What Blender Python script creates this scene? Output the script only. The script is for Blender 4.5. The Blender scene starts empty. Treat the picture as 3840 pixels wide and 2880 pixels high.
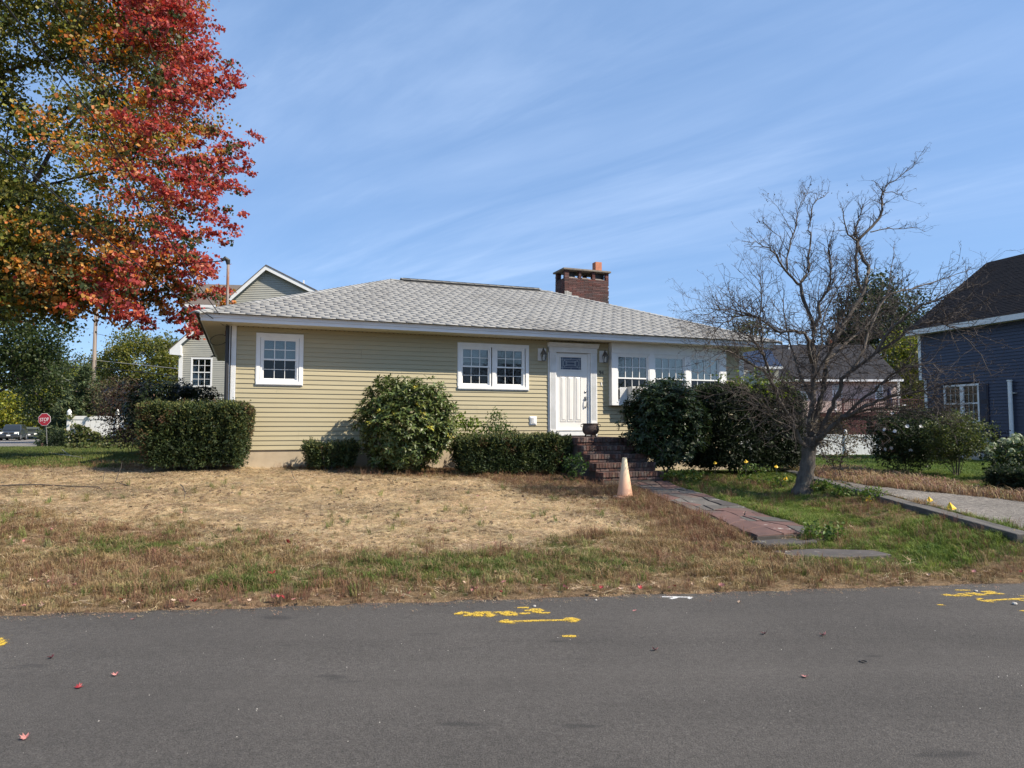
import bpy, math, random
import numpy as np
from mathutils import Vector, Matrix

random.seed(11)
RNG = np.random.default_rng(11)
SC = bpy.context.scene
COL = SC.collection

# ------------------------------------------------------------------ camera, sky, sun, exposure
EYE = 1.55
FPX = 2663.0                       # focal length in pixels of the 3840 px wide photograph
PITCH = math.radians(3.44)
TH = math.radians(20.6)            # how far the ranch house is turned
SUN_EL = math.radians(44.0)
UW = np.array([math.cos(TH), math.sin(TH), 0.0])
NW = np.array([math.sin(TH), -math.cos(TH), 0.0])
_az = math.radians(48.0)
SH = math.cos(_az) * NW + math.sin(_az) * UW          # horizontal direction towards the sun
SUN_DIR = Vector((SH[0] * math.cos(SUN_EL), SH[1] * math.cos(SUN_EL), math.sin(SUN_EL)))

cam_data = bpy.data.cameras.new('camera')
cam = bpy.data.objects.new('camera', cam_data)
COL.objects.link(cam)
cam.location = (0, 0, EYE)
cam.rotation_euler = (math.pi / 2 + PITCH, 0, 0)
cam_data.sensor_width = 36.0
cam_data.lens = 36.0 * FPX / 3840.0
cam_data.clip_end = 3000
SC.camera = cam

world = bpy.data.worlds.new('World')
SC.world = world
world.use_nodes = True
wt = world.node_tree
wt.nodes.clear()
def wn(t, **kw):
    n = wt.nodes.new(t)
    for k, v in kw.items():
        setattr(n, k, v)
    return n
w_out = wn('ShaderNodeOutputWorld')
w_bg = wn('ShaderNodeBackground')
w_bg.inputs['Strength'].default_value = 0.09
w_sky = wn('ShaderNodeTexSky', sky_type='NISHITA', sun_disc=False)
w_sky.sun_elevation = SUN_EL
w_sky.sun_rotation = math.atan2(SUN_DIR.x, SUN_DIR.y)
w_sky.altitude = 50
w_sky.air_density = 0.9
w_sky.dust_density = 0.5
w_sky.ozone_density = 6.0
# thin streaks of cirrus: noise on the sky direction projected on a high flat layer
w_tc = wn('ShaderNodeTexCoord')
w_sep = wn('ShaderNodeSeparateXYZ')
wt.links.new(w_tc.outputs['Generated'], w_sep.inputs[0])
w_zc = wn('ShaderNodeMath', operation='MAXIMUM'); w_zc.inputs[1].default_value = 0.0
wt.links.new(w_sep.outputs['Z'], w_zc.inputs[0])
w_za = wn('ShaderNodeMath', operation='ADD'); w_za.inputs[1].default_value = 0.10
wt.links.new(w_zc.outputs[0], w_za.inputs[0])
w_dx = wn('ShaderNodeMath', operation='DIVIDE'); w_dy = wn('ShaderNodeMath', operation='DIVIDE')
wt.links.new(w_sep.outputs['X'], w_dx.inputs[0]); wt.links.new(w_za.outputs[0], w_dx.inputs[1])
wt.links.new(w_sep.outputs['Y'], w_dy.inputs[0]); wt.links.new(w_za.outputs[0], w_dy.inputs[1])
w_cmb = wn('ShaderNodeCombineXYZ')
wt.links.new(w_dx.outputs[0], w_cmb.inputs['X']); wt.links.new(w_dy.outputs[0], w_cmb.inputs['Y'])
def cloud_layer(rot, scale, sx, sy, detail, lo, hi, off=0.0):
    m0 = wn('ShaderNodeMapping')
    m0.inputs['Rotation'].default_value = (0, 0, math.radians(rot))
    wt.links.new(w_cmb.outputs[0], m0.inputs['Vector'])
    m = wn('ShaderNodeMapping')
    m.inputs['Scale'].default_value = (sx, sy, 1)
    m.inputs['Location'].default_value = (off, off * .7, 0)
    wt.links.new(m0.outputs[0], m.inputs['Vector'])
    nz = wn('ShaderNodeTexNoise')
    nz.inputs['Scale'].default_value = scale
    nz.inputs['Detail'].default_value = detail
    nz.inputs['Roughness'].default_value = 0.60
    nz.inputs['Distortion'].default_value = 0.7
    wt.links.new(m.outputs[0], nz.inputs['Vector'])
    r = wn('ShaderNodeMapRange', interpolation_type='SMOOTHSTEP')
    r.inputs['From Min'].default_value = lo
    r.inputs['From Max'].default_value = hi
    wt.links.new(nz.outputs['Fac'], r.inputs['Value'])
    return r.outputs[0]
c1 = cloud_layer(40, 1.5, 0.42, 1.7, 9, 0.30, 0.85)
c2 = cloud_layer(22, 0.6, 0.7, 1.2, 4, 0.36, 0.74, 3.1)
c3 = cloud_layer(46, 5.0, 0.35, 2.0, 8, 0.34, 0.9, 7.7)
def wmath(op, a, b):
    n = wn('ShaderNodeMath', operation=op)
    for i, v in enumerate((a, b)):
        if isinstance(v, (int, float)):
            n.inputs[i].default_value = v
        else:
            wt.links.new(v, n.inputs[i])
    return n.outputs[0]
cm = wmath('MULTIPLY', c1, wmath('ADD', wmath('MULTIPLY', c2, 0.8), 0.2))
cm = wmath('ADD', cm, wmath('MULTIPLY', c3, wmath('MULTIPLY', c2, 0.35)))
cm = wmath('MINIMUM', wmath('ADD', wmath('MULTIPLY', cm, 0.34), 0.05), 0.7)
w_mix = wn('ShaderNodeMix', data_type='RGBA')
wt.links.new(cm, w_mix.inputs[0])
w_veil = wn('ShaderNodeMix', data_type='RGBA')      # even thin veil of high ice cloud
w_veil.inputs[0].default_value = 0.32
wt.links.new(w_sky.outputs[0], w_veil.inputs[6])
w_veil.inputs[7].default_value = (3.1, 5.6, 10.0, 1)
wt.links.new(w_veil.outputs[2], w_mix.inputs[6])
w_mix.inputs[7].default_value = (6.0, 7.4, 9.8, 1)
wt.links.new(w_mix.outputs[2], w_bg.inputs['Color'])
wt.links.new(w_bg.outputs[0], w_out.inputs['Surface'])

sun_data = bpy.data.lights.new('sun', 'SUN')
sun_data.energy = 5.0
sun_data.angle = math.radians(0.5)
sun_data.color = (1.0, 0.90, 0.76)
sun = bpy.data.objects.new('sun', sun_data)
COL.objects.link(sun)
sun.location = (30, -20, 40)
sun.rotation_euler = SUN_DIR.to_track_quat('Z', 'Y').to_euler()

SC.render.engine = 'CYCLES'
SC.view_settings.view_transform = 'Standard'
SC.view_settings.look = 'None'
SC.view_settings.exposure = 0.6
SC.view_settings.gamma = 1.0
SC.view_settings.use_curve_mapping = False
SC.cycles.use_denoising = True
SC.cycles.max_bounces = 6
SC.cycles.diffuse_bounces = 3
SC.cycles.glossy_bounces = 3
SC.cycles.transmission_bounces = 4
SC.cycles.transparent_max_bounces = 10
SC.cycles.caustics_reflective = False
SC.cycles.caustics_refractive = False

# ------------------------------------------------------------------ pixel -> place helpers
CP, SP = math.cos(PITCH), math.sin(PITCH)
def ray(px, py):
    a = (px - 1920) / FPX
    b = (1440 - py) / FPX
    return np.array([a, CP - b * SP, SP + b * CP])
def at(px, py, Y):
    r = ray(px, py)
    t = Y / r[1]
    return np.array([r[0] * t, Y, EYE + r[2] * t])
def atz(px, py, z):
    r = ray(px, py)
    t = (z - EYE) / r[2]
    return np.array([r[0] * t, r[1] * t, z])

# ------------------------------------------------------------------ objects
def new_obj(name, data, parent=None):
    o = bpy.data.objects.new(name, data)
    COL.objects.link(o)
    if parent is not None:
        o.parent = parent
    return o
def tag(o, label=None, cat=None, group=None, kind=None):
    if label: o['label'] = label
    if cat: o['category'] = cat
    if group: o['group'] = group
    if kind: o['kind'] = kind
    return o
def thing(name, label, cat, loc=(0, 0, 0), rz=0.0, group=None):
    o = new_obj(name, None)
    o.empty_display_size = 0.2
    o.location = loc
    o.rotation_euler = (0, 0, rz)
    return tag(o, label, cat, group)
def copy_tree(o, parent=None):
    c = o.copy()
    COL.objects.link(c)
    if parent is not None:
        c.parent = parent
    for ch in list(o.children):
        copy_tree(ch, c)
    return c
def np_mesh(name, verts, faces, mat=None, smooth=False, col=None):
    """verts (N,3); faces (F,k) int array of equal sides; col (N,3) point colours"""
    verts = np.asarray(verts, dtype=np.float32)
    faces = np.asarray(faces, dtype=np.int32)
    me = bpy.data.meshes.new(name)
    k = faces.shape[1]
    me.vertices.add(len(verts))
    me.vertices.foreach_set('co', verts.ravel())
    me.loops.add(faces.size)
    me.loops.foreach_set('vertex_index', faces.ravel())
    me.polygons.add(len(faces))
    me.polygons.foreach_set('loop_start', np.arange(0, faces.size, k, dtype=np.int32))
    if smooth:
        me.polygons.foreach_set('use_smooth', np.ones(len(faces), dtype=bool))
    if col is not None:
        a = me.attributes.new('col', 'FLOAT_COLOR', 'POINT')
        c = np.ones((len(verts), 4), dtype=np.float32)
        c[:, :3] = col
        a.data.foreach_set('color', c.ravel())
    if mat is not None:
        me.materials.append(mat)
    me.update(calc_edges=True)
    return me

class MB:
    """collects boxes, prisms, tubes and lathes; builds ONE mesh object"""
    def __init__(s):
        s.v = []; s.f = []
    def add(s, vs, fs):
        n = len(s.v)
        s.v += [tuple(float(c) for c in v) for v in vs]
        s.f += [tuple(n + i for i in f) for f in fs]
        return s
    def box(s, x0, x1, y0, y1, z0, z1):
        vs = [(x0, y0, z0), (x1, y0, z0), (x1, y1, z0), (x0, y1, z0), (x0, y0, z1), (x1, y0, z1), (x1, y1, z1), (x0, y1, z1)]
        return s.add(vs, [(0, 3, 2, 1), (4, 5, 6, 7), (0, 1, 5, 4), (1, 2, 6, 5), (2, 3, 7, 6), (3, 0, 4, 7)])
    def hexa(s, vs):
        """8 corners: bottom ring then top ring"""
        return s.add(vs, [(0, 3, 2, 1), (4, 5, 6, 7), (0, 1, 5, 4), (1, 2, 6, 5), (2, 3, 7, 6), (3, 0, 4, 7)])
    def prism(s, poly, axis, a0, a1):
        """poly: list of 2D points; extruded along axis ('x','y','z') from a0 to a1"""
        def p3(p, a):
            if axis == 'x': return (a, p[0], p[1])
            if axis == 'y': return (p[0], a, p[1])
            return (p[0], p[1], a)
        n = len(poly)
        vs = [p3(p, a0) for p in poly] + [p3(p, a1) for p in poly]
        fs = [tuple(range(n - 1, -1, -1)), tuple(range(n, 2 * n))]
        fs += [(i, (i + 1) % n, n + (i + 1) % n, n + i) for i in range(n)]
        return s.add(vs, fs)
    def tube(s, pts, radii, n=6, cap=True):
        pts = [Vector(p) for p in pts]
        if not hasattr(radii, '__len__'):
            radii = [radii] * len(pts)
        rings = []
        up = Vector((0.31, 0.17, 0.93))
        for i, p in enumerate(pts):
            d = (pts[min(i + 1, len(pts) - 1)] - pts[max(i - 1, 0)])
            if d.length < 1e-9: d = Vector((0, 0, 1))
            d.normalize()
            a = d.cross(up)
            if a.length < 1e-3: a = d.cross(Vector((1, 0, 0)))
            a.normalize(); b = d.cross(a)
            rings.append([p + (a * math.cos(2 * math.pi * k / n) + b * math.sin(2 * math.pi * k / n)) * radii[i] for k in range(n)])
        vs = [v for r in rings for v in r]
        fs = []
        for i in range(len(rings) - 1):
            for k in range(n):
                fs.append((i * n + k, i * n + (k + 1) % n, (i + 1) * n + (k + 1) % n, (i + 1) * n + k))
        if cap:
            fs.append(tuple(range(n))[::-1]); m = (len(rings) - 1) * n
            fs.append(tuple(range(m, m + n)))
        return s.add(vs, fs)
    def lathe(s, prof, n=20, c=(0, 0, 0), cap=True):
        vs = []; fs = []
        for (r, z) in prof:
            for k in range(n):
                t = 2 * math.pi * k / n
                vs.append((c[0] + r * math.cos(t), c[1] + r * math.sin(t), c[2] + z))
        for i in range(len(prof) - 1):
            for k in range(n):
                fs.append((i * n + k, i * n + (k + 1) % n, (i + 1) * n + (k + 1) % n, (i + 1) * n + k))
        if cap:
            fs.append(tuple(range(n))[::-1]); m = (len(prof) - 1) * n
            fs.append(tuple(range(m, m + n)))
        return s.add(vs, fs)
    def mesh(s, name, mat, smooth=False):
        me = bpy.data.meshes.new(name)
        me.from_pydata(s.v, [], s.f)
        if mat is not None: me.materials.append(mat)
        if smooth:
            me.polygons.foreach_set('use_smooth', np.ones(len(me.polygons), dtype=bool))
        me.update()
        return me
    def build(s, name, mat, parent=None, smooth=False, bevel=0.0, loc=None):
        o = new_obj(name, s.mesh(name, mat, smooth), parent)
        if loc is not None: o.location = loc
        if bevel:
            m = o.modifiers.new('bevel', 'BEVEL'); m.width = bevel; m.segments = 2; m.limit_method = 'ANGLE'
        return o
def box_obj(name, mat, parent, x0, x1, y0, y1, z0, z1, bevel=0.0):
    return MB().box(x0, x1, y0, y1, z0, z1).build(name, mat, parent, bevel=bevel)

# ------------------------------------------------------------------ materials
def nt_mat(name):
    m = bpy.data.materials.new(name)
    m.use_nodes = True
    t = m.node_tree
    b = t.nodes['Principled BSDF']
    return m, t, b
def _n(t, typ, **kw):
    n = t.nodes.new(typ)
    for k, v in kw.items(): setattr(n, k, v)
    return n
def _noise(t, vec, scale, detail=5, rough=.6):
    n = _n(t, 'ShaderNodeTexNoise')
    n.inputs['Scale'].default_value = scale
    n.inputs['Detail'].default_value = detail
    n.inputs['Roughness'].default_value = rough
    if vec is not None: t.links.new(vec, n.inputs['Vector'])
    return n.outputs['Fac']
def _mix(t, fac, a, b, blend='MIX'):
    n = _n(t, 'ShaderNodeMix', data_type='RGBA', blend_type=blend)
    for i, v in ((0, fac), (6, a), (7, b)):
        if isinstance(v, (int, float)): n.inputs[i].default_value = v
        elif isinstance(v, tuple): n.inputs[i].default_value = (*v[:3], 1)
        else: t.links.new(v, n.inputs[i])
    return n.outputs[2]
def _range(t, val, lo, hi, a=0., b=1.):
    n = _n(t, 'ShaderNodeMapRange')
    n.inputs['From Min'].default_value = lo; n.inputs['From Max'].default_value = hi
    n.inputs['To Min'].default_value = a; n.inputs['To Max'].default_value = b
    t.links.new(val, n.inputs['Value'])
    return n.outputs[0]
def _vec(t, world=False, scale=(1, 1, 1), rot=(0, 0, 0)):
    if world:
        g = _n(t, 'ShaderNodeNewGeometry').outputs['Position']
    else:
        g = _n(t, 'ShaderNodeTexCoord').outputs['Object']
    m = _n(t, 'ShaderNodeMapping')
    m.inputs['Scale'].default_value = scale
    m.inputs['Rotation'].default_value = rot
    t.links.new(g, m.inputs['Vector'])
    return m.outputs[0]
def pm(name, c, c2=None, rough=.6, scale=4., lo=.35, hi=.65, stretch=(1, 1, 1), bump=0., bscale=60., rnd=0., spec=.5,
       metal=0., attr=False, world=False, coat=0., dirt=None, dscale=1.2, dlo=.55, dhi=.75, detail=6, hrnd=0.):
    m, t, b = nt_mat(name)
    v = _vec(t, world, stretch)
    if attr:
        a = _n(t, 'ShaderNodeAttribute', attribute_name='col'); base = a.outputs['Color']
        if c2 is not None:
            f = _range(t, _noise(t, v, scale, detail), lo, hi)
            base = _mix(t, f, base, c2, 'MULTIPLY')
    elif c2 is None:
        base = _mix(t, 0.0, c, c)
    else:
        f = _range(t, _noise(t, v, scale, detail), lo, hi)
        base = _mix(t, f, c, c2)
    if dirt is not None:
        v2 = _vec(t, world, (1, 1, 1))
        f = _range(t, _noise(t, v2, dscale, 8, .65), dlo, dhi)
        base = _mix(t, f, base, dirt)
    if rnd or hrnd:
        oi = _n(t, 'ShaderNodeObjectInfo')
        h = _n(t, 'ShaderNodeHueSaturation')
        t.links.new(_range(t, oi.outputs['Random'], 0, 1, 1 - rnd, 1 + rnd), h.inputs['Value'])
        if hrnd:
            r2 = _n(t, 'ShaderNodeMath', operation='FRACT')
            mu = _n(t, 'ShaderNodeMath', operation='MULTIPLY'); mu.inputs[1].default_value = 17.3
            t.links.new(oi.outputs['Random'], mu.inputs[0]); t.links.new(mu.outputs[0], r2.inputs[0])
            t.links.new(_range(t, r2.outputs[0], 0, 1, 1 - hrnd, 1 + hrnd), h.inputs['Saturation'])
        t.links.new(base, h.inputs['Color']); base = h.outputs['Color']
    t.links.new(base, b.inputs['Base Color'])
    b.inputs['Roughness'].default_value = rough
    b.inputs['Metallic'].default_value = metal
    b.inputs['Specular IOR Level'].default_value = spec
    b.inputs['Coat Weight'].default_value = coat
    if bump:
        bn = _n(t, 'ShaderNodeBump')
        bn.inputs['Strength'].default_value = bump
        bn.inputs['Distance'].default_value = 0.01
        t.links.new(_noise(t, v, bscale, 6, .65), bn.inputs['Height'])
        t.links.new(bn.outputs[0], b.inputs['Normal'])
    return m
def leaf_mat(name, rough=.5, trans=.3, spec=.35, tint=(1, 1, 1)):
    m, t, b = nt_mat(name)
    a = _n(t, 'ShaderNodeAttribute', attribute_name='col')
    t.links.new(a.outputs['Color'], b.inputs['Base Color'])
    b.inputs['Roughness'].default_value = rough
    b.inputs['Specular IOR Level'].default_value = spec
    tr = _n(t, 'ShaderNodeBsdfTranslucent')
    hs = _n(t, 'ShaderNodeHueSaturation'); hs.inputs['Value'].default_value = 1.35; hs.inputs['Saturation'].default_value = 1.1
    t.links.new(a.outputs['Color'], hs.inputs['Color'])
    t.links.new(hs.outputs['Color'], tr.inputs['Color'])
    mx = _n(t, 'ShaderNodeMixShader'); mx.inputs[0].default_value = trans
    t.links.new(b.outputs[0], mx.inputs[1]); t.links.new(tr.outputs[0], mx.inputs[2])
    t.links.new(mx.outputs[0], t.nodes['Material Output'].inputs['Surface'])
    return m
def glass_mat(name, tint=(.8, .85, .85), refl=1.0):
    m, t, b = nt_mat(name)
    t.nodes.remove(b)
    tr = _n(t, 'ShaderNodeBsdfTransparent'); tr.inputs['Color'].default_value = (*tint, 1)
    gl = _n(t, 'ShaderNodeBsdfGlossy'); gl.inputs['Roughness'].default_value = 0.02
    fr = _n(t, 'ShaderNodeFresnel'); fr.inputs['IOR'].default_value = 1.55
    mu = _n(t, 'ShaderNodeMath', operation='MULTIPLY'); mu.inputs[1].default_value = 1.6 * refl; mu.use_clamp = True
    t.links.new(fr.outputs[0], mu.inputs[0])
    bn = _n(t, 'ShaderNodeBump'); bn.inputs['Strength'].default_value = .05; bn.inputs['Distance'].default_value = .02
    t.links.new(_noise(t, _vec(t), 3.5, 2), bn.inputs['Height'])
    t.links.new(bn.outputs[0], gl.inputs['Normal'])
    mx = _n(t, 'ShaderNodeMixShader')
    t.links.new(mu.outputs[0], mx.inputs[0]); t.links.new(tr.outputs[0], mx.inputs[1]); t.links.new(gl.outputs[0], mx.inputs[2])
    t.links.new(mx.outputs[0], t.nodes['Material Output'].inputs['Surface'])
    return m

M = {}
M['white'] = pm('white_paint', (.80, .80, .78), (.74, .74, .72), rough=.45, scale=6, rnd=.03)
M['white_old'] = pm('weathered_white', (.78, .78, .76), (.66, .66, .63), rough=.55, scale=3, dirt=(.45, .44, .40), dscale=2.0, dlo=.6, dhi=.85)
M['vinyl'] = pm('white_vinyl', (.82, .82, .80), (.78, .78, .76), rough=.35, scale=5)
M['siding'] = pm('tan_siding', (.398, .345, .212), (.372, .320, .192), rough=.5, scale=1.3, stretch=(.6, 4, 10), rnd=.04, bump=.15, bscale=30)
M['siding_dark'] = pm('siding_channel', (.470, .400, .260), (.44, .37, .24), rough=.5)
M['found'] = pm('concrete_foundation', (.46, .375, .26), (.39, .315, .215), rough=.85, scale=3, bump=.3, bscale=80, dirt=(.27, .23, .18), dscale=1.5)
M['soffit'] = pm('soffit_vinyl', (.66, .63, .53), (.6, .57, .48), rough=.5)
M['fascia'] = pm('fascia_metal', (.72, .73, .74), (.66, .67, .68), rough=.35, scale=2, dirt=(.5, .5, .5), dlo=.62, dhi=.9)
M['shingle'] = pm('grey_shingle', (.31, .31, .297), (.25, .25, .238), rough=.9, scale=60, rnd=.22, bump=.5, bscale=250, dirt=(.165, .16, .15), dscale=.55, dlo=.50, dhi=.74, world=True)
M['shingle_attr'] = pm('grey_shingle_tab', (1, 1, 1), (.80, .80, .80), rough=.9, scale=60, bump=.5, bscale=250, attr=True, dirt=(.175, .17, .16), dscale=.55, dlo=.50, dhi=.74, world=True)
M['shingle_dark'] = pm('dark_felt', (.05, .048, .045), rough=.9)
M['ridge'] = pm('ridge_vent', (.06, .058, .055), (.04, .04, .04), rough=.9)
M['brick'] = pm('dark_red_brick', (.105, .038, .030), (.070, .030, .026), rough=.85, scale=12, rnd=.35, bump=.4, bscale=120, dirt=(.045, .032, .030), dscale=1.3, dlo=.45, dhi=.7, hrnd=.25, world=True)
M['mortar'] = pm('mortar', (.36, .30, .25), (.22, .19, .16), rough=.95, scale=14, bump=.5, bscale=100)
M['step_brick'] = pm('step_brick', (.125, .066, .052), (.080, .047, .040), rough=.9, scale=14, rnd=.38, bump=.5, bscale=120, dirt=(.15, .135, .11), dscale=9, dlo=.50, dhi=.70, hrnd=.3, world=True)
M['step_mortar'] = pm('step_mortar', (.085, .07, .058), (.05, .045, .04), rough=.95, scale=20)
M['cap'] = pm('chimney_cap_stone', (.24, .20, .155), (.15, .13, .11), rough=.95, scale=7, bump=.6, bscale=40)
M['flue'] = pm('clay_flue', (.50, .195, .105), (.40, .15, .085), rough=.8, scale=6)
M['flash'] = pm('lead_flashing', (.45, .44, .40), (.25, .24, .22), rough=.55, scale=18, metal=.3)
M['door'] = pm('door_paint', (.78, .76, .71), (.74, .72, .67), rough=.4)
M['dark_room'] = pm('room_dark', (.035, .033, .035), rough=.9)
M['blind'] = pm('window_blind', (.62, .62, .58), (.55, .55, .52), rough=.7, scale=3)
M['curtain'] = pm('curtain_cloth', (.55, .55, .50), (.35, .36, .33), rough=.9, scale=14, stretch=(3, 1, .15))
M['glass'] = glass_mat('window_glass')
M['glass_screen'] = glass_mat('window_screen', (.30, .31, .36), .55)
M['leaded'] = pm('leaded_glass', (.055, .075, .12), (.035, .05, .09), rough=.12, scale=12, spec=.6)
M['lead'] = pm('lead_came', (.42, .44, .46), rough=.3, metal=.7)
M['black'] = pm('black_metal', (.02, .02, .02), rough=.5)
M['pewter'] = pm('lantern_metal', (.13, .125, .115), (.09, .085, .08), rough=.45, metal=.5, scale=9)
M['lampglass'] = glass_mat('lamp_glass', (.92, .93, .92), 1.0)
M['nickel'] = pm('nickel', (.42, .40, .36), rough=.3, metal=.9)
M['brownwood'] = pm('brown_wood', (.13, .07, .045), (.09, .05, .035), rough=.8, scale=5, stretch=(6, 6, 1))
M['mastrust'] = pm('rusted_mast', (.27, .26, .25), (.20, .085, .045), rough=.7, scale=2.2, stretch=(4, 4, 1), lo=.42, hi=.6, metal=.2)
M['cable'] = pm('black_cable', (.015, .015, .016), rough=.6)
M['cablelight'] = pm('grey_cable', (.30, .29, .27), rough=.6)
M['iron'] = pm('rusty_iron', (.060, .040, .034), (.11, .075, .06), rough=.8, scale=9, lo=.4, hi=.68, bump=.3, bscale=60)
M['rubber'] = pm('rubber_mat', (.02, .02, .022), rough=.9)
M['asphalt_dot'] = None
M['cone'] = None
M['wood_grey'] = pm('weathered_timber', (.135, .125, .11), (.070, .065, .058), rough=.95, scale=3.0, stretch=(9, .8, 9), rnd=.10, bump=.7, bscale=18, dirt=(.10, .095, .085), dscale=2.6)
M['bark'] = pm('grey_bark', (.135, .114, .094), (.062, .053, .045), rough=.95, scale=8, stretch=(2.2, 2.2, .6), bump=.9, bscale=16, dirt=(.15, .155, .125), dscale=9, dlo=.57, dhi=.70)
M['bark_dark'] = pm('dark_bark', (.075, .062, .052), (.042, .036, .03), rough=.95, scale=8, stretch=(2, 2, .6))
M['twig'] = pm('twig_bark', (.090, .070, .058), (.05, .04, .033), rough=.9, scale=6)
M['leaf'] = leaf_mat('tree_leaf', .5, .38)
M['leaf_gloss'] = leaf_mat('glossy_leaf', .42, .2, .38)
M['needle'] = leaf_mat('needle_leaf', .6, .14, .3)
M['petal'] = leaf_mat('petal', .6, .3)
M['yellowflag'] = pm('yellow_flag', (.80, .50, .02), (.72, .42, .015), rough=.5)
M['wire'] = pm('flag_wire', (.25, .24, .22), rough=.4, metal=.7)
M['red_sign'] = pm('sign_red', (.42, .02, .035), (.36, .018, .03), rough=.35)
M['sign_white'] = pm('sign_white', (.85, .85, .84), rough=.35)
M['post_steel'] = pm('sign_post', (.16, .16, .155), rough=.5, metal=.6)
M['pole'] = pm('utility_pole_wood', (.30, .245, .20), (.22, .18, .15), rough=.9, scale=3, stretch=(8, 8, .5))
M['stone_chip'] = pm('stone_chip', (.52, .49, .44), (.4, .37, .33), rough=.8, scale=20, rnd=.2)
print('setup ok')
# ------------------------------------------------------------------ terrain
def sstep(x, a, b):
    t = np.clip((np.asarray(x, float) - a) / (b - a), 0, 1)
    return t * t * (3 - 2 * t)
def edge_y(x):
    return 6.51 + 0.136 * np.asarray(x, float)
LD, LZ = [-1, 0, 1, 3, 5, 8, 9.5, 14, 25, 30, 34, 37, 60], [0, .02, .07, .20, .38, .61, .70, .72, .60, .53, .45, .08, .08]
RD, RZ = [-1, 0, 1, 2, 4, 6, 7.3, 8, 10, 15, 20, 32, 45, 60], [0, .02, .05, .10, .16, .21, .33, .41, .43, .34, .30, -.02, -.1, -.1]
DD, DZ = [-1, 0, .7, 3, 4.6, 7.3, 10, 14, 20, 32, 45, 60], [0, .03, .33, .405, .445, .50, .51, .45, .30, -.02, -.1, -.1]
def wall_x(y):
    y = np.asarray(y, float)
    return 5.70 + (y - 8.0) * (0.55 / 6.7)
def wall_top(y):
    return .36 + (np.asarray(y, float) - 8.0) * (.15 / 6.7)
def poly_sd(x, y, P):
    """signed distance, positive inside"""
    x = np.asarray(x, float); y = np.asarray(y, float)
    dm = np.full(x.shape, 1e9); ins = np.zeros(x.shape, bool)
    n = len(P)
    for i in range(n):
        ax, ay = P[i]; bx, by = P[(i + 1) % n]
        ex, ey = bx - ax, by - ay
        t = np.clip(((x - ax) * ex + (y - ay) * ey) / (ex * ex + ey * ey), 0, 1)
        dm = np.minimum(dm, np.hypot(x - ax - t * ex, y - ay - t * ey))
        c = ((ay > y) != (by > y)) & (x < (bx - ax) * (y - ay) / (by - ay + 1e-12) + ax)
        ins ^= c
    return np.where(ins, dm, -dm)
PATH = np.array([(2.35, 15.0), (3.15, 15.0), (3.50, 12.8), (3.95, 9.20), (3.02, 8.72), (2.72, 11.3)])
def bumps(x, y):
    return (np.sin(x * 1.9 + 1.3 * np.sin(y * 1.1)) * np.sin(y * 2.3 + .7) * .018
            + np.sin(x * 4.7 + y * 1.7) * np.sin(y * 5.3 - x * 2.1) * .008)
def H(x, y):
    x = np.asarray(x, float); y = np.asarray(y, float)
    d = y - edge_y(x)
    l = np.interp(d, LD, LZ); r = np.interp(d, RD, RZ); g = np.interp(d, DD, DZ)
    w = np.clip((x + 6) / 8.0, 0, 1)
    z = l * (1 - w) + r * w
    xw = wall_x(y); nb = sstep(x, xw - 1.1, xw - .1) * (x < xw + .11) * sstep(y, 6.9, 8.3) * sstep(17.6 - y, 0, .8)
    z = z * (1 - nb) + np.maximum(z, wall_top(y) - .09) * nb
    pw = sstep(poly_sd(x, y, PATH), -.75, -.03) * sstep(y, 8.45, 9.2)
    z = z * (1 - pw) + np.maximum(z, np.interp(y, [8.7, 10, 12, 14, 15], [.205, .245, .30, .375, .435]) - .035) * pw
    right = (x > wall_x(y) + .11) & (y < 17.2)
    wr = sstep(x, 6.5, 9.0)
    z = np.where(right, g, np.where(y >= 17.2, z * (1 - wr) + g * wr, z))
    z = z + bumps(x, y) * np.clip(d / 1.2, 0, 1) * np.clip((30 - y) / 10, 0, 1) * np.where(right, .35, 1)
    return np.where(d < -0.05, -0.06, z)
def Hs(x, y):
    return float(H(np.array([x]), np.array([y]))[0])
def ground_at(px, py):
    """point where the view ray meets the terrain"""
    r = ray(px, py)
    lo = None
    for t in np.linspace(3, 120, 2400):
        if EYE + r[2] * t <= Hs(r[0] * t, r[1] * t):
            return np.array([r[0] * t, r[1] * t, Hs(r[0] * t, r[1] * t)])
    return at(px, py, 60)

def vnoise(x, y, s, seed=0):
    """cheap smooth value noise for zones"""
    r = np.random.default_rng(100 + seed)
    g = r.random((64, 64))
    u = np.asarray(x) * s + 1000; v = np.asarray(y) * s + 1000
    i = np.floor(u).astype(int); j = np.floor(v).astype(int)
    fu = u - i; fv = v - j
    fu = fu * fu * (3 - 2 * fu); fv = fv * fv * (3 - 2 * fv)
    a = g[i % 64, j % 64]; b = g[(i + 1) % 64, j % 64]; c = g[i % 64, (j + 1) % 64]; e = g[(i + 1) % 64, (j + 1) % 64]
    return (a * (1 - fu) + b * fu) * (1 - fv) + (c * (1 - fu) + e * fu) * fv
def fbm(x, y, s, seed=0, o=4):
    t = 0; a = .5; n = 0
    for k in range(o):
        t = t + a * vnoise(x, y, s * 2 ** k, seed + k); n += a; a *= .55
    return t / n

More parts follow.
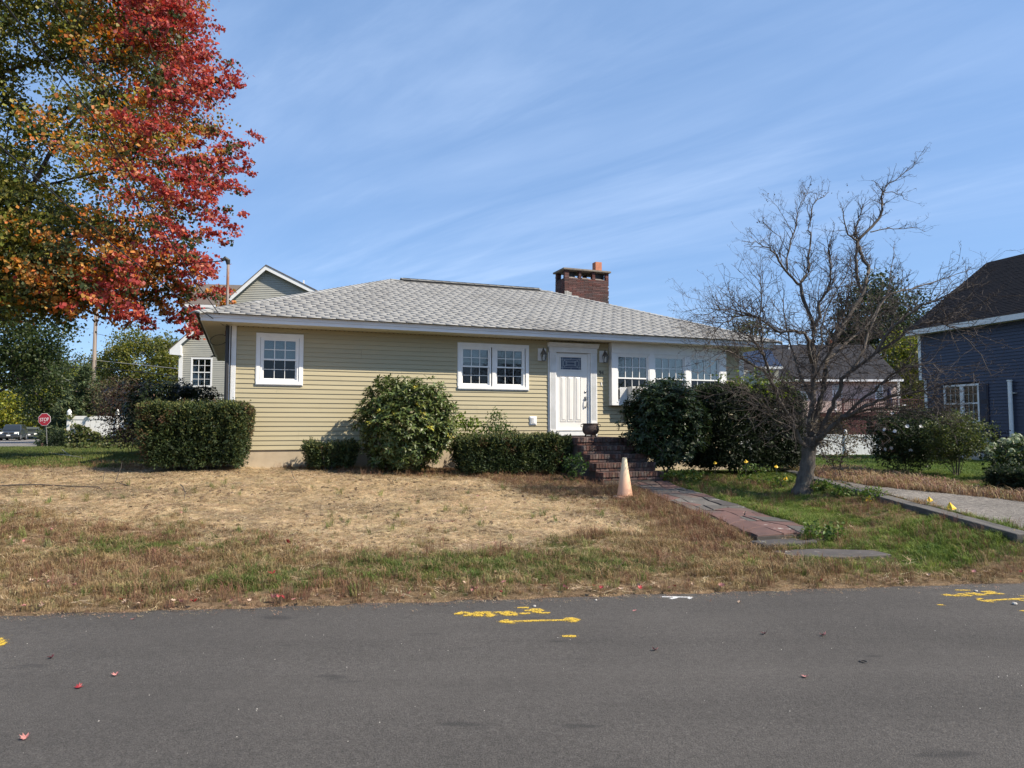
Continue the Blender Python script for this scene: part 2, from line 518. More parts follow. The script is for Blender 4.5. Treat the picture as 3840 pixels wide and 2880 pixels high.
# the bare seeded patch of the front lawn, as a polygon on the ground
PATCH = np.array([(-13.5, 14.2), (-9.0, 14.1), (-6.4, 15.3), (-4.5, 15.4), (-2.5, 14.8), (-0.3, 14.6), (0.6, 13.3), (1.45, 12.9), (1.75, 11.7),
                  (1.35, 9.7), (0.3, 8.75), (-1.6, 8.2), (-3.6, 8.5), (-5.6, 9.5), (-7.6, 10.6), (-10.5, 11.0), (-13.5, 11.2)])
GRAVEL = np.array([(5.9, 8.0), (6.32, 15.0), (6.55, 13.1), (7.75, 10.7), (9.6, 7.9), (5.9, 7.4)])
def zones(x, y):
    """weights of the surfaces of the lawn: tan bare patch, green, brown, red-brown crabgrass"""
    d = y - edge_y(x)
    nz = fbm(x, y, .9, 3, 5) - .5
    nz2 = fbm(x, y, .45, 9) - .5
    T = sstep(poly_sd(x, y, PATCH) + nz * 3.2, -.7, 1.0)
    T = T * (1 - .65 * sstep(fbm(x, y, .7, 21), .58, .72) * sstep(-x, 1.0, 4.0) * sstep(12.2 - y, 0, 1.5))
    right = x > wall_x(y)
    lawnR = sstep(x - (3.35 + (9.2 - y) * .10), 0, .5) * (~right)
    # green: right lawn, far left lawn, islands in the strip by the road
    gl = sstep(y + nz * 2.0, 14.6, 15.6) * sstep(-x + nz, 6.8, 7.6)
    gl = np.maximum(gl, sstep(y, 18.5, 20))
    gs = .8 * sstep(nz2 + .5, .46, .58) * sstep(d + nz, .35, .7) * (1 - sstep(d + nz * 1.4, 2.0, 3.2))
    gr = lawnR * sstep(d + nz * 1.2, .45, .95) * (1 - .55 * sstep(fbm(x, y, .55, 33), .60, .72))
    gr = np.maximum(gr, right * sstep(y + .9 * (x - 7), 14.5, 16.0))
    G = np.clip(np.maximum(np.maximum(gl, gs), gr), 0, 1) * (1 - T * .92)
    R = sstep(fbm(x, y, .8, 51), .44, .58) * (1 - T) * (1 - G)
    return T, G, R

def axis_grid(fine0, fine1, step, far, grow=1.22):
    a = list(np.arange(fine0, fine1 + 1e-6, step))
    s = step; v = a[-1]
    while v < far[1]:
        s *= grow; v += s; a.append(v)
    s = step; v = a[0]; b = []
    while v > far[0]:
        s *= grow; v -= s; b.append(v)
    return np.array(b[::-1] + a)
gx = axis_grid(-15, 10.5, .11, (-700, 700))
gy = axis_grid(4.4, 18.5, .11, (-60, 1500))
X, Y = np.meshgrid(gx, gy)
Z = H(X, Y)
T, G, R = zones(X, Y)
# behind the camera the ground falls in with the road level
c_tan = np.array([.50, .375, .22]); c_soil = np.array([.135, .098, .065]); c_green = np.array([.062, .078, .024]); c_brown = np.array([.24, .175, .095]); c_red = np.array([.21, .14, .082])
Tn = T[..., None]; Gn = G[..., None]; Rn = R[..., None]
base = c_brown * (1 - Rn) + c_red * Rn
base = base * (1 - Gn) + c_green * Gn
base = base * (1 - Tn) + c_tan * Tn
soil = sstep(fbm(X, Y * 1.5, 1.6, 77), .52, .66)[..., None] * (.75 * Tn + .35 * (1 - Tn) * (1 - Gn))
base = base * (1 - soil) + c_soil * soil
vd = (Y - edge_y(X) + (fbm(X, Y, 1.5, 37) - .5) * .5)[..., None]
vk = sstep(.75 - vd, 0, .5) * .8
base = base * (1 - vk) + np.array([.135, .090, .052]) * vk
nx, ny = len(gx), len(gy)
idx = np.arange(nx * ny).reshape(ny, nx)
faces = np.stack([idx[:-1, :-1], idx[:-1, 1:], idx[1:, 1:], idx[1:, :-1]], -1).reshape(-1, 4)
def ground_material():
    m, t, b = nt_mat('lawn_soil')
    a = _n(t, 'ShaderNodeAttribute', attribute_name='col').outputs['Color']
    v = _vec(t, True, (1, 1, 1)); vs = _vec(t, True, (14, 55, 30), (0, 0, .15))
    f1 = _range(t, _noise(t, v, 9, 8, .7), .36, .66, .72, 1.32)
    f2 = _range(t, _noise(t, vs, 1.0, 6, .7), .38, .64, .70, 1.32)
    f3 = _range(t, _noise(t, v, 70, 4, .7), .35, .65, .72, 1.25)
    mu = _n(t, 'ShaderNodeMath', operation='MULTIPLY'); t.links.new(f1, mu.inputs[0]); t.links.new(f2, mu.inputs[1])
    mu2 = _n(t, 'ShaderNodeMath', operation='MULTIPLY'); t.links.new(mu.outputs[0], mu2.inputs[0]); t.links.new(f3, mu2.inputs[1])
    cc = _n(t, 'ShaderNodeVectorMath', operation='SCALE')
    t.links.new(a, cc.inputs[0]); t.links.new(mu2.outputs[0], cc.inputs['Scale'])
    t.links.new(cc.outputs[0], b.inputs['Base Color'])
    b.inputs['Roughness'].default_value = .95
    b.inputs['Specular IOR Level'].default_value = .15
    bn = _n(t, 'ShaderNodeBump'); bn.inputs['Strength'].default_value = .55; bn.inputs['Distance'].default_value = .02
    ad = _n(t, 'ShaderNodeMath', operation='ADD'); t.links.new(f1, ad.inputs[0]); t.links.new(f3, ad.inputs[1])
    t.links.new(ad.outputs[0], bn.inputs['Height']); t.links.new(bn.outputs[0], b.inputs['Normal'])
    return m
M['ground'] = ground_material()
gv = np.stack([X, Y, Z], -1).reshape(-1, 3)
ground = new_obj('ground', np_mesh('ground', gv, faces, M['ground'], smooth=True, col=base.reshape(-1, 3)))
tag(ground, kind='structure')

# ------------------------------------------------------------------ roads
def asphalt(name, c, c2, spots=True, mid=(.82, 1.18)):
    m, t, b = nt_mat(name)
    v = _vec(t, True)
    f = _range(t, _noise(t, v, .55, 5, .6), .35, .68)
    col = _mix(t, f, c, c2)
    g = _range(t, _noise(t, v, 120, 3, .75), .34, .66, .55, 1.45)
    g2 = _range(t, _noise(t, v, 28 if spots else 15, 5, .75), .36, .64, *mid)
    mu = _n(t, 'ShaderNodeMath', operation='MULTIPLY'); t.links.new(g, mu.inputs[0]); t.links.new(g2, mu.inputs[1])
    lane = _range(t, _noise(t, _vec(t, True, (.10, 1.25, 1), (0, 0, -.135)), 1.0, 4, .55), .34, .66, .86, 1.14)
    ml = _n(t, 'ShaderNodeMath', operation='MULTIPLY'); t.links.new(mu.outputs[0], ml.inputs[0]); t.links.new(lane, ml.inputs[1]); mu = ml
    sc = _n(t, 'ShaderNodeVectorMath', operation='SCALE'); t.links.new(col, sc.inputs[0]); t.links.new(mu.outputs[0], sc.inputs['Scale'])
    base = sc.outputs[0]
    # pale stone chips in the wearing course, dark pits and a few oil stains
    vo = _n(t, 'ShaderNodeTexVoronoi'); vo.inputs['Scale'].default_value = 26
    t.links.new(v, vo.inputs['Vector'])
    chip = _range(t, vo.outputs['Distance'], .035, .075, 1, 0)
    gate = _n(t, 'ShaderNodeMath', operation='GREATER_THAN'); gate.inputs[1].default_value = .93
    sepc = _n(t, 'ShaderNodeSeparateColor'); t.links.new(vo.outputs['Color'], sepc.inputs[0]); t.links.new(sepc.outputs[0], gate.inputs[0])
    cg = _n(t, 'ShaderNodeMath', operation='MULTIPLY'); t.links.new(chip, cg.inputs[0]); t.links.new(gate.outputs[0], cg.inputs[1])
    base = _mix(t, cg.outputs[0], base, (.34, .32, .29))
    v2 = _n(t, 'ShaderNodeTexVoronoi'); v2.inputs['Scale'].default_value = 60; t.links.new(v, v2.inputs['Vector'])
    pit = _range(t, v2.outputs['Distance'], .10, .24, .75, 0)
    base = _mix(t, pit, base, (.022, .021, .02))
    if spots:
        st = _range(t, _noise(t, _vec(t, True, (.8, 2.8, 1)), 1.5, 3, .5), .655, .72, 0, .55)
        base = _mix(t, st, base, (.03, .029, .028))
    t.links.new(base, b.inputs['Base Color'])
    b.inputs['Roughness'].default_value = .88
    b.inputs['Specular IOR Level'].default_value = .3
    bn = _n(t, 'ShaderNodeBump'); bn.inputs['Strength'].default_value = .7; bn.inputs['Distance'].default_value = .006
    t.links.new(mu.outputs[0], bn.inputs['Height']); t.links.new(bn.outputs[0], b.inputs['Normal'])
    return m
M['asphalt'] = asphalt('asphalt', (.092, .084, .0755), (.072, .066, .0595))
M['asphalt_far'] = asphalt('asphalt_far', (.20, .185, .17), (.16, .15, .14), False)
# near street, with a slightly ragged edge against the lawn
xs = np.concatenate([np.arange(-300, -12, 12.0), np.arange(-12, 12, .06), np.arange(12, 301, 12.0)])
jit = (fbm(xs, xs * 0 + 3, 2.2, 61) - .5) * .16 + (fbm(xs, xs * 0 + 8, 9, 65) - .5) * .05
top = edge_y(xs) + np.where(np.abs(xs) < 12, jit, 0)
rows = [top, top - .35, top - 1.2, top - 4, edge_y(xs) - 9.2, edge_y(xs) - 9.5]
zs = [.003, .010, .02, .035, .012, 0]
vv = np.concatenate([np.stack([xs, r_, np.full_like(xs, z_)], -1) for r_, z_ in zip(rows, zs)])
n = len(xs)
ff = []
for k in range(len(rows) - 1):
    i = np.arange(n - 1) + k * n
    ff.append(np.stack([i, i + n, i + n + 1, i + 1], -1))
road = new_obj('road', np_mesh('road', vv, np.concatenate(ff), M['asphalt'], smooth=True))
tag(road, kind='structure')
# the cross street beyond the left lawn, a sheet over the far ground
far_pts = [(-260, 36.0), (-27.4, 42.6), (-34, 54), (-52, 84), (-97, 160), (-260, 190)]
fv = [(x_, y_, .12) for x_, y_ in far_pts]
me = bpy.data.meshes.new('street'); me.from_pydata(fv, [], [tuple(range(len(fv)))]); me.materials.append(M['asphalt_far'])
tag(new_obj('street', me), kind='structure')

# gravel driveway behind the timber edging
gp = GRAVEL
def fill_poly(P, step, zf, dz):
    x0, y0 = P.min(0); x1, y1 = P.max(0)
    ax = np.arange(x0, x1 + step, step); ay = np.arange(y0, y1 + step, step)
    AX, AY = np.meshgrid(ax, ay)
    AX = AX.astype(float); AY = AY.astype(float)
    ok = poly_sd(AX, AY, P) > -step * .6
    VV = np.stack([AX, AY, zf(AX, AY) + dz], -1).reshape(-1, 3)
    ii = np.arange(AX.size).reshape(AX.shape)
    q = ok[:-1, :-1] & ok[1:, :-1] & ok[:-1, 1:] & ok[1:, 1:]
    F = np.stack([ii[:-1, :-1], ii[:-1, 1:], ii[1:, 1:], ii[1:, :-1]], -1)[q]
    used = np.unique(F); mp = -np.ones(AX.size, int); mp[used] = np.arange(len(used))
    return VV[used], mp[F]
gvv, gff = fill_poly(gp, .12, H, .012)
M['gravel'] = asphalt('gravel', (.235, .212, .185), (.165, .15, .13), False, (.5, 1.4))
tag(new_obj('driveway', np_mesh('driveway', gvv, gff, M['gravel'], smooth=True)), kind='structure')
# ------------------------------------------------------------------ the ranch house
HX, HY = -5.974, 15.15
house = thing('ranch_house', 'low tan ranch house with grey hip roof, white front door and brick chimney', 'house', (HX, HY, 0), TH)
def hw(x, y, z=0.0):
    """house local -> world"""
    return np.array([HX + UW[0] * x - NW[0] * y, HY + UW[1] * x - NW[1] * y, z])
LEN, DEP = 13.20, 8.3
WT, SB = 3.715, 1.05            # soffit, siding bottom
box_obj('foundation', M['found'], house, .0, LEN, .012, DEP, .0, SB - .005)
box_obj('wall', M['siding_dark'], house, .035, LEN - .035, .34, DEP - .02, SB, WT + .1)
OPEN = [(.462, 1.441, 2.44, 3.58), (4.988, 6.816, 2.43, 3.56), (7.335, 8.705, 1.00, 3.665), (9.05, 12.60, 2.09, 3.75)]
E_ = (WT - SB) / 26
def board(x0, x1, z0, z1, zb, parent, y0=0.0):
    """a clapboard piece between z0 and z1 of a course that starts at zb: bottom edge stands proud"""
    def yy(z): return y0 - .0195 + .0165 * (z - zb) / E_
    vs = [(x0, yy(z0), z0), (x1, yy(z0), z0), (x1, y0 + .03, z0), (x0, y0 + .03, z0), (x0, yy(z1), z1), (x1, yy(z1), z1), (x1, y0 + .03, z1), (x0, y0 + .03, z1)]
    return MB().hexa(vs).build('siding_board', M['siding'], parent)
rb = random.Random(4)
for k in range(26):
    z0 = SB + k * E_; z1 = z0 + E_
    iv = [(.062, 13.138)]
    fill = []
    for (a, b_, lo, hi) in OPEN:
        ov = min(z1, hi) - max(z0, lo)
        if ov > .004:
            iv = [p for (p0, p1) in iv for p in (((p0, min(a, p1)), (max(b_, p0), p1)) if (a < p1 and b_ > p0) else ((p0, p1),)) if p[1] - p[0] > .02]
            if lo - z0 > .004: fill.append((a, b_, z0, lo))
            if z1 - hi > .004: fill.append((a, b_, hi, z1))
    for (p0, p1) in iv:
        cut = [p0]
        # panels are about 3.7 m long; pairs of courses share a joint
        off = (k // 2) * 1.37 % 3.66
        j = off
        while j < p1 - .5:
            if j > p0 + .5: cut.append(j)
            j += 3.66
        cut.append(p1)
        for i in range(len(cut) - 1):
            board(cut[i] + (.0008 if i else 0), cut[i + 1] - (.0008 if i < len(cut) - 2 else 0), z0, z1, z0, house)
    for (a, b_, lo, hi) in fill:
        board(a, b_, lo, hi, z0, house)
# end walls: clapboards running back
for sx in (0, 1):
    for k in range(26):
        z0 = SB + k * E_; z1 = z0 + E_
        def xx(z, s=sx): return (-.0155 + .0125 * (z - z0) / E_) if s == 0 else LEN + .0155 - .0125 * (z - z0) / E_
        xi = .03 if sx == 0 else LEN - .03
        vs = [(xx(z0), .06, z0), (xi, .06, z0), (xi, DEP - .03, z0), (xx(z0), DEP - .03, z0), (xx(z1), .06, z1), (xi, .06, z1), (xi, DEP - .03, z1), (xx(z1), DEP - .03, z1)]
        if sx == 1: vs = [vs[i] for i in (1, 0, 3, 2, 5, 4, 7, 6)]
        MB().hexa(vs).build('siding_board', M['siding'], house)
# fluted corner boards
def fluted(x0, x1, y, z0, z1, f0, f1, n, name='corner_board', mat=None):
    """flat board with n raised fillets between f0 and f1"""
    m = MB().box(x0, x1, y, y + .05, z0, z1)
    w = (x1 - x0 - .024) / (2 * n + 1)
    m.box(x0, x1, y - .008, y, z0, f0); m.box(x0, x1, y - .008, y, f1, z1)
    m.box(x0, x0 + .012 + w, y - .008, y, f0, f1); m.box(x1 - .012 - w, x1, y - .008, y, f0, f1)
    for i in range(1, n):
        a = x0 + .012 + w * 2 * i
        m.box(a, a + w, y - .008, y, f0, f1)
    return m.build(name, mat or M['white'], house)
fluted(-.085, .058, -.03, SB - .01, WT, SB + .08, 3.42, 5)
fluted(13.142, 13.285, -.03, SB - .01, WT, SB + .08, 3.42, 5)
box_obj('corner_board', M['white'], house, -.086, -.03, .0202, .10, SB - .01, WT)
box_obj('corner_board', M['white'], house, 13.23, 13.286, .0202, .10, SB - .01, WT)

# eaves: soffit, two-step fascia, drip edge
OV = .60
m = MB()
m.box(-OV, LEN + OV, -OV, -.001, WT, WT + .02); m.box(-OV, LEN + OV, DEP + .001, DEP + OV, WT, WT + .02)
m.box(-OV, -.001, -.001, DEP + .001, WT, WT + .02); m.box(LEN + .001, LEN + OV, -.001, DEP + .001, WT, WT + .02)
sof = m.build('soffit', M['soffit'], house)
m = MB()                                        # panel joints of the soffit
for i in range(140):
    x = -.5 + i * .1016
    if x < LEN + .5: m.box(x, x + .006, -OV + .02, -.03, WT - .004, WT - .0005)
for i in range(90):
    y = -.5 + i * .1016
    m.box(-OV + .02, -.03, y, y + .006, WT - .004, WT - .0005)
pj = m.build('panel_joint', M['soffit'], sof); pj['kind'] = 'stuff'
m = MB()
for i in range(132):
    x = .08 + i * .1016
    m.box(x, x + .022, -.032, -.004, WT - .014, WT - .006)
vh = m.build('vent_hole', M['black'], sof); vh['kind'] = 'stuff'
def ring(name, o0, o1, z0, z1, mat):
    m = MB()
    m.box(-o1, LEN + o1, -o1, -o0, z0, z1); m.box(-o1, LEN + o1, DEP + o0, DEP + o1, z0, z1)
    m.box(-o1, -o0, -o0, DEP + o0, z0, z1); m.box(LEN + o0, LEN + o1, -o0, DEP + o0, z0, z1)
    return m.build(name, mat, house)
ring('fascia', OV, OV + .022, WT - .004, WT + .068, M['fascia'])
ring('fascia', OV - .01, OV + .040, WT + .070, WT + .152, M['fascia'])
ring('drip_edge', OV + .002, OV + .118, WT + .1525, WT + .160, M['ridge'])

# hip roof
RO, RP = .735, .402
EX0, EX1, EY0, EY1 = -RO, LEN + .835, -RO, DEP + RO
HALF = (EY1 - EY0) / 2
RZ_E, RZ_T = WT + .150, WT + .150 + RP * HALF
RY = DEP / 2
RX0, RX1 = EX0 + HALF, EX1 - HALF
roof = MB()
vs = [(EX0, EY0, RZ_E), (EX1, EY0, RZ_E), (EX1, EY1, RZ_E), (EX0, EY1, RZ_E), (RX0, RY, RZ_T), (RX1, RY, RZ_T),
      (EX0, EY0, RZ_E - .0), (EX1, EY0, RZ_E - .0), (EX1, EY1, RZ_E), (EX0, EY1, RZ_E)]
roof.add(vs[:6], [(0, 1, 5, 4), (1, 2, 5), (2, 3, 4, 5), (3, 0, 4), (0, 3, 2, 1)])
roof_o = roof.build('roof', M['shingle_dark'], house)
SL = math.sqrt(1 + RP * RP)                       # slope length per metre run
EXPO = .127 / SL                                  # run of one course
NCOURSE = int(HALF / EXPO)
def shingle_piece(s0, s1, c, face):
    """one tab on a roof face; s along the eave, c course. returns 8 verts in house frame"""
    r0 = c * EXPO; r1 = r0 + EXPO * 1.02
    t0, t1 = .011, .0015
    def pt(s, r, up):
        z = RZ_E + RP * r + up
        if face == 0: return (s, EY0 + r, z)
        if face == 2: return (s, EY1 - r, z)
        if face == 1: return (EX0 + r, s, z)
        return (EX1 - r, s, z)
    return [pt(s0, r0, -.002), pt(s1, r0, -.002), pt(s1, r1, -.002), pt(s0, r1, -.002), pt(s0, r0, t0), pt(s1, r0, t0), pt(s1, r1, t1), pt(s0, r1, t1)]
singles = []; rest = MB()
for face in (0, 1, 3, 2):
    for c in range(NCOURSE):
        r0 = c * EXPO
        a = (EX0 if face in (0, 2) else EY0) + r0 + EXPO * .5
        b_ = (EX1 if face in (0, 2) else EY1) - r0 - EXPO * .5
        s = a - ((c % 2) * .1524 + .07 * ((c * 7) % 3) + rb.uniform(0, .012)) % .3048
        while s < b_:
            s0 = max(s, a); s1 = min(s + .3048, b_)
            if s1 - s0 > .03:
                j = rb.uniform(-.002, .002)
                p = shingle_piece(s0 + .007, s1 - .007, c, face)
                p = [(q[0], q[1], q[2] + (j if i >= 4 else 0)) for i, q in enumerate(p)]
                if face == 0: singles.append((c, abs(s0 + .15 - 2.0), p))
                else: rest.hexa(p)
            s += .3048
# the 300 tabs nearest the camera as pieces of their own
def shade(n):                                      # each tab its own grey, eight corners alike
    g = np.repeat(RNG.normal(1, .045, n // 8), 8)[:, None]
    return np.clip(np.array([[.312, .310, .297]]) * g, .12, .5)
singles.sort(key=lambda q: (q[0] * .55 + q[1]))
for i, (c, _, p) in enumerate(singles):
    if i < 290:
        m1 = MB().hexa(p); new_obj('shingle', np_mesh('shingle', m1.v, m1.f, M['shingle_attr'], col=shade(8)), roof_o)
    else: rest.hexa(p)
so = new_obj('shingle', np_mesh('shingle', rest.v, rest.f, M['shingle_attr'], col=shade(len(rest.v))), roof_o); so['kind'] = 'stuff'
# hip caps and ridge vent
def along(p, q, n, name, mat, w=.15, th=.012, parent=None):
    p = Vector(p); q = Vector(q); d = (q - p).normalized(); L = (q - p).length
    side = Vector((-d.y, d.x, 0)).normalized(); st = L / n
    for i in range(n):
        a = p + d * (i * st); b_ = p + d * ((i + 1) * st + .03)
        up0, up1 = Vector((0, 0, .030)), Vector((0, 0, .014))
        dn = Vector((0, 0, -w * RP * .72))
        vs = [a + side * w + dn, a - side * w + dn, b_ - side * w + dn, b_ + side * w + dn, a + side * w + dn + up0, a - side * w + dn + up0, b_ - side * w + dn + up1, b_ + side * w + dn + up1]
        m = MB()
        m.hexa([a + side * w + dn, a, b_, b_ + side * w + dn, a + side * w + dn + up0, a + up0, b_ + up1, b_ + side * w + dn + up1])
        m.hexa([a, a - side * w + dn, b_ - side * w + dn, b_, a + up0, a - side * w + dn + up0, b_ - side * w + dn + up1, b_ + up1])
        m.build(name, mat, parent)
along((EX0, EY0, RZ_E), (RX0, RY, RZ_T), 40, 'hip_cap', M['shingle'], parent=roof_o)
along((EX1, EY0, RZ_E), (RX1, RY, RZ_T), 40, 'hip_cap', M['shingle'], parent=roof_o)
along((EX0, EY1, RZ_E), (RX0, RY, RZ_T), 10, 'hip_cap', M['shingle'], parent=roof_o)
along((EX1, EY1, RZ_E), (RX1, RY, RZ_T), 10, 'hip_cap', M['shingle'], parent=roof_o)
box_obj('ridge_vent', M['ridge'], roof_o, RX0 + .35, RX1 - .35, RY - .15, RY + .15, RZ_T - .05, RZ_T + .055)
along((RX0 + .3, RY, RZ_T + .055), (RX1 - .3, RY, RZ_T + .055), 18, 'hip_cap', M['shingle'], w=.17, parent=roof_o)
along((RX0, RY, RZ_T + .004), (RX0 + .32, RY, RZ_T + .004), 1, 'hip_cap', M['shingle'], parent=roof_o)
along((RX1 - .32, RY, RZ_T + .004), (RX1, RY, RZ_T + .004), 1, 'hip_cap', M['shingle'], parent=roof_o)

# ---------------- windows
def window(x0, x1, z0, z1, sashes, cols=3, rows=2, y=0.0, trim=.075, parent=house, name='window', blind_to=None, curtain=False, mulls=()):
    """double-hung window with casing; sashes: list of (sx0, sx1); y is the wall plane"""
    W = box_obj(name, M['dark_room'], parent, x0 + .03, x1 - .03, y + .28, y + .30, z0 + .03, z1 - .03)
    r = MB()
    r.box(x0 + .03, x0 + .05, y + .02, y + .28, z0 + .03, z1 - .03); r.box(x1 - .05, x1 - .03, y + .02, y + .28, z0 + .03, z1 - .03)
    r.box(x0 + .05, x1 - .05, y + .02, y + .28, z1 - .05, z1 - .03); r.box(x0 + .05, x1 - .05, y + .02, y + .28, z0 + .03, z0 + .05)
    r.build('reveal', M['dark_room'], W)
    # casing: head, sill and sides, each with a raised outer bead
    c = MB()
    yo = y - .040
    c.box(x0, x0 + trim, yo, y + .02, z0 + trim * .9, z1 - trim); c.box(x1 - trim, x1, yo, y + .02, z0 + trim * .9, z1 - trim)
    c.box(x0, x1, yo - .001, y + .02, z1 - trim, z1); c.box(x0 - .004, x1 + .004, yo - .018, y + .02, z0, z0 + trim * .9)
    c.box(x0 - .014, x0 - .001, yo + .008, y - .002, z0 - .02, z1 + .014); c.box(x1 + .001, x1 + .014, yo + .008, y - .002, z0 - .02, z1 + .014)
    c.box(x0, x1, yo + .008, y - .002, z1 + .001, z1 + .014); c.box(x0, x1, yo + .004, y - .002, z0 - .022, z0 - .002)
    for (a, b_) in mulls: c.box(a, b_, yo + .001, y + .02, z0 + trim * .9, z1 - trim)
    c.build('casing', M['white'], W)
    for (s0, s1) in sashes:
        zb, zt = z0 + trim * .9 + .012, z1 - trim - .012
        zm = (zb + zt) / 2
        fr = MB()                                   # vinyl master frame, stepping inward
        fr.box(s0 - .07, s0 - .035, y - .022, y + .05, zb - .012, zt + .012); fr.box(s1 + .035, s1 + .07, y - .022, y + .05, zb - .012, zt + .012)
        fr.box(s0 - .035, s1 + .035, y - .022, y + .05, zt - .022, zt + .012); fr.box(s0 - .035, s1 + .035, y - .022, y + .05, zb - .012, zb + .022)
        fr.build('frame', M['vinyl'], W)
        for (half, za, zc, yy) in (('upper', zm - .018, zt - .022, y + .000), ('lower', zb + .022, zm + .018, y + .024)):
            f = MB(); t = .034
            f.box(s0 - .035, s0, yy, yy + .022, za, zc); f.box(s1, s1 + .035, yy, yy + .022, za, zc)
            f.box(s0, s1, yy, yy + .022, zc - t, zc); f.box(s0, s1, yy, yy + .022, za, za + t)
            f.build('sash', M['vinyl'], W)
            ga, gb = za + t, zc - t
            pw = (s1 - s0) / cols; ph = (gb - ga) / rows
            mm = MB(); bw = .0085 if half == 'upper' else .0055
            for i in range(1, cols): mm.box(s0 + pw * i - bw, s0 + pw * i + bw, yy + .003, yy + .016, ga, gb)
            for j in range(1, rows):
                for i in range(cols): mm.box(s0 + pw * i + bw, s0 + pw * (i + 1) - bw, yy + .004, yy + .015, ga + ph * j - bw, ga + ph * j + bw)
            mm.build('muntin', M['vinyl'], W)
            for i in range(cols):
                for j in range(rows):
                    box_obj('pane', M['glass'] if half == 'upper' else M['glass_screen'], W, s0 + pw * i + .001, s0 + pw * (i + 1) - .001, yy + .0165, yy + .0195, ga + ph * j + .001, ga + ph * (j + 1) - .001)
        if blind_to is not None:
            b = MB(); zz = zt - .02; bt = zb + (zt - zb) * blind_to
            while zz > bt:
                b.add([(s0 - .03, y + .095, zz), (s1 + .03, y + .095, zz), (s1 + .03, y + .078, zz - .024), (s0 - .03, y + .078, zz - .024)], [(0, 1, 2, 3)])
                zz -= .0225
            b.build('blind', M['blind'], W)
        if curtain:
            n_ = 40; vs = []; fs = []
            for i in range(n_ + 1):
                xx_ = s0 - .03 + (s1 - s0 + .06) * i / n_
                yy_ = y + .12 + .02 * math.sin(i * 1.7)
                vs += [(xx_, yy_, zb), (xx_, yy_, zt)]
            fs = [(2 * i, 2 * i + 2, 2 * i + 3, 2 * i + 1) for i in range(n_)]
            MB().add(vs, fs).build('curtain', M['curtain'], W)
    return W
w1 = window(.472, 1.431, 2.466, 3.570, [(.624, 1.279)], blind_to=.5)
w2 = window(4.998, 6.806, 2.455, 3.550, [(5.128, 5.762), (6.002, 6.640)], blind_to=.62, mulls=[(5.858, 5.940)])
# the bay
P_ = -.17
bay = MB()
bay.box(9.055, 12.595, P_ + .02, .03, 2.10, 2.16); bay.box(9.055, 12.595, P_ + .02, .03, 3.46, WT - .001)
bay.box(9.055, 9.13, P_ + .02, .028, 2.16, 3.46); bay.box(12.52, 12.595, P_ + .02, .028, 2.16, 3.46)
bay_o = bay.build('bay_window', M['white'], house)
fr = MB()
fr.box(9.053, 12.597, P_ - .012, P_ + .02, 3.475, WT - .002)      # head board
fr.box(9.048, 12.602, P_ - .024, P_ + .02, 3.452, 3.474)
fr.box(9.053, 12.597, P_ - .006, P_ + .02, 2.10, 2.168)
for a, b_ in ((9.053, 9.205), (10.172, 10.312), (11.292, 11.432), (12.402, 12.597)):
    fr.box(a, b_, P_ - .004, P_ + .02, 2.168, 3.452)
fr.build('frame', M['white'], bay_o)
for i, (a, b_) in enumerate(((9.205, 10.172), (10.312, 11.292), (11.432, 12.402))):
    window(a, b_, 2.168, 3.452, [(a + .068, b_ - .068)], cols=4, rows=2, y=P_ + .045, trim=.03, parent=bay_o, blind_to=(None if i == 0 else .05))
# ---------------- front door and its surround
for a, b_, zb in ((7.368, 7.537, 1.325), (8.505, 8.675, 1.534)):
    fluted(a, b_, -.062, zb, 3.42, zb + .17, 3.36, 5, 'pilaster', M['white_old'])
box_obj('post_stub', M['brownwood'], house, 8.53, 8.635, -.045, .02, 1.315, 1.53)
box_obj('door_jamb', M['white_old'], house, 8.637, 8.672, -.04, .02, 1.315, 1.53)
h = MB()
h.box(7.352, 8.690, -.075, .02, 3.421, 3.545)
h.prism([(-.080, 3.546), (-.095, 3.575), (-.135, 3.622), (-.150, 3.628), (-.150, 3.655), (.02, 3.655), (.02, 3.546)], 'x', 7.312, 8.728)
h.build('door_header', M['white_old'], house, bevel=.004)
j = MB()
j.box(7.538, 7.572, -.03, .03, 1.456, 3.42); j.box(8.460, 8.504, -.03, .03, 1.456, 3.42); j.box(7.572, 8.460, -.03, .03, 3.452, 3.42 + .001)
j.box(7.572, 7.584, -.012, .03, 1.456, 3.44); j.box(8.448, 8.460, -.012, .03, 1.456, 3.44)
j.build('door_jamb', M['white'], house)
box_obj('door_jamb', M['white'], house, 7.3365, 7.3675, -.03, .02, 1.0, 3.42)
box_obj('door_jamb', M['white'], house, 8.6755, 8.7035, -.03, .02, 1.0, 3.42)
door = box_obj('front_door', M['door'], house, 7.585, 8.447, .004, .045, 1.46, 3.418)
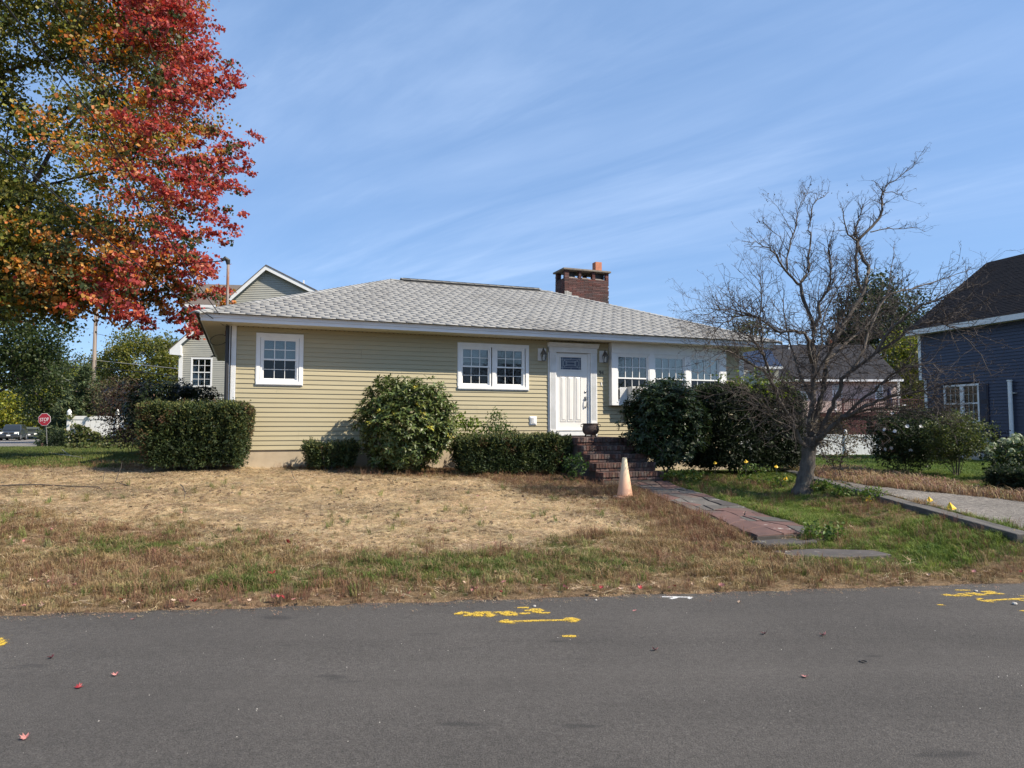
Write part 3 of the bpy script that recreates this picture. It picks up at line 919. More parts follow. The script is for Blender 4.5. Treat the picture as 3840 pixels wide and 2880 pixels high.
for a in (7.682, 7.885, 8.090):                  # three tall raised panels
    d = MB(); z0, z1, x0, x1 = 1.68, 2.835, a, a + .172
    for (x_0, x_1, z_0, z_1) in ((x0, x0 + .014, z0, z1), (x1 - .014, x1, z0, z1), (x0 + .014, x1 - .014, z0, z0 + .014), (x0 + .014, x1 - .014, z1 - .014, z1)):
        d.box(x_0, x_1, -.008, .004, z_0, z_1)
    d.hexa([(x0 + .03, .0035, z0 + .03), (x1 - .03, .0035, z0 + .03), (x1 - .03, .0045, z0 + .03), (x0 + .03, .0045, z0 + .03),
            (x0 + .03, .0035, z1 - .03), (x1 - .03, .0035, z1 - .03), (x1 - .03, .0045, z1 - .03), (x0 + .03, .0045, z1 - .03)])
    # raised field with sloping sides
    a0, a1, b0, b1 = x0 + .022, x1 - .022, x0 + .05, x1 - .05
    d.add([(a0, .0035, z0 + .022), (a1, .0035, z0 + .022), (a1, .0035, z1 - .022), (a0, .0035, z1 - .022), (b0, -.012, z0 + .055), (b1, -.012, z0 + .055), (b1, -.012, z1 - .055), (b0, -.012, z1 - .055)],
          [(4, 5, 6, 7), (0, 1, 5, 4), (1, 2, 6, 5), (2, 3, 7, 6), (3, 0, 4, 7)])
    d.build('panel', M['door'], door)
d = MB()
gx0, gx1, gz0, gz1 = 7.695, 8.262, 2.995, 3.305
d.box(gx0 - .035, gx0, -.012, .004, gz0 - .035, gz1 + .035); d.box(gx1, gx1 + .035, -.012, .004, gz0 - .035, gz1 + .035)
d.box(gx0, gx1, -.012, .004, gz1, gz1 + .035); d.box(gx0, gx1, -.012, .004, gz0 - .035, gz0)
d.build('glass_frame', M['door'], door, bevel=.003)
box_obj('pane', M['leaded'], door, gx0 + .001, gx1 - .001, .0005, .003, gz0 + .001, gz1 - .001)
d = MB()
def came(x0, x1, z0, z1): d.box(gx0 + x0, gx0 + x1, -.005, .0004, gz0 + z0, gz0 + z1)
w_, h_ = gx1 - gx0, gz1 - gz0; t = .0065
for xx in (.048, w_ - .055): came(xx, xx + t, 0, h_)
for zz in (.048, h_ - .055): came(0, .048, zz, zz + t); came(.048 + t, w_ - .055, zz, zz + t); came(w_ - .055 + t, w_, zz, zz + t)
for zz in (.092, h_ - .098): came(.07, w_ - .077, zz, zz + t)
for xx in (.07, w_ - .077 - t): came(xx, xx + t, .092 + t, h_ - .098)
for xx in (.14, .165, w_ - .175, w_ - .15): came(xx, xx + t, .092 + t, h_ - .098)
for zz in (.118, h_ - .124): came(.165 + t, w_ - .175, zz, zz + t)
came(w_ / 2, w_ / 2 + t, h_ - .048, h_); came(w_ / 2, w_ / 2 + t, 0, .048)
for xx in (.10, w_ - .115): came(xx, xx + .016, .062, .078); came(xx, xx + .016, h_ - .084, h_ - .068)
d.build('lead_came', M['lead'], door)
d = MB().lathe([(.030, 0), (.030, .012), (.022, .018)], 16)
o = d.build('deadbolt', M['nickel'], door, smooth=True); o.rotation_euler = (math.pi / 2, 0, 0); o.location = (8.382, .004, 2.437)
d = MB()
d.box(8.362, 8.402, -.010, .004, 2.215, 2.315); d.box(8.366, 8.398, -.010, .004, 2.03, 2.075)
d.tube([(8.382, -.01, 2.26), (8.385, -.055, 2.245), (8.392, -.066, 2.17), (8.388, -.055, 2.08), (8.382, -.01, 2.055)], [.010, .011, .012, .011, .009], 8)
d.tube([(8.382, -.008, 2.292), (8.382, -.05, 2.298)], [.008, .016], 8)
d.build('door_handle', M['nickel'], door)
t_ = MB()
t_.box(7.558, 8.50, -.055, .02, 1.322, 1.452); t_.box(7.545, 8.503, -.075, .02, 1.4525, 1.464)
t_.build('threshold', M['white_old'], house, bevel=.006)
# torn weather strip hanging beside the door
ws = MB(); pts = []
for i in range(12):
    z = 1.5 + i * .098
    ws.hexa([(8.455, -.030, z), (8.478 + rb.uniform(-.012, .012), -.034, z), (8.478, -.031, z), (8.455, -.028, z), (8.455, -.030, z + .097), (8.476 + rb.uniform(-.012, .012), -.034, z + .097), (8.478, -.031, z + .097), (8.455, -.028, z + .097)])
ws.build('weather_strip', M['vinyl'], house)

# ---------------- wall lanterns, house number, bell, outlet vent
def lantern(x0, x1, z0, z1, label):
    W = box_obj('wall_lantern', M['white'], house, x0, x1, -.034, -.002, z0, z1, bevel=.004)
    W['label'] = label
    cx, zc = (x0 + x1) / 2, (z0 + z1) / 2
    yy = -.135
    m = MB()
    m.tube([(cx, -.034, zc + .06), (cx, -.085, zc + .13), (cx, -.13, zc + .165), (cx, yy, zc + .10)], [.010, .010, .009, .009], 8)
    m.lathe([(.012, .115), (.030, .09), (.052, .055), (.072, .02), (.083, .0), (.083, -.008), (.060, -.010)], 12, (cx, yy, zc + .01))
    m.lathe([(.050, -.165), (.046, -.178), (.012, -.185)], 12, (cx, yy, zc + .01))
    m.tube([(cx, -.034, zc - .02), (cx, -.075, zc - .02)], [.035, .03], 10)
    m.build('lamp_body', M['pewter'], W, smooth=False)
    for k in range(6):
        a = 2 * math.pi * (k + .5) / 6
        b = MB().tube([(cx + .080 * math.cos(a), yy + .080 * math.sin(a), zc + .004), (cx + .050 * math.cos(a), yy + .050 * math.sin(a), zc - .158)], .0035, 5)
        b.build('rib', M['pewter'], W)
    MB().lathe([(.078, 0), (.048, -.158)], 12, (cx, yy, zc + .004), cap=False).build('lamp_glass', M['lampglass'], W, smooth=True)
    mm = MB(); mm.lathe([(.010, -.15), (.010, -.07), (.016, -.05), (.010, -.02)], 8, (cx, yy, zc + .004))
    mm.build('bulb', M['sign_white'], W)
lantern(7.063, 7.282, 3.192, 3.499, 'grey lantern on a white plate left of the front door')
lantern(8.781, 9.005, 3.200, 3.503, 'grey lantern on a white plate right of the front door')
def text_mesh(body, size, name, mat, parent, loc, rot=(math.pi / 2, 0, 0), ext=.003, xs=1.0, align='LEFT'):
    cu = bpy.data.curves.new(name, 'FONT'); cu.body = body; cu.size = size; cu.extrude = ext; cu.align_x = align
    tmp = bpy.data.objects.new('tmp_text', cu); COL.objects.link(tmp)
    dg = bpy.context.evaluated_depsgraph_get()
    me = bpy.data.meshes.new_from_object(tmp.evaluated_get(dg))
    bpy.data.objects.remove(tmp); me.name = name
    me.materials.clear(); me.materials.append(mat)
    o = new_obj(name, me, parent); o.location = loc; o.rotation_euler = rot; o.scale = (xs, 1, 1)
    return o
text_mesh('94', .150, 'house_number', M['black'], house, (8.765, -.020, 2.885), xs=.92)
box_obj('doorbell', M['white'], house, 8.820, 8.845, -.030, -.012, 2.60, 2.685, bevel=.004)
v = box_obj('vent_cover', M['white'], house, 6.835, 7.025, -.035, -.002, 1.59, 1.805, bevel=.004)
m = MB()
m.box(6.855, 7.005, -.052, -.036, 1.615, 1.785); v2 = m.build('vent_hood', M['white'], v, bevel=.004)
m = MB()
for i in range(2): m.box(6.875 + i * .035, 6.888 + i * .035, -.0545, -.0525, 1.64, 1.765)
m.box(6.875, 6.96, -.0546, -.0526, 1.63, 1.639)
m.build('vent_slot', M['black'], v)

# ---------------- chimney beyond the ridge
CY = 4.75
def plane_pt(px, py, y):
    """house-local x, z where the view ray meets the plane local y"""
    r = ray(px, py); q = np.array([HX, HY, 0]) - NW * y
    t = (q @ NW) / (r @ NW); Pw = r * t
    return float((Pw - np.array([HX, HY, 0])) @ UW), float(Pw[2] + EYE)
cx0, _ = plane_pt(2117.5, 1080, CY); cx1, _ = plane_pt(2283, 1080, CY)
_, ctop = plane_pt(2200, 1018, CY); _, copen = plane_pt(2200, 1046, CY)
CD = .75
chim = box_obj('chimney', M['mortar'], house, cx0 + .012, cx1 - .012, CY + .012, CY + CD - .012, 4.6, copen - .02)
ch = .0572
nco = int((copen - 4.75) / ch)
zc0 = copen - nco * ch
def brick_row(z, hgt, off, sides=True, x0=cx0, x1=cx1):
    L = .292; gap = .010
    s = x0 - off
    while s < x1 - .02:
        a, b_ = max(s, x0), min(s + L - gap, x1)
        if b_ - a > .03:
            jy = rb.uniform(-.004, .003)
            box_obj('brick', M['brick'], chim, a, b_, CY + jy, CY + .09, z, z + hgt - .010)
        s += L
    if sides:
        s = CY + .1 - off * .5
        while s < CY + CD - .02:
            a, b_ = max(s, CY + .1), min(s + L - gap, CY + CD)
            if b_ - a > .03:
                jx = rb.uniform(-.004, .003)
                box_obj('brick', M['brick'], chim, x0 + jx, x0 + .09, a, b_, z, z + hgt - .010)
                box_obj('brick', M['brick'], chim, x1 - .09, x1 + jx, a, b_, z, z + hgt - .010)
            s += L
for k in range(nco):
    brick_row(zc0 + k * ch, ch, (k % 2) * .146 + rb.uniform(-.01, .01))
hc = (ctop - copen) / 3                       # open arcade under the cap: corner piers and two middle piers
for k in range(3):
    z = copen + k * hc
    for (a, b_) in ((cx0, cx0 + .17), (cx0 + (cx1 - cx0) * .315, cx0 + (cx1 - cx0) * .315 + .10), (cx0 + (cx1 - cx0) * .62, cx0 + (cx1 - cx0) * .62 + .12), (cx1 - .12, cx1)):
        for yy in (CY, CY + CD - .12):
            box_obj('brick', M['brick'], chim, a + rb.uniform(0, .012), b_ - rb.uniform(0, .01), yy, yy + .12, z, z + hc - .008)
m = MB()                                       # the wash of mortar at the openings
for i in range(3):
    a = cx0 + .17 + i * (cx1 - cx0 - .2) / 3
    m.prism([(a, copen - .02), (a + .36, copen - .02), (a + .36, copen), (a + .22, copen + .03), (a + .1, copen + .035), (a, copen + .03)], 'y', CY + .02, CY + CD - .02)
m.build('mortar_wash', M['mortar'], chim)
m = MB()
ov = .065
m.hexa([(cx0 - ov, CY - ov, ctop), (cx1 + ov, CY - ov, ctop), (cx1 + ov, CY + CD + ov, ctop), (cx0 - ov, CY + CD + ov, ctop),
        (cx0 - ov, CY - ov, ctop + .055), (cx1 + ov, CY - ov, ctop + .055), (cx1 + ov, CY + CD + ov, ctop + .055), (cx0 - ov, CY + CD + ov, ctop + .055)])
m.hexa([(cx0 - ov, CY - ov, ctop + .055), (cx1 + ov, CY - ov, ctop + .055), (cx1 + ov, CY + CD + ov, ctop + .055), (cx0 - ov, CY + CD + ov, ctop + .055),
        (cx0 + .05, CY + .1, ctop + .10), (cx1 - .05, CY + .1, ctop + .10), (cx1 - .05, CY + CD - .1, ctop + .10), (cx0 + .05, CY + CD - .1, ctop + .10)])
m.build('chimney_cap', M['cap'], chim, bevel=.012)
fx, _ = plane_pt(2237, 1000, CY + .4)
fl = MB(); z0, z1 = ctop + .05, ctop + .42
for (a, b_, c, d_) in ((-.12, .12, -.12, -.09), (-.12, .12, .09, .12), (-.12, -.09, -.09, .09), (.09, .12, -.09, .09)):
    fl.box(fx + a, fx + b_, CY + .36 + c, CY + .36 + d_, z0, z1)
fl.build('flue_pipe', M['flue'], chim, bevel=.006)
# dark liner blocks seen through the arcade
box_obj('flue_liner', M['black'], chim, cx0 + .22, cx0 + .48, CY + .22, CY + .5, copen - .02, ctop)
box_obj('flue_liner', M['black'], chim, fx - .17, fx + .17, CY + .2, CY + .52, copen - .02, ctop)
# crumpled flashing stepping down with the hip
m = MB()
for (a, b_, za, zb) in ((0, .16, -.02, .20), (.16, .25, -.06, .17), (.25, .50, -.13, .06), (.50, .74, -.22, -.10)):
    zz = RZ_T - .02 - max(0, (cx0 + a - RX1)) * .0
    n_ = 5
    for i in range(n_):
        u0, u1 = a + (b_ - a) * i / n_, a + (b_ - a) * (i + 1) / n_
        j0 = rb.uniform(.004, .02); j1 = rb.uniform(.004, .02)
        m.hexa([(cx0 + u0, CY - j0, zz + za - .3), (cx0 + u1, CY - j1, zz + za - .3), (cx0 + u1, CY + .0, zz + za - .3), (cx0 + u0, CY + .0, zz + za - .3),
                (cx0 + u0, CY - j1, zz + zb + rb.uniform(-.012, .012)), (cx0 + u1, CY - j0, zz + zb + rb.uniform(-.012, .012)), (cx0 + u1, CY, zz + zb), (cx0 + u0, CY, zz + zb)])
m.build('flashing', M['flash'], chim)

# ---------------- service mast, meter pipe and looped cable at the left corner
mx, mz = plane_pt(852, 1150, .9)
m = MB(); m.tube([(mx, .9, 3.6), (mx, .9, plane_pt(852, 985, .9)[1])], .032, 12)
mast = m.build('service_mast', M['mastrust'], house, smooth=True)
mtz = plane_pt(852, 985, .9)[1]
m = MB()
m.tube([(mx, .9, mtz - .04), (mx - .01, .9, mtz + .05), (mx - .07, .88, mtz + .09), (mx - .13, .86, mtz + .04)], [.04, .055, .05, .03], 10)
m.build('weather_head', M['black'], mast)
m = MB()
m.tube([(-.12, -.03, 3.70), (-.12, -.03, 2.2), (-.13, -.03, 1.0)], .042, 10)
m.tube([(-.05, -.05, 3.70), (-.052, -.05, 1.9), (-.06, -.04, 1.2)], .010, 6)
m.build('meter_pipe', M['black'], house)
box_obj('meter_box', M['pewter'], house, -.20, -.088, .02, .30, 1.50, 2.15)
m = MB()
loop = [(-.12 - .17 * (1 - math.cos(t_)) , -.06, 3.42 + .11 * math.sin(t_) - .03 * (1 - math.cos(t_))) for t_ in np.linspace(0, 2 * math.pi, 20)]
m.tube(loop, .007, 6); m.build('cable_loop', M['cable'], house)
# ------------------------------------------------------------------ brick steps to the door
steps = thing('brick_steps', 'weathered red brick steps leading up to the white front door', 'steps', (HX, HY, 0), TH)
rs = random.Random(8)
SX0, SX1 = 7.02, 8.44
SF, TR, RI = -2.33, .29, .171           # front of the landing, tread, riser
ZL = 1.312
core = MB()
for k in range(5):
    core.box(SX0 + .02 + k * .0, SX1 - .02, SF - k * TR + .02, (-.005 if k == 0 else SF - (k - 1) * TR + .03), .2, ZL - k * RI - .012)
core.build('step_core', M['step_mortar'], steps)
for k in range(5):
    yf = SF - k * TR; zt = ZL - k * RI
    depth = .29
    n = 21; w = (SX1 - SX0) / n
    for i in range(n):                      # bricks on edge along the nosing
        j = rs.uniform(-.004, .004); a = SX0 + i * w
        MB().box(a + .0045, a + w - .0045, yf - .012 + j, yf + depth - .015, zt - .098, zt + rs.uniform(-.005, .003)).build('brick', M['step_brick'], steps, bevel=.004)
    n = 7; w = (SX1 - SX0) / n; o = (k % 2) * w * .5
    xs_ = sorted({SX0, SX1} | {SX0 + o + i * w for i in range(n + 1) if SX0 + .03 < SX0 + o + i * w < SX1 - .03})
    for a, b_ in zip(xs_[:-1], xs_[1:]):
        j = rs.uniform(-.004, .004)
        MB().box(a + .0045, b_ - .0045, yf + .010 + j, yf + .11, zt - .164, zt - .108).build('brick', M['step_brick'], steps, bevel=.004)
    for zz, hh in ((zt - .098, .094), (zt - .164, .056)):   # exposed ends
        for xe in (SX0 - .006, SX1 - .085):
            y = yf + .12
            while y < (-.03 if k == 0 else yf + TR + .02):
                MB().box(xe, xe + .091, y, min(y + .19, -.03), zz, zz + hh).build('brick', M['step_brick'], steps)
                y += .20
for i in range(16):                          # paving bricks on the landing
    for j in range(5):
        a = SX0 + .01 + i * .0885; y = SF + .30 + j * .40
        MB().box(a, a + .082, y, y + .39, ZL - .05, ZL - .006 + rs.uniform(-.004, .003)).build('brick', M['step_brick'], steps)
mat_o = MB().box(7.45, 8.43, -.60, -.09, ZL + .004, ZL + .02).build('door_mat', M['rubber'])
mat_o.location = (HX, HY, 0); mat_o.rotation_euler = (0, 0, TH)
tag(mat_o, 'black rubber mat on the brick landing below the front door', 'door mat')

# cauldron on the landing
pw = hw(7.52, -1.98, ZL + .004)
pot = thing('iron_pot', 'rusty three legged iron cauldron on the brick landing', 'pot', pw); pot.scale = (.82, .82, .86)
prof = [(.10, .055), (.165, .075), (.215, .13), (.232, .20), (.222, .275), (.205, .315), (.212, .335), (.225, .352), (.218, .360), (.198, .352), (.195, .30), (.18, .29)]
MB().lathe(prof, 28).build('pot_body', M['iron'], pot, smooth=True)
MB().lathe([(.2335, .196), (.238, .202), (.2335, .208)], 28, cap=False).build('band', M['iron'], pot, smooth=True)
MB().lathe([(.182, .291), (.1, .302), (.001, .305)], 18, cap=False).build('soil', M['rubber'], pot)
for k in range(3):
    a = 2.1 * k + .5
    MB().tube([(.14 * math.cos(a), .14 * math.sin(a), .09), (.17 * math.cos(a), .17 * math.sin(a), 0)], [.025, .016], 8).build('leg', M['iron'], pot)
for s in (-1, 1):
    MB().tube([(s * .212, 0, .335), (s * .262, 0, .325), (s * .268, 0, .285), (s * .235, 0, .262)], .011, 7).build('handle', M['iron'], pot)

# ------------------------------------------------------------------ flagstone walk
walk = thing('walkway', None, None)
walk['kind'] = 'structure'
M['flag'] = []
for nm, a, b_ in (('red_slate', (.140, .074, .060), (.098, .056, .048)), ('grey_slate', (.120, .108, .094), (.084, .077, .068)), ('brown_slate', (.125, .085, .068), (.085, .062, .052)), ('dark_slate', (.085, .074, .068), (.058, .052, .048))):
    M['flag'].append(pm(nm, a, b_, rough=.8, scale=4, rnd=.18, bump=.35, bscale=45, dirt=(.44, .42, .38), dscale=7.0, dlo=.63, dhi=.72, world=True))
rf = random.Random(21)
wl = [(2.38, 14.85), (2.50, 13.6), (2.66, 12.2), (2.78, 11.2), (2.92, 10.1), (3.02, 8.85)]
wr_ = [(3.22, 14.85), (3.38, 13.6), (3.56, 12.4), (3.68, 11.3), (3.82, 10.2), (3.96, 9.15)]
def lerp_line(L, t):
    u = t * (len(L) - 1); i = min(int(u), len(L) - 2); f = u - i
    return (L[i][0] * (1 - f) + L[i + 1][0] * f, L[i][1] * (1 - f) + L[i + 1][1] * f)
def walk_z(y): return float(np.interp(y, [8.7, 10, 12, 14, 15], [.205, .245, .30, .375, .435]))
NR = 13
grid = []
for i in range(NR + 1):
    t = i / NR
    a = lerp_line(wl, t); b_ = lerp_line(wr_, t)
    row = []
    cuts = [0, .34 + rf.uniform(-.13, .13), .68 + rf.uniform(-.12, .12), 1]
    for j, c in enumerate(cuts):
        p = [a[0] * (1 - c) + b_[0] * c, a[1] * (1 - c) + b_[1] * c]
        if 0 < i < NR: p[1] += rf.uniform(-.17, .17)
        p[0] += rf.uniform(-.05, .05)
        row.append(p)
    grid.append(row)
def stone(poly, col):
    cx = sum(p[0] for p in poly) / len(poly); cy = sum(p[1] for p in poly) / len(poly)
    out = []
    for p in poly:
        d = math.hypot(p[0] - cx, p[1] - cy); f = max(.3, 1 - .014 / d)
        out.append((cx + (p[0] - cx) * f, cy + (p[1] - cy) * f))
    z = walk_z(cy) + rf.uniform(-.008, .008); tx, ty = rf.uniform(-.012, .012), rf.uniform(-.01, .01)
    zt = [walk_z(p[1]) + (z - walk_z(cy)) + tx * (p[0] - cx) + ty * (p[1] - cy) for p in out]
    n = len(out); m = MB()
    m.add([(p[0], p[1], zz - .06) for p, zz in zip(out, zt)] + [(p[0], p[1], zz) for p, zz in zip(out, zt)],
          [tuple(range(n - 1, -1, -1)), tuple(range(n, 2 * n))] + [(i, (i + 1) % n, n + (i + 1) % n, n + i) for i in range(n)])
    return m.build('flagstone', M['flag'][col], walk, bevel=.007)
def cutp(p, q):                                 # irregular mid point
    f = rf.uniform(.4, .6)
    return (p[0] * (1 - f) + q[0] * f + rf.uniform(-.025, .025), p[1] * (1 - f) + q[1] * f + rf.uniform(-.025, .025))
mids = {}
def mid(i, j, i2, j2):
    k = (i, j, i2, j2)
    if k not in mids: mids[k] = cutp(grid[i][j], grid[i2][j2])
    return mids[k]
for i in range(NR):
    for j in range(3):
        p = [grid[i][j], mid(i, j, i, j + 1), grid[i][j + 1], mid(i, j + 1, i + 1, j + 1), grid[i + 1][j + 1], mid(i + 1, j, i + 1, j + 1), grid[i + 1][j], mid(i, j, i + 1, j)]
        c = rf.choices([0, 1, 2, 3], [.46, .20, .20, .14])[0]
        if i == NR - 1: c = (0, 0, 1)[j]
        if rf.random() < .28 and i < NR - 1:
            stone([p[0], p[1], p[5], p[6], p[7]], c); stone([p[1], p[2], p[3], p[4], p[5]], rf.choice([0, 1, 2]))
        else:
            stone(p, c)
m = MB()                                         # bed and end riser under the stones
for i in range(24):
    t0, t1 = i / 24, (i + 1) / 24
    a0, b0, a1, b1 = lerp_line(wl, t0), lerp_line(wr_, t0), lerp_line(wl, t1), lerp_line(wr_, t1)
    q = [a0, b0, b1, a1]
    m.hexa([(x_, y_, .05) for x_, y_ in q] + [(x_, y_, walk_z(y_) - .017) for x_, y_ in q])
m.build('mortar_bed', M['step_mortar'], walk)
for (cx, cy, sx, sy, a) in ((3.32, 8.83, .40, .13, -.32), (3.78, 9.02, .26, .10, -.4)):
    o = MB().box(-sx, sx, -sy, sy, 0, .085).build('step_stone', M['flag'][3], walk, bevel=.02)
    o.location = (cx - .02, cy - .10, .085); o.rotation_euler = (0, 0, -a)
slabp = [(3.02, 8.42), (3.6, 8.56), (4.25, 8.45), (4.32, 8.18), (3.7, 8.02), (3.15, 8.10)]
m = MB(); n = len(slabp)
m.add([(x_, y_, .03) for x_, y_ in slabp] + [(x_, y_, Hs(3.7, 8.25) + .028) for x_, y_ in slabp], [tuple(range(n))[::-1], tuple(range(n, 2 * n))] + [(i, (i + 1) % n, n + (i + 1) % n, n + i) for i in range(n)])
slab = m.build('stone_slab', M['flag'][3], None, bevel=.01)
tag(slab, 'flat dark grey stone slab sunk in the grass below the flagstone walk', 'stone slab')

# ------------------------------------------------------------------ timber edging of the driveway
edging = thing('timber_edging', 'low weathered grey timber edging between the lawn and the gravel driveway', 'retaining wall', (5.7, 8.0, 0))
def edge_beam(y0, y1, z_off0, z_off1, name, half=.11, dx=0.0):
    m = MB()
    def c(y, s, z): return (float(wall_x(y)) + s * half + dx - 5.7, y - 8.0, z)
    t0, t1 = float(wall_top(y0)), float(wall_top(y1))
    m.hexa([c(y0, -1, t0 + z_off0), c(y0, 1, t0 + z_off0), c(y1, 1, t1 + z_off0), c(y1, -1, t1 + z_off0), c(y0, -1, t0 + z_off1), c(y0, 1, t0 + z_off1), c(y1, 1, t1 + z_off1), c(y1, -1, t1 + z_off1)])
    return m.build(name, M['wood_grey'], edging, bevel=.012)
ys = [7.95, 10.35, 12.8, 15.1, 17.1]
for i in range(4):
    edge_beam(ys[i] + .006, ys[i + 1] - .006, -.145, rf.uniform(-.012, .006), 'timber')
    edge_beam(ys[i] + .05, ys[i + 1] - .03, -.33, -.155, 'timber', half=.085, dx=.02)

# ------------------------------------------------------------------ traffic cone
def cone_mat():
    m, t, b = nt_mat('faded_cone')
    z = _n(t, 'ShaderNodeSeparateXYZ'); t.links.new(_n(t, 'ShaderNodeTexCoord').outputs['Object'], z.inputs[0])
    nz = _noise(t, _vec(t, False, (2, 2, .6)), 5, 6, .7)
    ad = _n(t, 'ShaderNodeMath', operation='MULTIPLY_ADD'); ad.inputs[1].default_value = .28; t.links.new(nz, ad.inputs[0]); t.links.new(z.outputs['Z'], ad.inputs[2])
    f = _range(t, ad.outputs[0], .35, .72)
    col = _mix(t, f, (.70, .40, .25), (.72, .60, .40))
    col = _mix(t, _range(t, _noise(t, _vec(t), 28, 8, .8), .64, .72, 0, .8), col, (.26, .16, .11))
    t.links.new(col, b.inputs['Base Color']); b.inputs['Roughness'].default_value = .55
    return m
M['cone'] = cone_mat()
cy_ = 12.8; cx_ = (2340 - 1920) / FPX * cy_
cone = thing('traffic_cone', 'sun bleached pale orange traffic cone standing beside the flagstone walk', 'traffic cone', (cx_, cy_, Hs(cx_, cy_) + .040), .35)
MB().lathe([(.142, .03), (.138, .05), (.040, .70), (.036, .712), (.028, .712), (.028, .66)], 28).build('cone_body', M['cone'], cone, smooth=True)
b_ = MB().prism([(-.175, -.12), (-.12, -.175), (.12, -.175), (.175, -.12), (.175, .12), (.12, .175), (-.12, .175), (-.175, .12)], 'z', 0, .032).build('cone_base', M['cone'], cone, bevel=.008)

# ------------------------------------------------------------------ yellow utility flags
def flag(px, py, Y, label, lean=(0, 0), flip=1, low=False, sc=1.0):
    p = at(px, py, Y); g = Hs(p[0], Y)
    h = max(p[2] - g, .06)
    t = thing('marker_flag', label, 'marker flag', (p[0], Y, g), 0, 'yellow marker flags along the lawn')
    m = MB(); top = (lean[0], lean[1], h + .055)
    m.tube([(-lean[0] * .3, 0, -.02), (lean[0] * .5, lean[1] * .5, h * .55), top], .0022, 5); m.build('stake', M['wire'], t)
    w, hh = .13 * sc, .115 * sc; f = flip
    T3 = np.array(top)
    vs = [T3, T3 + [-f * .40 * w, -.012, -.80 * hh], T3 + [f * .05 * w, -.045 * sc, -1.0 * hh], T3 + [f * .62 * w, -.01, -.72 * hh], T3 + [f * .30 * w, .012, -.30 * hh], T3 + [-f * .16 * w, .006, -.34 * hh], T3 + [f * .06 * w, -.03 * sc, -.55 * hh]]
    fs = [(0, 5, 6), (0, 6, 4), (5, 1, 2), (5, 2, 6), (6, 2, 3), (6, 3, 4)]
    o = MB().add(vs, fs).build('flag_cloth', M['yellowflag'], t)
    md = o.modifiers.new('thick', 'SOLIDIFY'); md.thickness = .002
flag(2680, 1738, 15.6, 'yellow marker flag in shade below the glossy rhododendron', sc=.62)
flag(2796, 1732, 15.3, 'yellow marker flag before the black base of the tall yew', sc=.68)
flag(2912, 1752, 14.9, 'small yellow marker flag between the yew and the bare tree', flip=-1, sc=.62)
flag(2962, 1797, 14.2, 'pale yellow marker flag fallen over left of the bare trunk', lean=(-.07, 0), flip=-1, low=True, sc=.8)
flag(3255, 1892, 11.6, 'crumpled yellow marker flag on the lawn before the timber edging', lean=(.03, 0), flip=-1, sc=1.15)
flag(3485, 1912, 10.55, 'tiny yellow marker flag against the middle of the timber edging', flip=1, sc=.7)
flag(3568, 1926, 9.9, 'large yellow marker flag hanging over the timber edging', lean=(-.02, 0), flip=1, sc=1.1)
flag(3786, 2040, 8.2, 'yellow marker flag at the near end of the timber edging', lean=(.06, 0), flip=-1)

# ------------------------------------------------------------------ spray paint on the road
def paint_mat(name, c):
    m, t, b = nt_mat(name)
    v = _vec(t, True)
    col = _mix(t, _range(t, _noise(t, v, 80, 4, .8), .62, .70, 0, .75), c, (.06, .055, .05))
    t.links.new(col, b.inputs['Base Color']); b.inputs['Roughness'].default_value = .75
    return m
M['paint_y'] = paint_mat('yellow_paint', (.78, .52, .025)); M['paint_w'] = paint_mat('white_spray', (.72, .72, .70))
def road_z(x, y):
    e = float(edge_y(x)) - y
    return float(np.interp(e, [0, .35, 1.2, 4, 9.2], [.003, .010, .02, .035, .012]))
def road_at(px, py):
    p = atz(px, py, .015)
    for _ in range(3): p = atz(px, py, road_z(p[0], p[1]))
    return p
rp = random.Random(5)
def paint(strokes, name, mat, sx, sy, sc, w):
    """strokes traced on the road plane; flat ribbons with uneven edges and overspray specks"""
    m = MB(); lift = .004
    for st in strokes:
        P = [road_at(sx + x / sc, sy + y / sc) for (x, y) in st]
        Q = []
        for a, b_ in zip(P[:-1], P[1:]):
            nseg = max(2, int(np.linalg.norm(b_ - a) / .03))
            Q += [a + (b_ - a) * i / nseg for i in range(nseg)]
        Q.append(P[-1])
        n_ = len(Q); L = []; Rr = []
        for i, q in enumerate(Q):
            d = Q[min(i + 1, n_ - 1)] - Q[max(i - 1, 0)]; d = d / (np.linalg.norm(d) + 1e-9)
            ww = w * rp.uniform(.8, 1.15) * (.6 if i in (0, n_ - 1) else 1)
            nrm = np.array([-d[1], d[0], 0]) * ww
            L.append((q[0] + nrm[0], q[1] + nrm[1], q[2] + lift)); Rr.append((q[0] - nrm[0], q[1] - nrm[1], q[2] + lift))
            for _ in range(3):
                a = rp.uniform(0, 6.28); r = ww * (1 + abs(rp.gauss(0, .6))); s = rp.uniform(.002, .006)
                x_, y_ = q[0] + r * math.cos(a), q[1] + r * math.sin(a)
                m.add([(x_ - s, y_ - s, q[2] + lift + .0002), (x_ + s, y_ - s, q[2] + lift + .0002), (x_ + s * .6, y_ + s, q[2] + lift + .0002)], [(0, 1, 2)])
        lift += .0003
        m.add(L + Rr, [(i, n_ + i, n_ + i + 1, i + 1) for i in range(n_ - 1)])
    return m.build(name, mat, road)
def spray_mat(name, c, lo, hi):
    m, t, b = nt_mat(name)
    b.inputs['Base Color'].default_value = (*c, 1); b.inputs['Roughness'].default_value = .75
    a = _range(t, _noise(t, _vec(t, True), 75, 5, .85), lo, hi)
    t.links.new(a, b.inputs['Alpha'])
    return m
M['paint_y'] = spray_mat('yellow_paint', (.68, .45, .045), .42, .55); M['paint_w'] = spray_mat('white_spray', (.72, .72, .70), .40, .50)
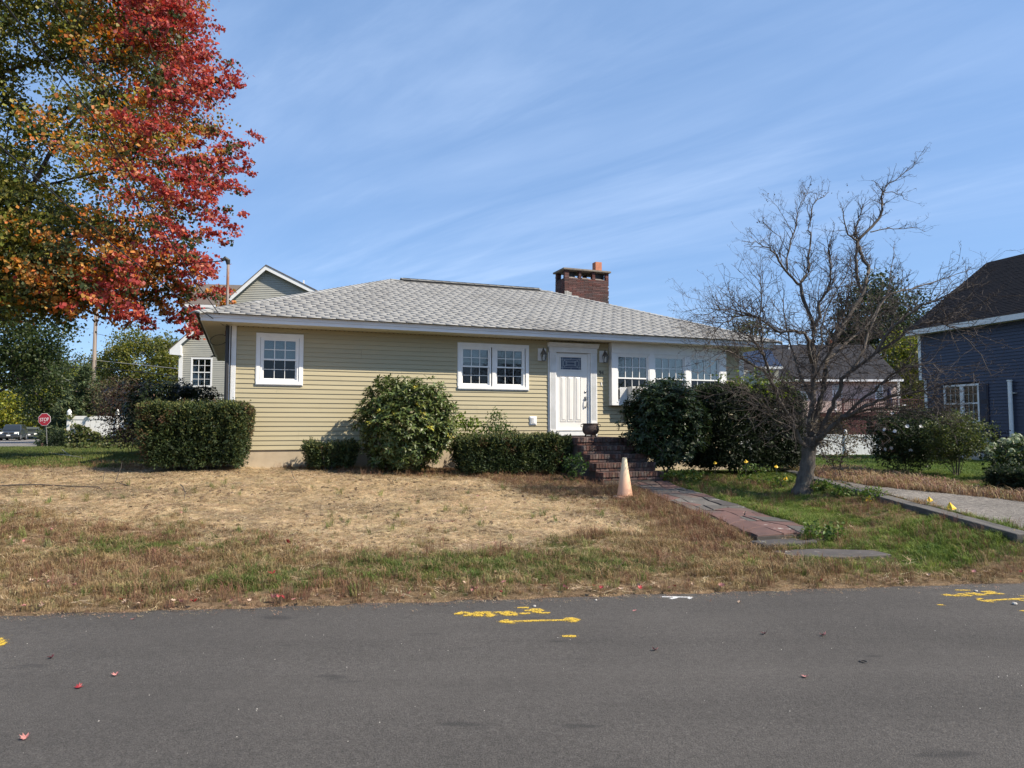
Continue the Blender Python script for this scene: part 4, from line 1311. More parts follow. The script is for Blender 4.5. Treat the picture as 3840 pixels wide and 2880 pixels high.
M['mist_y'] = spray_mat('yellow_overspray', (.70, .46, .04), .52, .78); M['mist_w'] = spray_mat('white_overspray', (.7, .7, .68), .52, .78)
_paint = paint
def paint(S, name, mat, sx, sy, sc, w):
    _paint(S, name, mat, sx, sy, sc, w)
    o = _paint(S, 'overspray', M['mist_w'] if mat is M['paint_w'] else M['mist_y'], sx, sy, sc, w * 2.1)
    o.location.z = -.0022
S1 = [[(940, 221), (1060, 221)]]
S2 = [[(1405, 518), (1550, 516)]]
S3 = [[(755, 366), (1575, 346)], [(760, 366), (850, 345)], [(760, 366), (920, 384)], [(1425, 335), (1500, 331), (1578, 346)], [(1480, 372), (1530, 366), (1578, 347)], [(1440, 345), (1530, 340), (1560, 347)], [(1490, 358), (1540, 356)]]
S4 = [[(1012, 254), (1060, 250), (1110, 238), (1165, 238), (1190, 250), (1150, 262), (1100, 254), (1130, 265), (1200, 276), (1280, 274)], [(965, 284), (1080, 279)],
      [(705, 272), (760, 268), (790, 285), (830, 297), (925, 297), (905, 280), (850, 262), (818, 268), (840, 280), (820, 294)],
      [(470, 292), (520, 272), (580, 272), (560, 287), (505, 300), (540, 308), (590, 302)], [(565, 285), (600, 268), (650, 270), (635, 285), (690, 298), (655, 310), (605, 306)],
      [(285, 288), (350, 286), (340, 276), (400, 272), (450, 285), (440, 302), (380, 308)]]
for nm, S, w in (('paint_dash', S1, .022), ('paint_dash', S2, .026), ('paint_arrow', S3, .020), ('paint_lettering', S4, .024)):
    paint(S, nm, M['paint_y'], 1600, 2200, 2.765, w)
Q4 = [[(365, 325), (450, 310), (560, 330), (690, 352), (600, 340)], [(380, 332), (540, 336)], [(610, 315), (720, 335), (880, 352)], [(680, 305), (800, 300), (900, 330), (1010, 345), (930, 335), (820, 310)],
      [(880, 292), (950, 285), (1060, 305), (1150, 325), (1350, 325), (1200, 305), (1080, 285), (1000, 270)], [(1240, 255), (1340, 250), (1440, 240), (1540, 262), (1440, 275), (1350, 262)], [(1300, 300), (1470, 295), (1380, 272)], [(1480, 285), (1600, 298), (1750, 298)]]
Q3 = [[(1130, 415), (1260, 460), (1520, 486)], [(1130, 410), (1250, 402)], [(1280, 455), (2300, 398)], [(2000, 415), (2300, 480)], [(2130, 350), (2300, 350)]]
for nm, S, w in (('paint_dash', [[(635, 210), (985, 212)]], .018), ('paint_dash', [[(205, 542), (380, 558)]], .018), ('paint_dash', [[(2110, 685), (2300, 690)]], .018), ('paint_arrow', Q3, .018), ('paint_lettering', Q4, .020)):
    paint(S, nm, M['paint_y'], 3480, 2180, 6.144, w)
paint([[(-60, 22), (20, 18)], [(-60, 30), (25, 26)], [(-60, 14), (10, 12)], [(-50, 36), (18, 33)]], 'paint_dash', M['paint_y'], 0, 2386, 1.0, .035)
paint([[(380, 795), (535, 797)], [(425, 806), (460, 797)], [(515, 805), (530, 797)]], 'paint_mark', M['paint_w'], 2200, 1650, 1.349, .016)
# ------------------------------------------------------------------ foliage helpers
def unit(v):
    return v / (np.linalg.norm(v, axis=-1, keepdims=True) + 1e-9)
def rand_dirs(n):
    return unit(RNG.normal(size=(n, 3)))
def leaves(name, C, D, Nn, L, Wd, colr, mat, parent=None, bend=.18, pts=4):
    """C centre, D long direction, Nn normal (all (N,3)); L length, Wd width (N); colr (N,3). Each leaf is a folded pair of triangles or a 6-point blade"""
    n = len(C)
    D = unit(D); B = unit(np.cross(Nn, D)); U = np.cross(D, B)
    L = np.broadcast_to(L, (n,))[:, None]; Wd = np.broadcast_to(Wd, (n,))[:, None]
    if pts == 4:
        v = np.stack([C - D * L * .5, C + B * Wd * .5 + U * L * bend * .4, C + D * L * .5, C - B * Wd * .5 + U * L * bend * .4], 1).reshape(-1, 3)
        i = np.arange(n)[:, None] * 4
        f = np.concatenate([i + np.array([[0, 1, 2]]), i + np.array([[0, 2, 3]])])
    else:
        v = np.stack([C - D * L * .5 - U * L * bend * .3, C - D * L * .12 + B * Wd * .5, C + D * L * .22 + B * Wd * .42, C + D * L * .5 - U * L * bend, C + D * L * .22 - B * Wd * .42, C - D * L * .12 - B * Wd * .5], 1).reshape(-1, 3)
        i = np.arange(n)[:, None] * 6
        f = np.concatenate([i + np.array([[0, 1, 5]]), i + np.array([[1, 2, 4]]), i + np.array([[1, 4, 5]]), i + np.array([[2, 3, 4]])])
    c = np.repeat(colr, pts if pts == 4 else 6, axis=0)
    return new_obj(name, np_mesh(name, v, f, mat, col=c), parent)
def palette(n, cols, w=None, var=.16, seedvals=None):
    cols = np.array(cols)
    k = RNG.choice(len(cols), size=n, p=None if w is None else np.array(w) / sum(w))
    c = cols[k] * (1 + RNG.normal(0, var, (n, 1)))
    c = c * (1 + RNG.normal(0, var * .3, (n, 3)))
    return np.clip(c, .003, .9)
def blob_radius(d, seed, amp=.22, f=2.2):
    """uneven radius factor by direction"""
    s = np.zeros(len(d)); r = np.random.default_rng(seed)
    for k in range(5):
        a = unit(r.normal(size=(1, 3)))[0] * f * (1 + .55 * k); ph = r.random() * 6.28
        s += np.sin(d @ a * 2.0 + ph) / (1 + .5 * k)
    return 1 + amp * s / 2.2

class Skeleton:
    """branches grown to a set of tips: every tip joins the nearest node nearer to the root; radii from the number of tips carried"""
    def __init__(s, root_path, r_tip=.006, power=2.3):
        s.p = [np.array(p, float) for p in root_path]; s.par = [-1] + list(range(len(root_path) - 1))
        s.r_tip = r_tip; s.power = power; s.fixed = {}
    def limb(s, path, parent):
        last = parent
        for q in path:
            s.p.append(np.array(q, float)); s.par.append(last); last = len(s.p) - 1
        return last
    def nearest(s, q):
        A = np.array(s.p); return int(np.argmin(((A - q) ** 2).sum(1)))
    def attach(s, tips, step=.5, sag=.0, wob=.08, minstart=0):
        base = s.p[0]
        order = np.argsort(((tips - base) ** 2).sum(1))
        for i in order:
            q = tips[i]; A = np.array(s.p)
            d2 = ((A - q) ** 2).sum(1)
            rb_ = np.linalg.norm(A - base, axis=1)
            d2 = d2 + np.where(rb_ > np.linalg.norm(q - base) * .97, 1e3, 0)
            if minstart: d2[:minstart] += 1e4
            k = int(np.argmin(d2)); a = s.p[k]; L = np.linalg.norm(q - a)
            n = max(1, int(L / step)); last = k
            for j in range(1, n + 1):
                u = j / n; b = a + (q - a) * u
                if j < n: b = b + RNG.normal(0, wob * min(L, 1.2), 3) + np.array([0, 0, sag * L * 4 * u * (1 - u)])
                s.p.append(b); s.par.append(last); last = len(s.p) - 1
    def radii(s):
        n = len(s.p); w = np.zeros(n); kids = [0] * n
        for i in range(n - 1, 0, -1):
            if kids[i] == 0: w[i] = max(w[i], 1.0)
            w[s.par[i]] += w[i]; kids[s.par[i]] += 1
        r = s.r_tip * np.power(np.maximum(w, 1), 1 / s.power)
        return r
    def build(s, name, mat, parent, rmax=None, taper=.9, n0=8):
        r = s.radii()
        if rmax is not None: r = np.minimum(r, rmax)
        ch = {}
        for i, p in enumerate(s.par): ch.setdefault(p, []).append(i)
        m = MB()
        stack = [(0, None)]
        while stack:
            i, pre = stack.pop()
            path = [] if pre is None else [pre]
            rr = [] if pre is None else [min(r[pre], r[i] * 1.25)]
            k = i
            while True:
                path.append(k); rr.append(r[k]); c = ch.get(k, [])
                if not c: rr[-1] = r[k] * .5; break
                c = sorted(c, key=lambda q: -r[q])
                for q in c[1:]: stack.append((q, k))
                k = c[0]
            if len(path) > 1:
                m.tube([s.p[q] for q in path], rr, n0 if rr[0] > .05 else (5 if rr[0] > .015 else 3), cap=False)
        return m.build(name, mat, parent, smooth=True)

def clusters_to_leaves(P, per, spread, size, colfun, mat, name, parent, flat=.6, aspect=.8, droop=.2, pts=4, up=.6):
    n = len(P) * per
    C = np.repeat(P, per, 0) + RNG.normal(0, 1, (n, 3)) * np.array([spread, spread, spread * flat])
    Nn = unit(RNG.normal(0, 1, (n, 3)) * .8 + np.array([0, 0, up]))
    D = unit(RNG.normal(0, 1, (n, 3)) + np.array([0, 0, -droop]))
    L = size * RNG.uniform(.65, 1.25, n)
    return leaves(name, C, D, Nn, L, L * aspect, colfun(C), mat, parent, pts=pts)

def ell_points(n, c, r, seed, shell=.55, amp=.2, zmin=None, f=2.2):
    """points filling an uneven ellipsoid, denser towards its outside"""
    d = rand_dirs(n); rad = blob_radius(d, seed, amp, f)
    t = (shell ** 3 + (1 - shell ** 3) * RNG.random(n)) ** (1 / 3)
    p = np.array(c) + d * (rad * t)[:, None] * np.array(r)
    if zmin is not None: p = p[p[:, 2] > zmin]
    return p

# ------------------------------------------------------------------ shrubs
def base_of(c, z=None):
    return (c[0], c[1], Hs(c[0], c[1]) if z is None else z)
def clipped_hedge(name, label, cat, c, size, rz, n, cols, w, leaf=(.05, .017), round_=.25, seed=1, taper=0., group=None, tipcol=None, mat='needle', thick=.10):
    """sheared yew: leaf sprays over an uneven box with soft corners; local x along the hedge"""
    g = base_of(c)
    t = thing(name, label, cat, g, rz, group)
    sx, sy, sz = size
    q = RNG.uniform(-1, 1, (n * 3, 3)); q[:, 2] = RNG.uniform(0.02, 1, n * 3)
    ax = RNG.integers(0, 5, n * 3)                     # face choice: +-x, +-y, top
    for k, (a, s) in enumerate(((0, 1), (0, -1), (1, 1), (1, -1))):
        q[ax == k, a] = s
    q[ax == 4, 2] = 1
    wts = np.array([sy * sz, sy * sz, sx * sz, sx * sz, sx * sy * 1.3]); wts /= wts.max()
    q = q[RNG.random(len(q)) < wts[ax]][:n]
    sph = np.stack([q[:, 0], q[:, 1], q[:, 2] * 2 - 1], 1)
    nrm = unit(np.sign(sph) * np.abs(sph) ** 4)
    # round the corners: shrink towards a superellipsoid
    ln = (np.abs(sph) ** 5).sum(1) ** (1 / 5)
    sph = sph / ln[:, None] * (1 - round_) + sph * round_ / np.maximum(1, np.abs(sph).max(1))[:, None]
    zz = (sph[:, 2] + 1) / 2
    wv = fbm(sph[:, 0] * sx + seed * 7, (sph[:, 1] * sy + zz * sz * .8), 2.6, seed) - .5
    wv2 = fbm(sph[:, 0] * sx * .9 + 31, zz * sz + sph[:, 1] * sy, 7.0, seed + 3) - .5
    dep = RNG.exponential(thick, len(sph)) - .01
    core = RNG.random(len(sph)) < .30; dep = np.where(core, RNG.uniform(.08, .34, len(sph)), dep)
    tf = 1 - taper * (1 - zz)
    P = np.stack([sph[:, 0] * sx * .5 * tf, sph[:, 1] * sy * .5 * tf, zz * sz], 1) + nrm * (wv * .26 + wv2 * .16 - dep)[:, None]
    P[:, 2] = np.maximum(P[:, 2], .02)
    m_ = len(P)
    D = unit(nrm * .9 + RNG.normal(0, .75, (m_, 3)) + np.array([0, 0, .35]))
    Nn = unit(RNG.normal(0, 1, (m_, 3)) + nrm * .6)
    L = leaf[0] * RNG.uniform(.6, 1.5, m_) * np.where(core, 2.6, 1.0); Wd_ = L * leaf[1] / leaf[0] * np.where(core, 1.5, 1.0)
    col = palette(m_, cols, w)
    if tipcol is not None:
        k = RNG.random(m_) < sstep(dep, .05, -.02) * .8 * sstep(zz + wv, .45, 1.0)
        col[k] = palette(k.sum(), tipcol)
    bp = fbm(P[:, 0] + seed * 3.1, P[:, 2] * 1.2 + P[:, 1], 1.7, seed + 50) > (.69 if sz < 1.5 else .80)
    bp &= RNG.random(m_) < .35
    col[bp] = palette(bp.sum(), [(.13, .075, .035), (.09, .06, .03)])
    leaves('foliage', P, D, Nn, L, Wd_, col, M[mat], t, pts=4)
    ns = int(26 * sx); sh = []
    for i in range(ns):                             # stray unsheared shoots
        q0 = P[RNG.integers(0, m_)]
        if q0[2] < sz * .45: continue
        d0 = unit(np.array([[RNG.normal(0, .5), RNG.normal(-.15, .5), 1.0]]))[0]
        sh += [q0 + d0 * .022 * k + RNG.normal(0, .012, 3) for k in range(RNG.integers(4, 10))]
    if sh:
        sh = np.array(sh); leaves('shoot', sh, unit(RNG.normal(0, .8, sh.shape) + np.array([0, 0, .7])), rand_dirs(len(sh)), np.full(len(sh), leaf[0]), np.full(len(sh), leaf[1]), palette(len(sh), tipcol or cols), M[mat], t)
    st = MB()
    for i in range(9):
        a = random.uniform(-.4, .4) * sx * .6; b = random.uniform(-.3, .3) * sy
        st.tube([(a * .5, b * .5, -.05), (a * .8, b * .8, sz * .4), (a * 1.1, b * 1.1, sz * .75)], [.022, .016, .008], 5)
    st.build('stem', M['bark_dark'], t)
    return t
def rosette_shrub(name, label, cat, c, r, n, cols, w, seed, leaf=(.115, .036), per=9, zc=None, group=None, amp=.2, zmin=.05, yellow=0., lift=0.0, lean=(0, 0)):
    """rhododendron: whorls of long leaves at the shoot tips"""
    g = base_of(c)
    t = thing(name, label, cat, g, 0, group)
    zc = r[2] if zc is None else zc
    P = ell_points(n, (lean[0], lean[1], zc), r, seed, shell=.72, amp=amp, zmin=zmin, f=2.8)
    out = unit(P - np.array([0, 0, zc * .7]))
    up = unit(out * .8 + np.array([0, 0, .75]) + RNG.normal(0, .25, P.shape))
    k = len(P) * per
    U = np.repeat(up, per, 0)
    a = np.tile(np.arange(per) * 2 * math.pi / per, len(P)) + np.repeat(RNG.uniform(0, 6, len(P)), per) + RNG.normal(0, .25, k)
    ref = unit(np.cross(U, RNG.normal(0, 1, (k, 3)) * .0 + np.array([.3, .9, .2])))
    V = np.cross(U, ref)
    el = RNG.uniform(-.25, .75, k)
    D = unit((ref * np.cos(a)[:, None] + V * np.sin(a)[:, None]) * np.cos(el)[:, None] + U * np.sin(el)[:, None] + np.array([0, 0, -.12]))
    L = leaf[0] * RNG.uniform(.65, 1.2, k)
    C = np.repeat(P, per, 0) + D * (L * .55)[:, None]
    Nn = unit(U - D * (U * D).sum(1, keepdims=True) + RNG.normal(0, .18, (k, 3)))
    col = palette(k, cols, w)
    if yellow:
        y = np.repeat(RNG.random(len(P)) < yellow, per); col[y] = palette(y.sum(), [(.38, .33, .045), (.30, .30, .06)])
    leaves('foliage', C, D, Nn, L, L * leaf[1] / leaf[0], col, M['leaf_gloss'], t, pts=6, bend=.16)
    q = ell_points(n * 3, (lean[0], lean[1], zc), np.array(r) * .86, seed, shell=.55, amp=amp, zmin=zmin + .03, f=2.8); k2 = len(q)
    leaves('inner_foliage', q, rand_dirs(k2), rand_dirs(k2), np.full(k2, leaf[0] * 1.25), np.full(k2, leaf[0] * .5), palette(k2, cols, w), M['leaf_gloss'], t, pts=4)
    sk = Skeleton([(0, 0, -.05), (0, 0, .12)], r_tip=.0045, power=2.2)
    sel = P[RNG.choice(len(P), min(len(P), 150), replace=False)]
    sk.attach(sel, step=.35, wob=.05)
    sk.build('stem', M['bark_dark'], t)
    return t
def leafy_shrub(name, label, cat, c, r, n, per, size, cols, w, seed, zc=None, spread=.07, mat='leaf', amp=.25, shell=.45, group=None, stems=60, aspect=.55, zmin=.05, bark='bark_dark', multi=5, extra=None):
    g = base_of(c)
    t = thing(name, label, cat, g, 0, group)
    zc = r[2] if zc is None else zc
    P = ell_points(n, (0, 0, zc), r, seed, shell=shell, amp=amp, zmin=zmin)
    clusters_to_leaves(P, per, spread, size, lambda C: palette(len(C), cols, w), M[mat], 'foliage', t, aspect=aspect)
    sk = Skeleton([(0, 0, -.05), (0, 0, .04)], r_tip=.004, power=2.1)
    for k in range(multi):
        a = k * 6.28 / multi + .4
        sk.limb([(.05 * math.cos(a), .05 * math.sin(a), .08), (r[0] * .25 * math.cos(a), r[1] * .25 * math.sin(a), zc * .55)], 1)
    sel = P[RNG.choice(len(P), min(len(P), stems), replace=False)]
    sk.attach(sel, step=.3, wob=.04)
    sk.build('stem', M[bark], t)
    return t

YEW = [(.030, .048, .016), (.044, .066, .020), (.020, .034, .013), (.075, .090, .024)]
YTIP = [(.115, .125, .030), (.085, .105, .028), (.14, .135, .04)]
c = at(735, 1700, 14.55)
clipped_hedge('yew_hedge', 'large boxy clipped yew hedge at the left corner of the tan house', 'hedge', (c[0], 14.55), (2.3, 1.35, 1.36), TH * .55, 46000, YEW, (4, 4, 3, 1.5), seed=2, taper=.22, tipcol=YTIP)
c = at(1240, 1700, 15.25)
clipped_hedge('yew_shrub', 'small low yew shrub against the foundation left of the rhododendron', 'shrub', (c[0], 15.25), (1.28, .8, .60), TH, 9000, YEW, (4, 4, 3, 1), seed=5, round_=.05, taper=.25, tipcol=YTIP)
c = at(1925, 1700, 15.6)
clipped_hedge('yew_hedge', 'long low clipped yew hedge between the rhododendron and the brick steps', 'hedge', (c[0], 15.62), (2.75, 1.1, .86), TH, 36000, YEW, (4, 4, 3, 1.2), seed=9, round_=.15, taper=.12, tipcol=YTIP)
RHO = [(.075, .105, .028), (.100, .130, .036), (.150, .170, .060), (.050, .075, .022)]
c = at(1520, 1700, 15.25)
rosette_shrub('rhododendron', 'tall rounded rhododendron with light green leaves in front of the tan siding', 'shrub', (c[0], 15.25), (1.07, .88, 1.05), 1250, RHO, (3, 4, 2.4, 2), 3, zc=1.10, yellow=.016, amp=.16, zmin=.08)
c = at(2500, 1700, 15.35)
rosette_shrub('rhododendron', 'dark glossy rhododendron hiding the bay window right of the brick steps', 'shrub', (c[0], 15.5), (.88, .85, 1.02), 1150, [(.026, .044, .016), (.038, .060, .020), (.058, .082, .028), (.018, .032, .013)], (3, 4, 1.6, 2), 7, zc=1.23, amp=.17, zmin=.12)
# tall dark yew right of the bay, with light shoots of a vine on top
c = at(2805, 1700, 16.6)
tall = clipped_hedge('yew_tree', 'tall black green yew at the right end of the tan house', 'shrub', (c[0] - .08, 16.75), (2.85, 1.7, 2.12), TH, 46000, [(.017, .027, .012), (.024, .037, .014), (.012, .020, .010)], (3, 3, 2), seed=14, round_=.05, taper=.05, tipcol=[(.045, .066, .018), (.06, .08, .022)])
P = ell_points(110, (.1, -.55, 2.0), (1.0, .45, .42), 5, shell=.5, amp=.35)
clusters_to_leaves(P, 9, .07, .085, lambda C: palette(len(C), [(.15, .20, .025), (.11, .16, .02), (.06, .09, .02)]), M['leaf'], 'vine', tall, aspect=.6)
# dark rounded shrub at the far left corner of the house
c = at(650, 1500, 20.5)
rosette_shrub('rhododendron', 'dark broad rhododendron behind the clipped hedge at the left house corner', 'shrub', (c[0], 20.5), (1.5, 1.2, .92), 900, [(.022, .034, .015), (.03, .046, .018), (.016, .026, .012)], (3, 3, 2), 12, zc=1.33, zmin=.1, per=8)
leafy_shrub('maroon_shrub', 'dark maroon leaved shrub left of the black green rhododendron', 'shrub', (float(at(495, 1550, 22)[0]), 22.0), (1.0, .9, 1.0), 260, 16, .07, [(.05, .022, .018), (.035, .02, .014), (.045, .04, .015)], (3, 2, 1), 15, zc=1.2, spread=.12)
# weeds behind and around the low hedge
def weeds(label, c, r, n, size, cols, seed, zc, name='weed_clump', per=6, spread=.06, z=None, asp=.5):
    t = leafy_shrub(name, label, 'weeds', c, r, n, per, size, cols, None, seed, zc=zc, spread=spread, stems=14, multi=3, aspect=asp, zmin=.0)
    if z is not None: t.location.z = z
    return t
GW = [(.10, .16, .03), (.07, .12, .028), (.14, .18, .04)]
p = hw(4.75, -.75); weeds('light green weeds rising behind the left end of the low hedge', (p[0], p[1]), (.62, .2, .42), 150, .10, [(.15, .20, .03), (.10, .15, .03)], 31, .88)
p = hw(5.75, -.75); weeds('tall fern like weeds behind the middle of the low hedge', (p[0], p[1]), (.38, .2, .46), 150, .09, [(.08, .13, .03), (.055, .095, .025)], 32, .90, asp=.35)
p = at(2150, 1770, 15.0); weeds('broad leaved weeds at the foot of the brick steps', (p[0], 14.6), (.25, .2, .28), 45, .09, [(.05, .09, .025), (.04, .07, .02)], 33, .3)
for i, (px, py, yy, rx, rz_, lb) in enumerate(((2560, 1780, 14.9, .55, .14, 'low bright weeds under the dark rhododendron'), (2830, 1795, 14.6, .35, .22, 'bright leafy weeds before the tall dark yew'),
                                         (2935, 1800, 14.3, .22, .14, 'small weeds left of the bare tree trunk'), (3080, 1830, 13.2, .16, .12, 'leafy weeds between the bare trunk and the timber edging'),
                                         (3160, 1860, 12.3, .16, .10, 'green weeds growing along the middle of the timber edging'), (3270, 1880, 11.6, .22, .12, 'nettle like weeds before the timber edging by a flag'),
                                         (3075, 2010, 8.95, .26, .10, 'green ground ivy over the end of the flagstone walk'))):
    p = at(px, py, yy); weeds(lb, (p[0], yy), (rx, .18, rz_), 42 if rx < .4 else 90, .065, GW, 40 + i, rz_ * 1.0, spread=.04)

# shrubs by the blue house
c = at(3400, 1790, 15.7)
wf = leafy_shrub('white_flower_bush', 'dark green bush dotted with white blossoms left of the blue house', 'shrub', (c[0], 15.7), (.78, .7, .66), 900, 13, .06, [(.03, .045, .018), (.042, .06, .022), (.022, .034, .014)], (3, 2, 2), 51, zc=.80, spread=.06, amp=.2)
fp = ell_points(60, (0, -.10, .92), (.84, .76, .60), 51, shell=.97, amp=.15, zmin=.55)
fp = fp[fp[:, 1] < .05]
for i, q in enumerate(fp[:19]):
    k = 6; a = np.arange(k) * 6.283 / k + RNG.random() * 6
    ax_ = unit(q[None] - np.array([0, 0, .7]))[0]; u_ = unit(np.cross(ax_, [0, .2, 1.]))[...]; v_ = np.cross(ax_, u_)
    D = np.cos(a)[:, None] * u_ + np.sin(a)[:, None] * v_
    leaves('blossom', q + D * .022, D + ax_ * .35, np.repeat(ax_[None], k, 0), np.full(k, .05), np.full(k, .042), np.full((k, 3), .74), M['petal'], wf)
c = at(3590, 1808, 14.6)
leafy_shrub('green_shrub', 'loose light green shrub with bare lower stems before the blue house', 'shrub', (c[0], 14.6), (.62, .55, .50), 520, 13, .055, [(.085, .105, .03), (.06, .08, .025), (.11, .125, .04)], (3, 3, 1.5), 53, zc=.86, spread=.06, stems=130, bark='bark', multi=9, zmin=.3)
c = at(3480, 1700, 20.5)
clipped_hedge('round_evergreen', 'dark rounded evergreen under the left shutter of the blue house', 'shrub', (c[0], 20.5), (1.5, 1.3, 1.55), 0, 14000, [(.018, .026, .014), (.024, .034, .017)], (1, 1), seed=22, round_=0., taper=.1)
c = at(3715, 1720, 21.0)
leafy_shrub('purple_shrub', 'dark purplish shrub against the foundation of the blue house', 'shrub', (c[0], 21.0), (.55, .45, .5), 150, 12, .06, [(.035, .022, .022), (.03, .025, .02)], None, 55, zc=.62, spread=.08)
c = at(3815, 1710, 13.6)
hy = leafy_shrub('hydrangea', 'hydrangea with pale green flower heads at the right edge', 'shrub', (c[0], 13.6), (.52, .5, .36), 180, 10, .085, [(.05, .075, .022), (.035, .055, .018)], None, 57, zc=.5, spread=.08, aspect=.65)
hp = ell_points(60, (0, -.05, .58), (.52, .5, .34), 58, shell=.95, amp=.1, zmin=.42)
for q in hp[:24]:
    n_ = 70; d_ = rand_dirs(n_)
    leaves('flower_head', q + d_ * .062, np.cross(d_, RNG.normal(size=(n_, 3))), d_, np.full(n_, .03), np.full(n_, .028), palette(n_, [(.33, .38, .22), (.42, .45, .32), (.28, .34, .19)], var=.08), M['petal'], hy)
c = at(3850, 1800, 11.7)
clipped_hedge('low_hedge', 'low dark clipped hedge at the right edge below the hydrangea', 'hedge', (c[0] + .12, 11.8), (1.3, .7, .44), -.9, 11000, [(.022, .034, .015), (.03, .045, .018)], (1, 1), seed=27, round_=.2, leaf=(.035, .018), mat='leaf')
c = at(3130, 1700, 13.9)
leafy_shrub('dry_shrub', 'sparse brown leaved shrub right of the bare trunk', 'shrub', (float(at(3135, 1700, 15.4)[0]), 15.4), (.62, .5, .60), 170, 9, .05, [(.08, .06, .03), (.06, .055, .025), (.11, .085, .05)], None, 60, zc=.72, spread=.06, stems=90, bark='twig', amp=.35, zmin=.15)
# ------------------------------------------------------------------ the big maple at the left
mb = (-14.2, 18.8, Hs(-14.2, 18.8))
maple = thing('maple_tree', 'huge maple turning from green to orange and crimson, filling the upper left', 'tree', mb)
blobs = [((-14.4, 19.2, 10.8), (6.2, 5.2, 6.2), 1250, 71), ((-10.55, 17.6, 10.8), (3.5, 3.2, 3.6), 330, 72), ((-9.9, 17.2, 7.4), (3.1, 2.9, 2.2), 250, 73),
         ((-9.8, 17.2, 5.55), (3.05, 2.2, .95), 170, 74), ((-12.6, 16.6, 5.6), (3.6, 2.8, 1.7), 300, 75), ((-9.7, 16.4, 4.75), (1.6, 1.2, .75), 80, 78), ((-13.9, 16.6, 8.6), (2.9, 1.8, 4.6), 620, 79), ((-9.9, 17.6, 13.5), (2.7, 2.6, 2.8), 240, 76), ((-15.8, 15.2, 8.5), (4.2, 3.0, 4.6), 700, 77)]
TP = np.concatenate([ell_points(n, c, r, s, shell=.5, amp=.22, f=3.0) for c, r, n, s in blobs])
# holes where the sky shows between the limbs
for hc, hr in (((-11.0, 17.0, 8.9), 1.35), ((-9.6, 16.8, 6.7), .9), ((-10.2, 17, 8.0), .7), ((-11.9, 15.9, 4.6), .6), ((-9.7, 17, 9.9), .6), ((-12.4, 16.2, 7.1), .6)):
    dd = np.hypot(TP[:, 0] - hc[0], (TP[:, 2] - hc[2])) 
    TP = TP[(dd > hr) | (RNG.random(len(TP)) < .10)]
TP = TP[TP[:, 2] > 3.7] + np.array([-.80, 0, 0])
# sprays reaching out of the crown along the right and lower outline
ang = RNG.uniform(-1.15, 1.35, 90)
sp_ = []
for a_ in ang:
    c0_ = np.array([-11.5, 17.2 + RNG.normal(0, 1.1), 8.6]); rr_ = 3.05 + 1.2 * abs(math.sin(a_)); d_ = np.array([math.cos(a_), RNG.normal(0, .25), math.sin(a_) * 1.15 - .05])
    for k_ in range(6): sp_.append(c0_ + d_ * (rr_ + .17 * k_) + np.array([0, 0, .03 * k_ * k_ * RNG.uniform(-.6, .9)]))
SPR = np.array(sp_); SPR = SPR[SPR[:, 2] > 4.0]
def maple_col(C, k1, k2):
    """leaf colours; k1, k2 are random numbers shared by the leaves of one spray"""
    n = len(C)
    s = C[:, 0] + (fbm(C[:, 0] * 1.0 + 50, C[:, 2], .55, 81) - .5) * 3.4 + (fbm(C[:, 1] * 1.0, C[:, 2] + 20, 1.5, 85) - .5) * 1.4 + RNG.normal(0, .15, n)
    low = sstep(6.8 - C[:, 2], 0, 1.6)
    green = palette(n, [(.205, .205, .038), (.155, .170, .034), (.28, .245, .05), (.095, .115, .028)], (3, 3, 2, 2))
    ora = palette(n, [(.50, .215, .05), (.40, .235, .058), (.55, .18, .045), (.29, .185, .06)], (3, 2, 2, 1.5))
    red = palette(n, [(.42, .080, .062), (.35, .058, .056), (.47, .145, .075), (.25, .050, .048)], (3, 3, 1.6, 2))
    dark = palette(n, [(.050, .070, .024), (.075, .085, .028)])
    mixr = RNG.random((n, 2)); k1 = np.where(mixr[:, 0] < .2, RNG.random(n), k1); k2 = np.where(mixr[:, 1] < .2, RNG.random(n), k2)
    a = sstep(s + low * .7, -10.6, -9.1); b = sstep(s - low * .75, -9.7, -8.6)
    out = np.where((k1 < a)[:, None], ora, green)
    out = np.where((k2 < b)[:, None], red, out)
    dk = ((k1 * 7.3) % 1) < .12 + .20 * low * (1 - b)
    return np.where(dk[:, None], dark, out)
rel = TP - np.array(mb)
n_per = 82
TPm = np.concatenate([TP, np.repeat(SPR, 1, 0)]); Cw = np.repeat(TPm, n_per, 0); Cw_s = np.repeat(np.concatenate([np.ones(len(TP)), np.full(len(SPR), .42)]), n_per)[:, None]
rel2 = TPm - np.array(mb)
kc = RNG.random((len(TPm), 2)); ki = np.repeat(kc, n_per, 0)
colr = maple_col(np.repeat(TPm + RNG.normal(0, .2, TPm.shape), n_per, 0), ki[:, 0], ki[:, 1])
Cl = np.repeat(rel2, n_per, 0) + RNG.normal(0, 1, Cw.shape) * np.array([.225, .225, .10]) * Cw_s
kp = RNG.random(len(Cl)) < np.where(Cw_s[:, 0] < 1, .45, 1); Cl, colr = Cl[kp], colr[kp]
nl = len(Cl)
Nn = unit(RNG.normal(0, .8, (nl, 3)) + np.array([.25, -.2, .55])); Dd = unit(RNG.normal(0, 1, (nl, 3)) + np.array([.1, 0, -.55]))
Ls = .094 * RNG.uniform(.5, 1.4, nl)
leaves('foliage', Cl, Dd, Nn, Ls, Ls * .85, colr, M['leaf'], maple, pts=4, bend=.22)
sk = Skeleton([(0, 0, -.3), (0, 0, .6), (.1, -.05, 1.8), (.25, -.1, 3.0)], r_tip=.011, power=2.25)
L = lambda *pts: [tuple(np.array(q) - np.array(mb)) for q in pts]
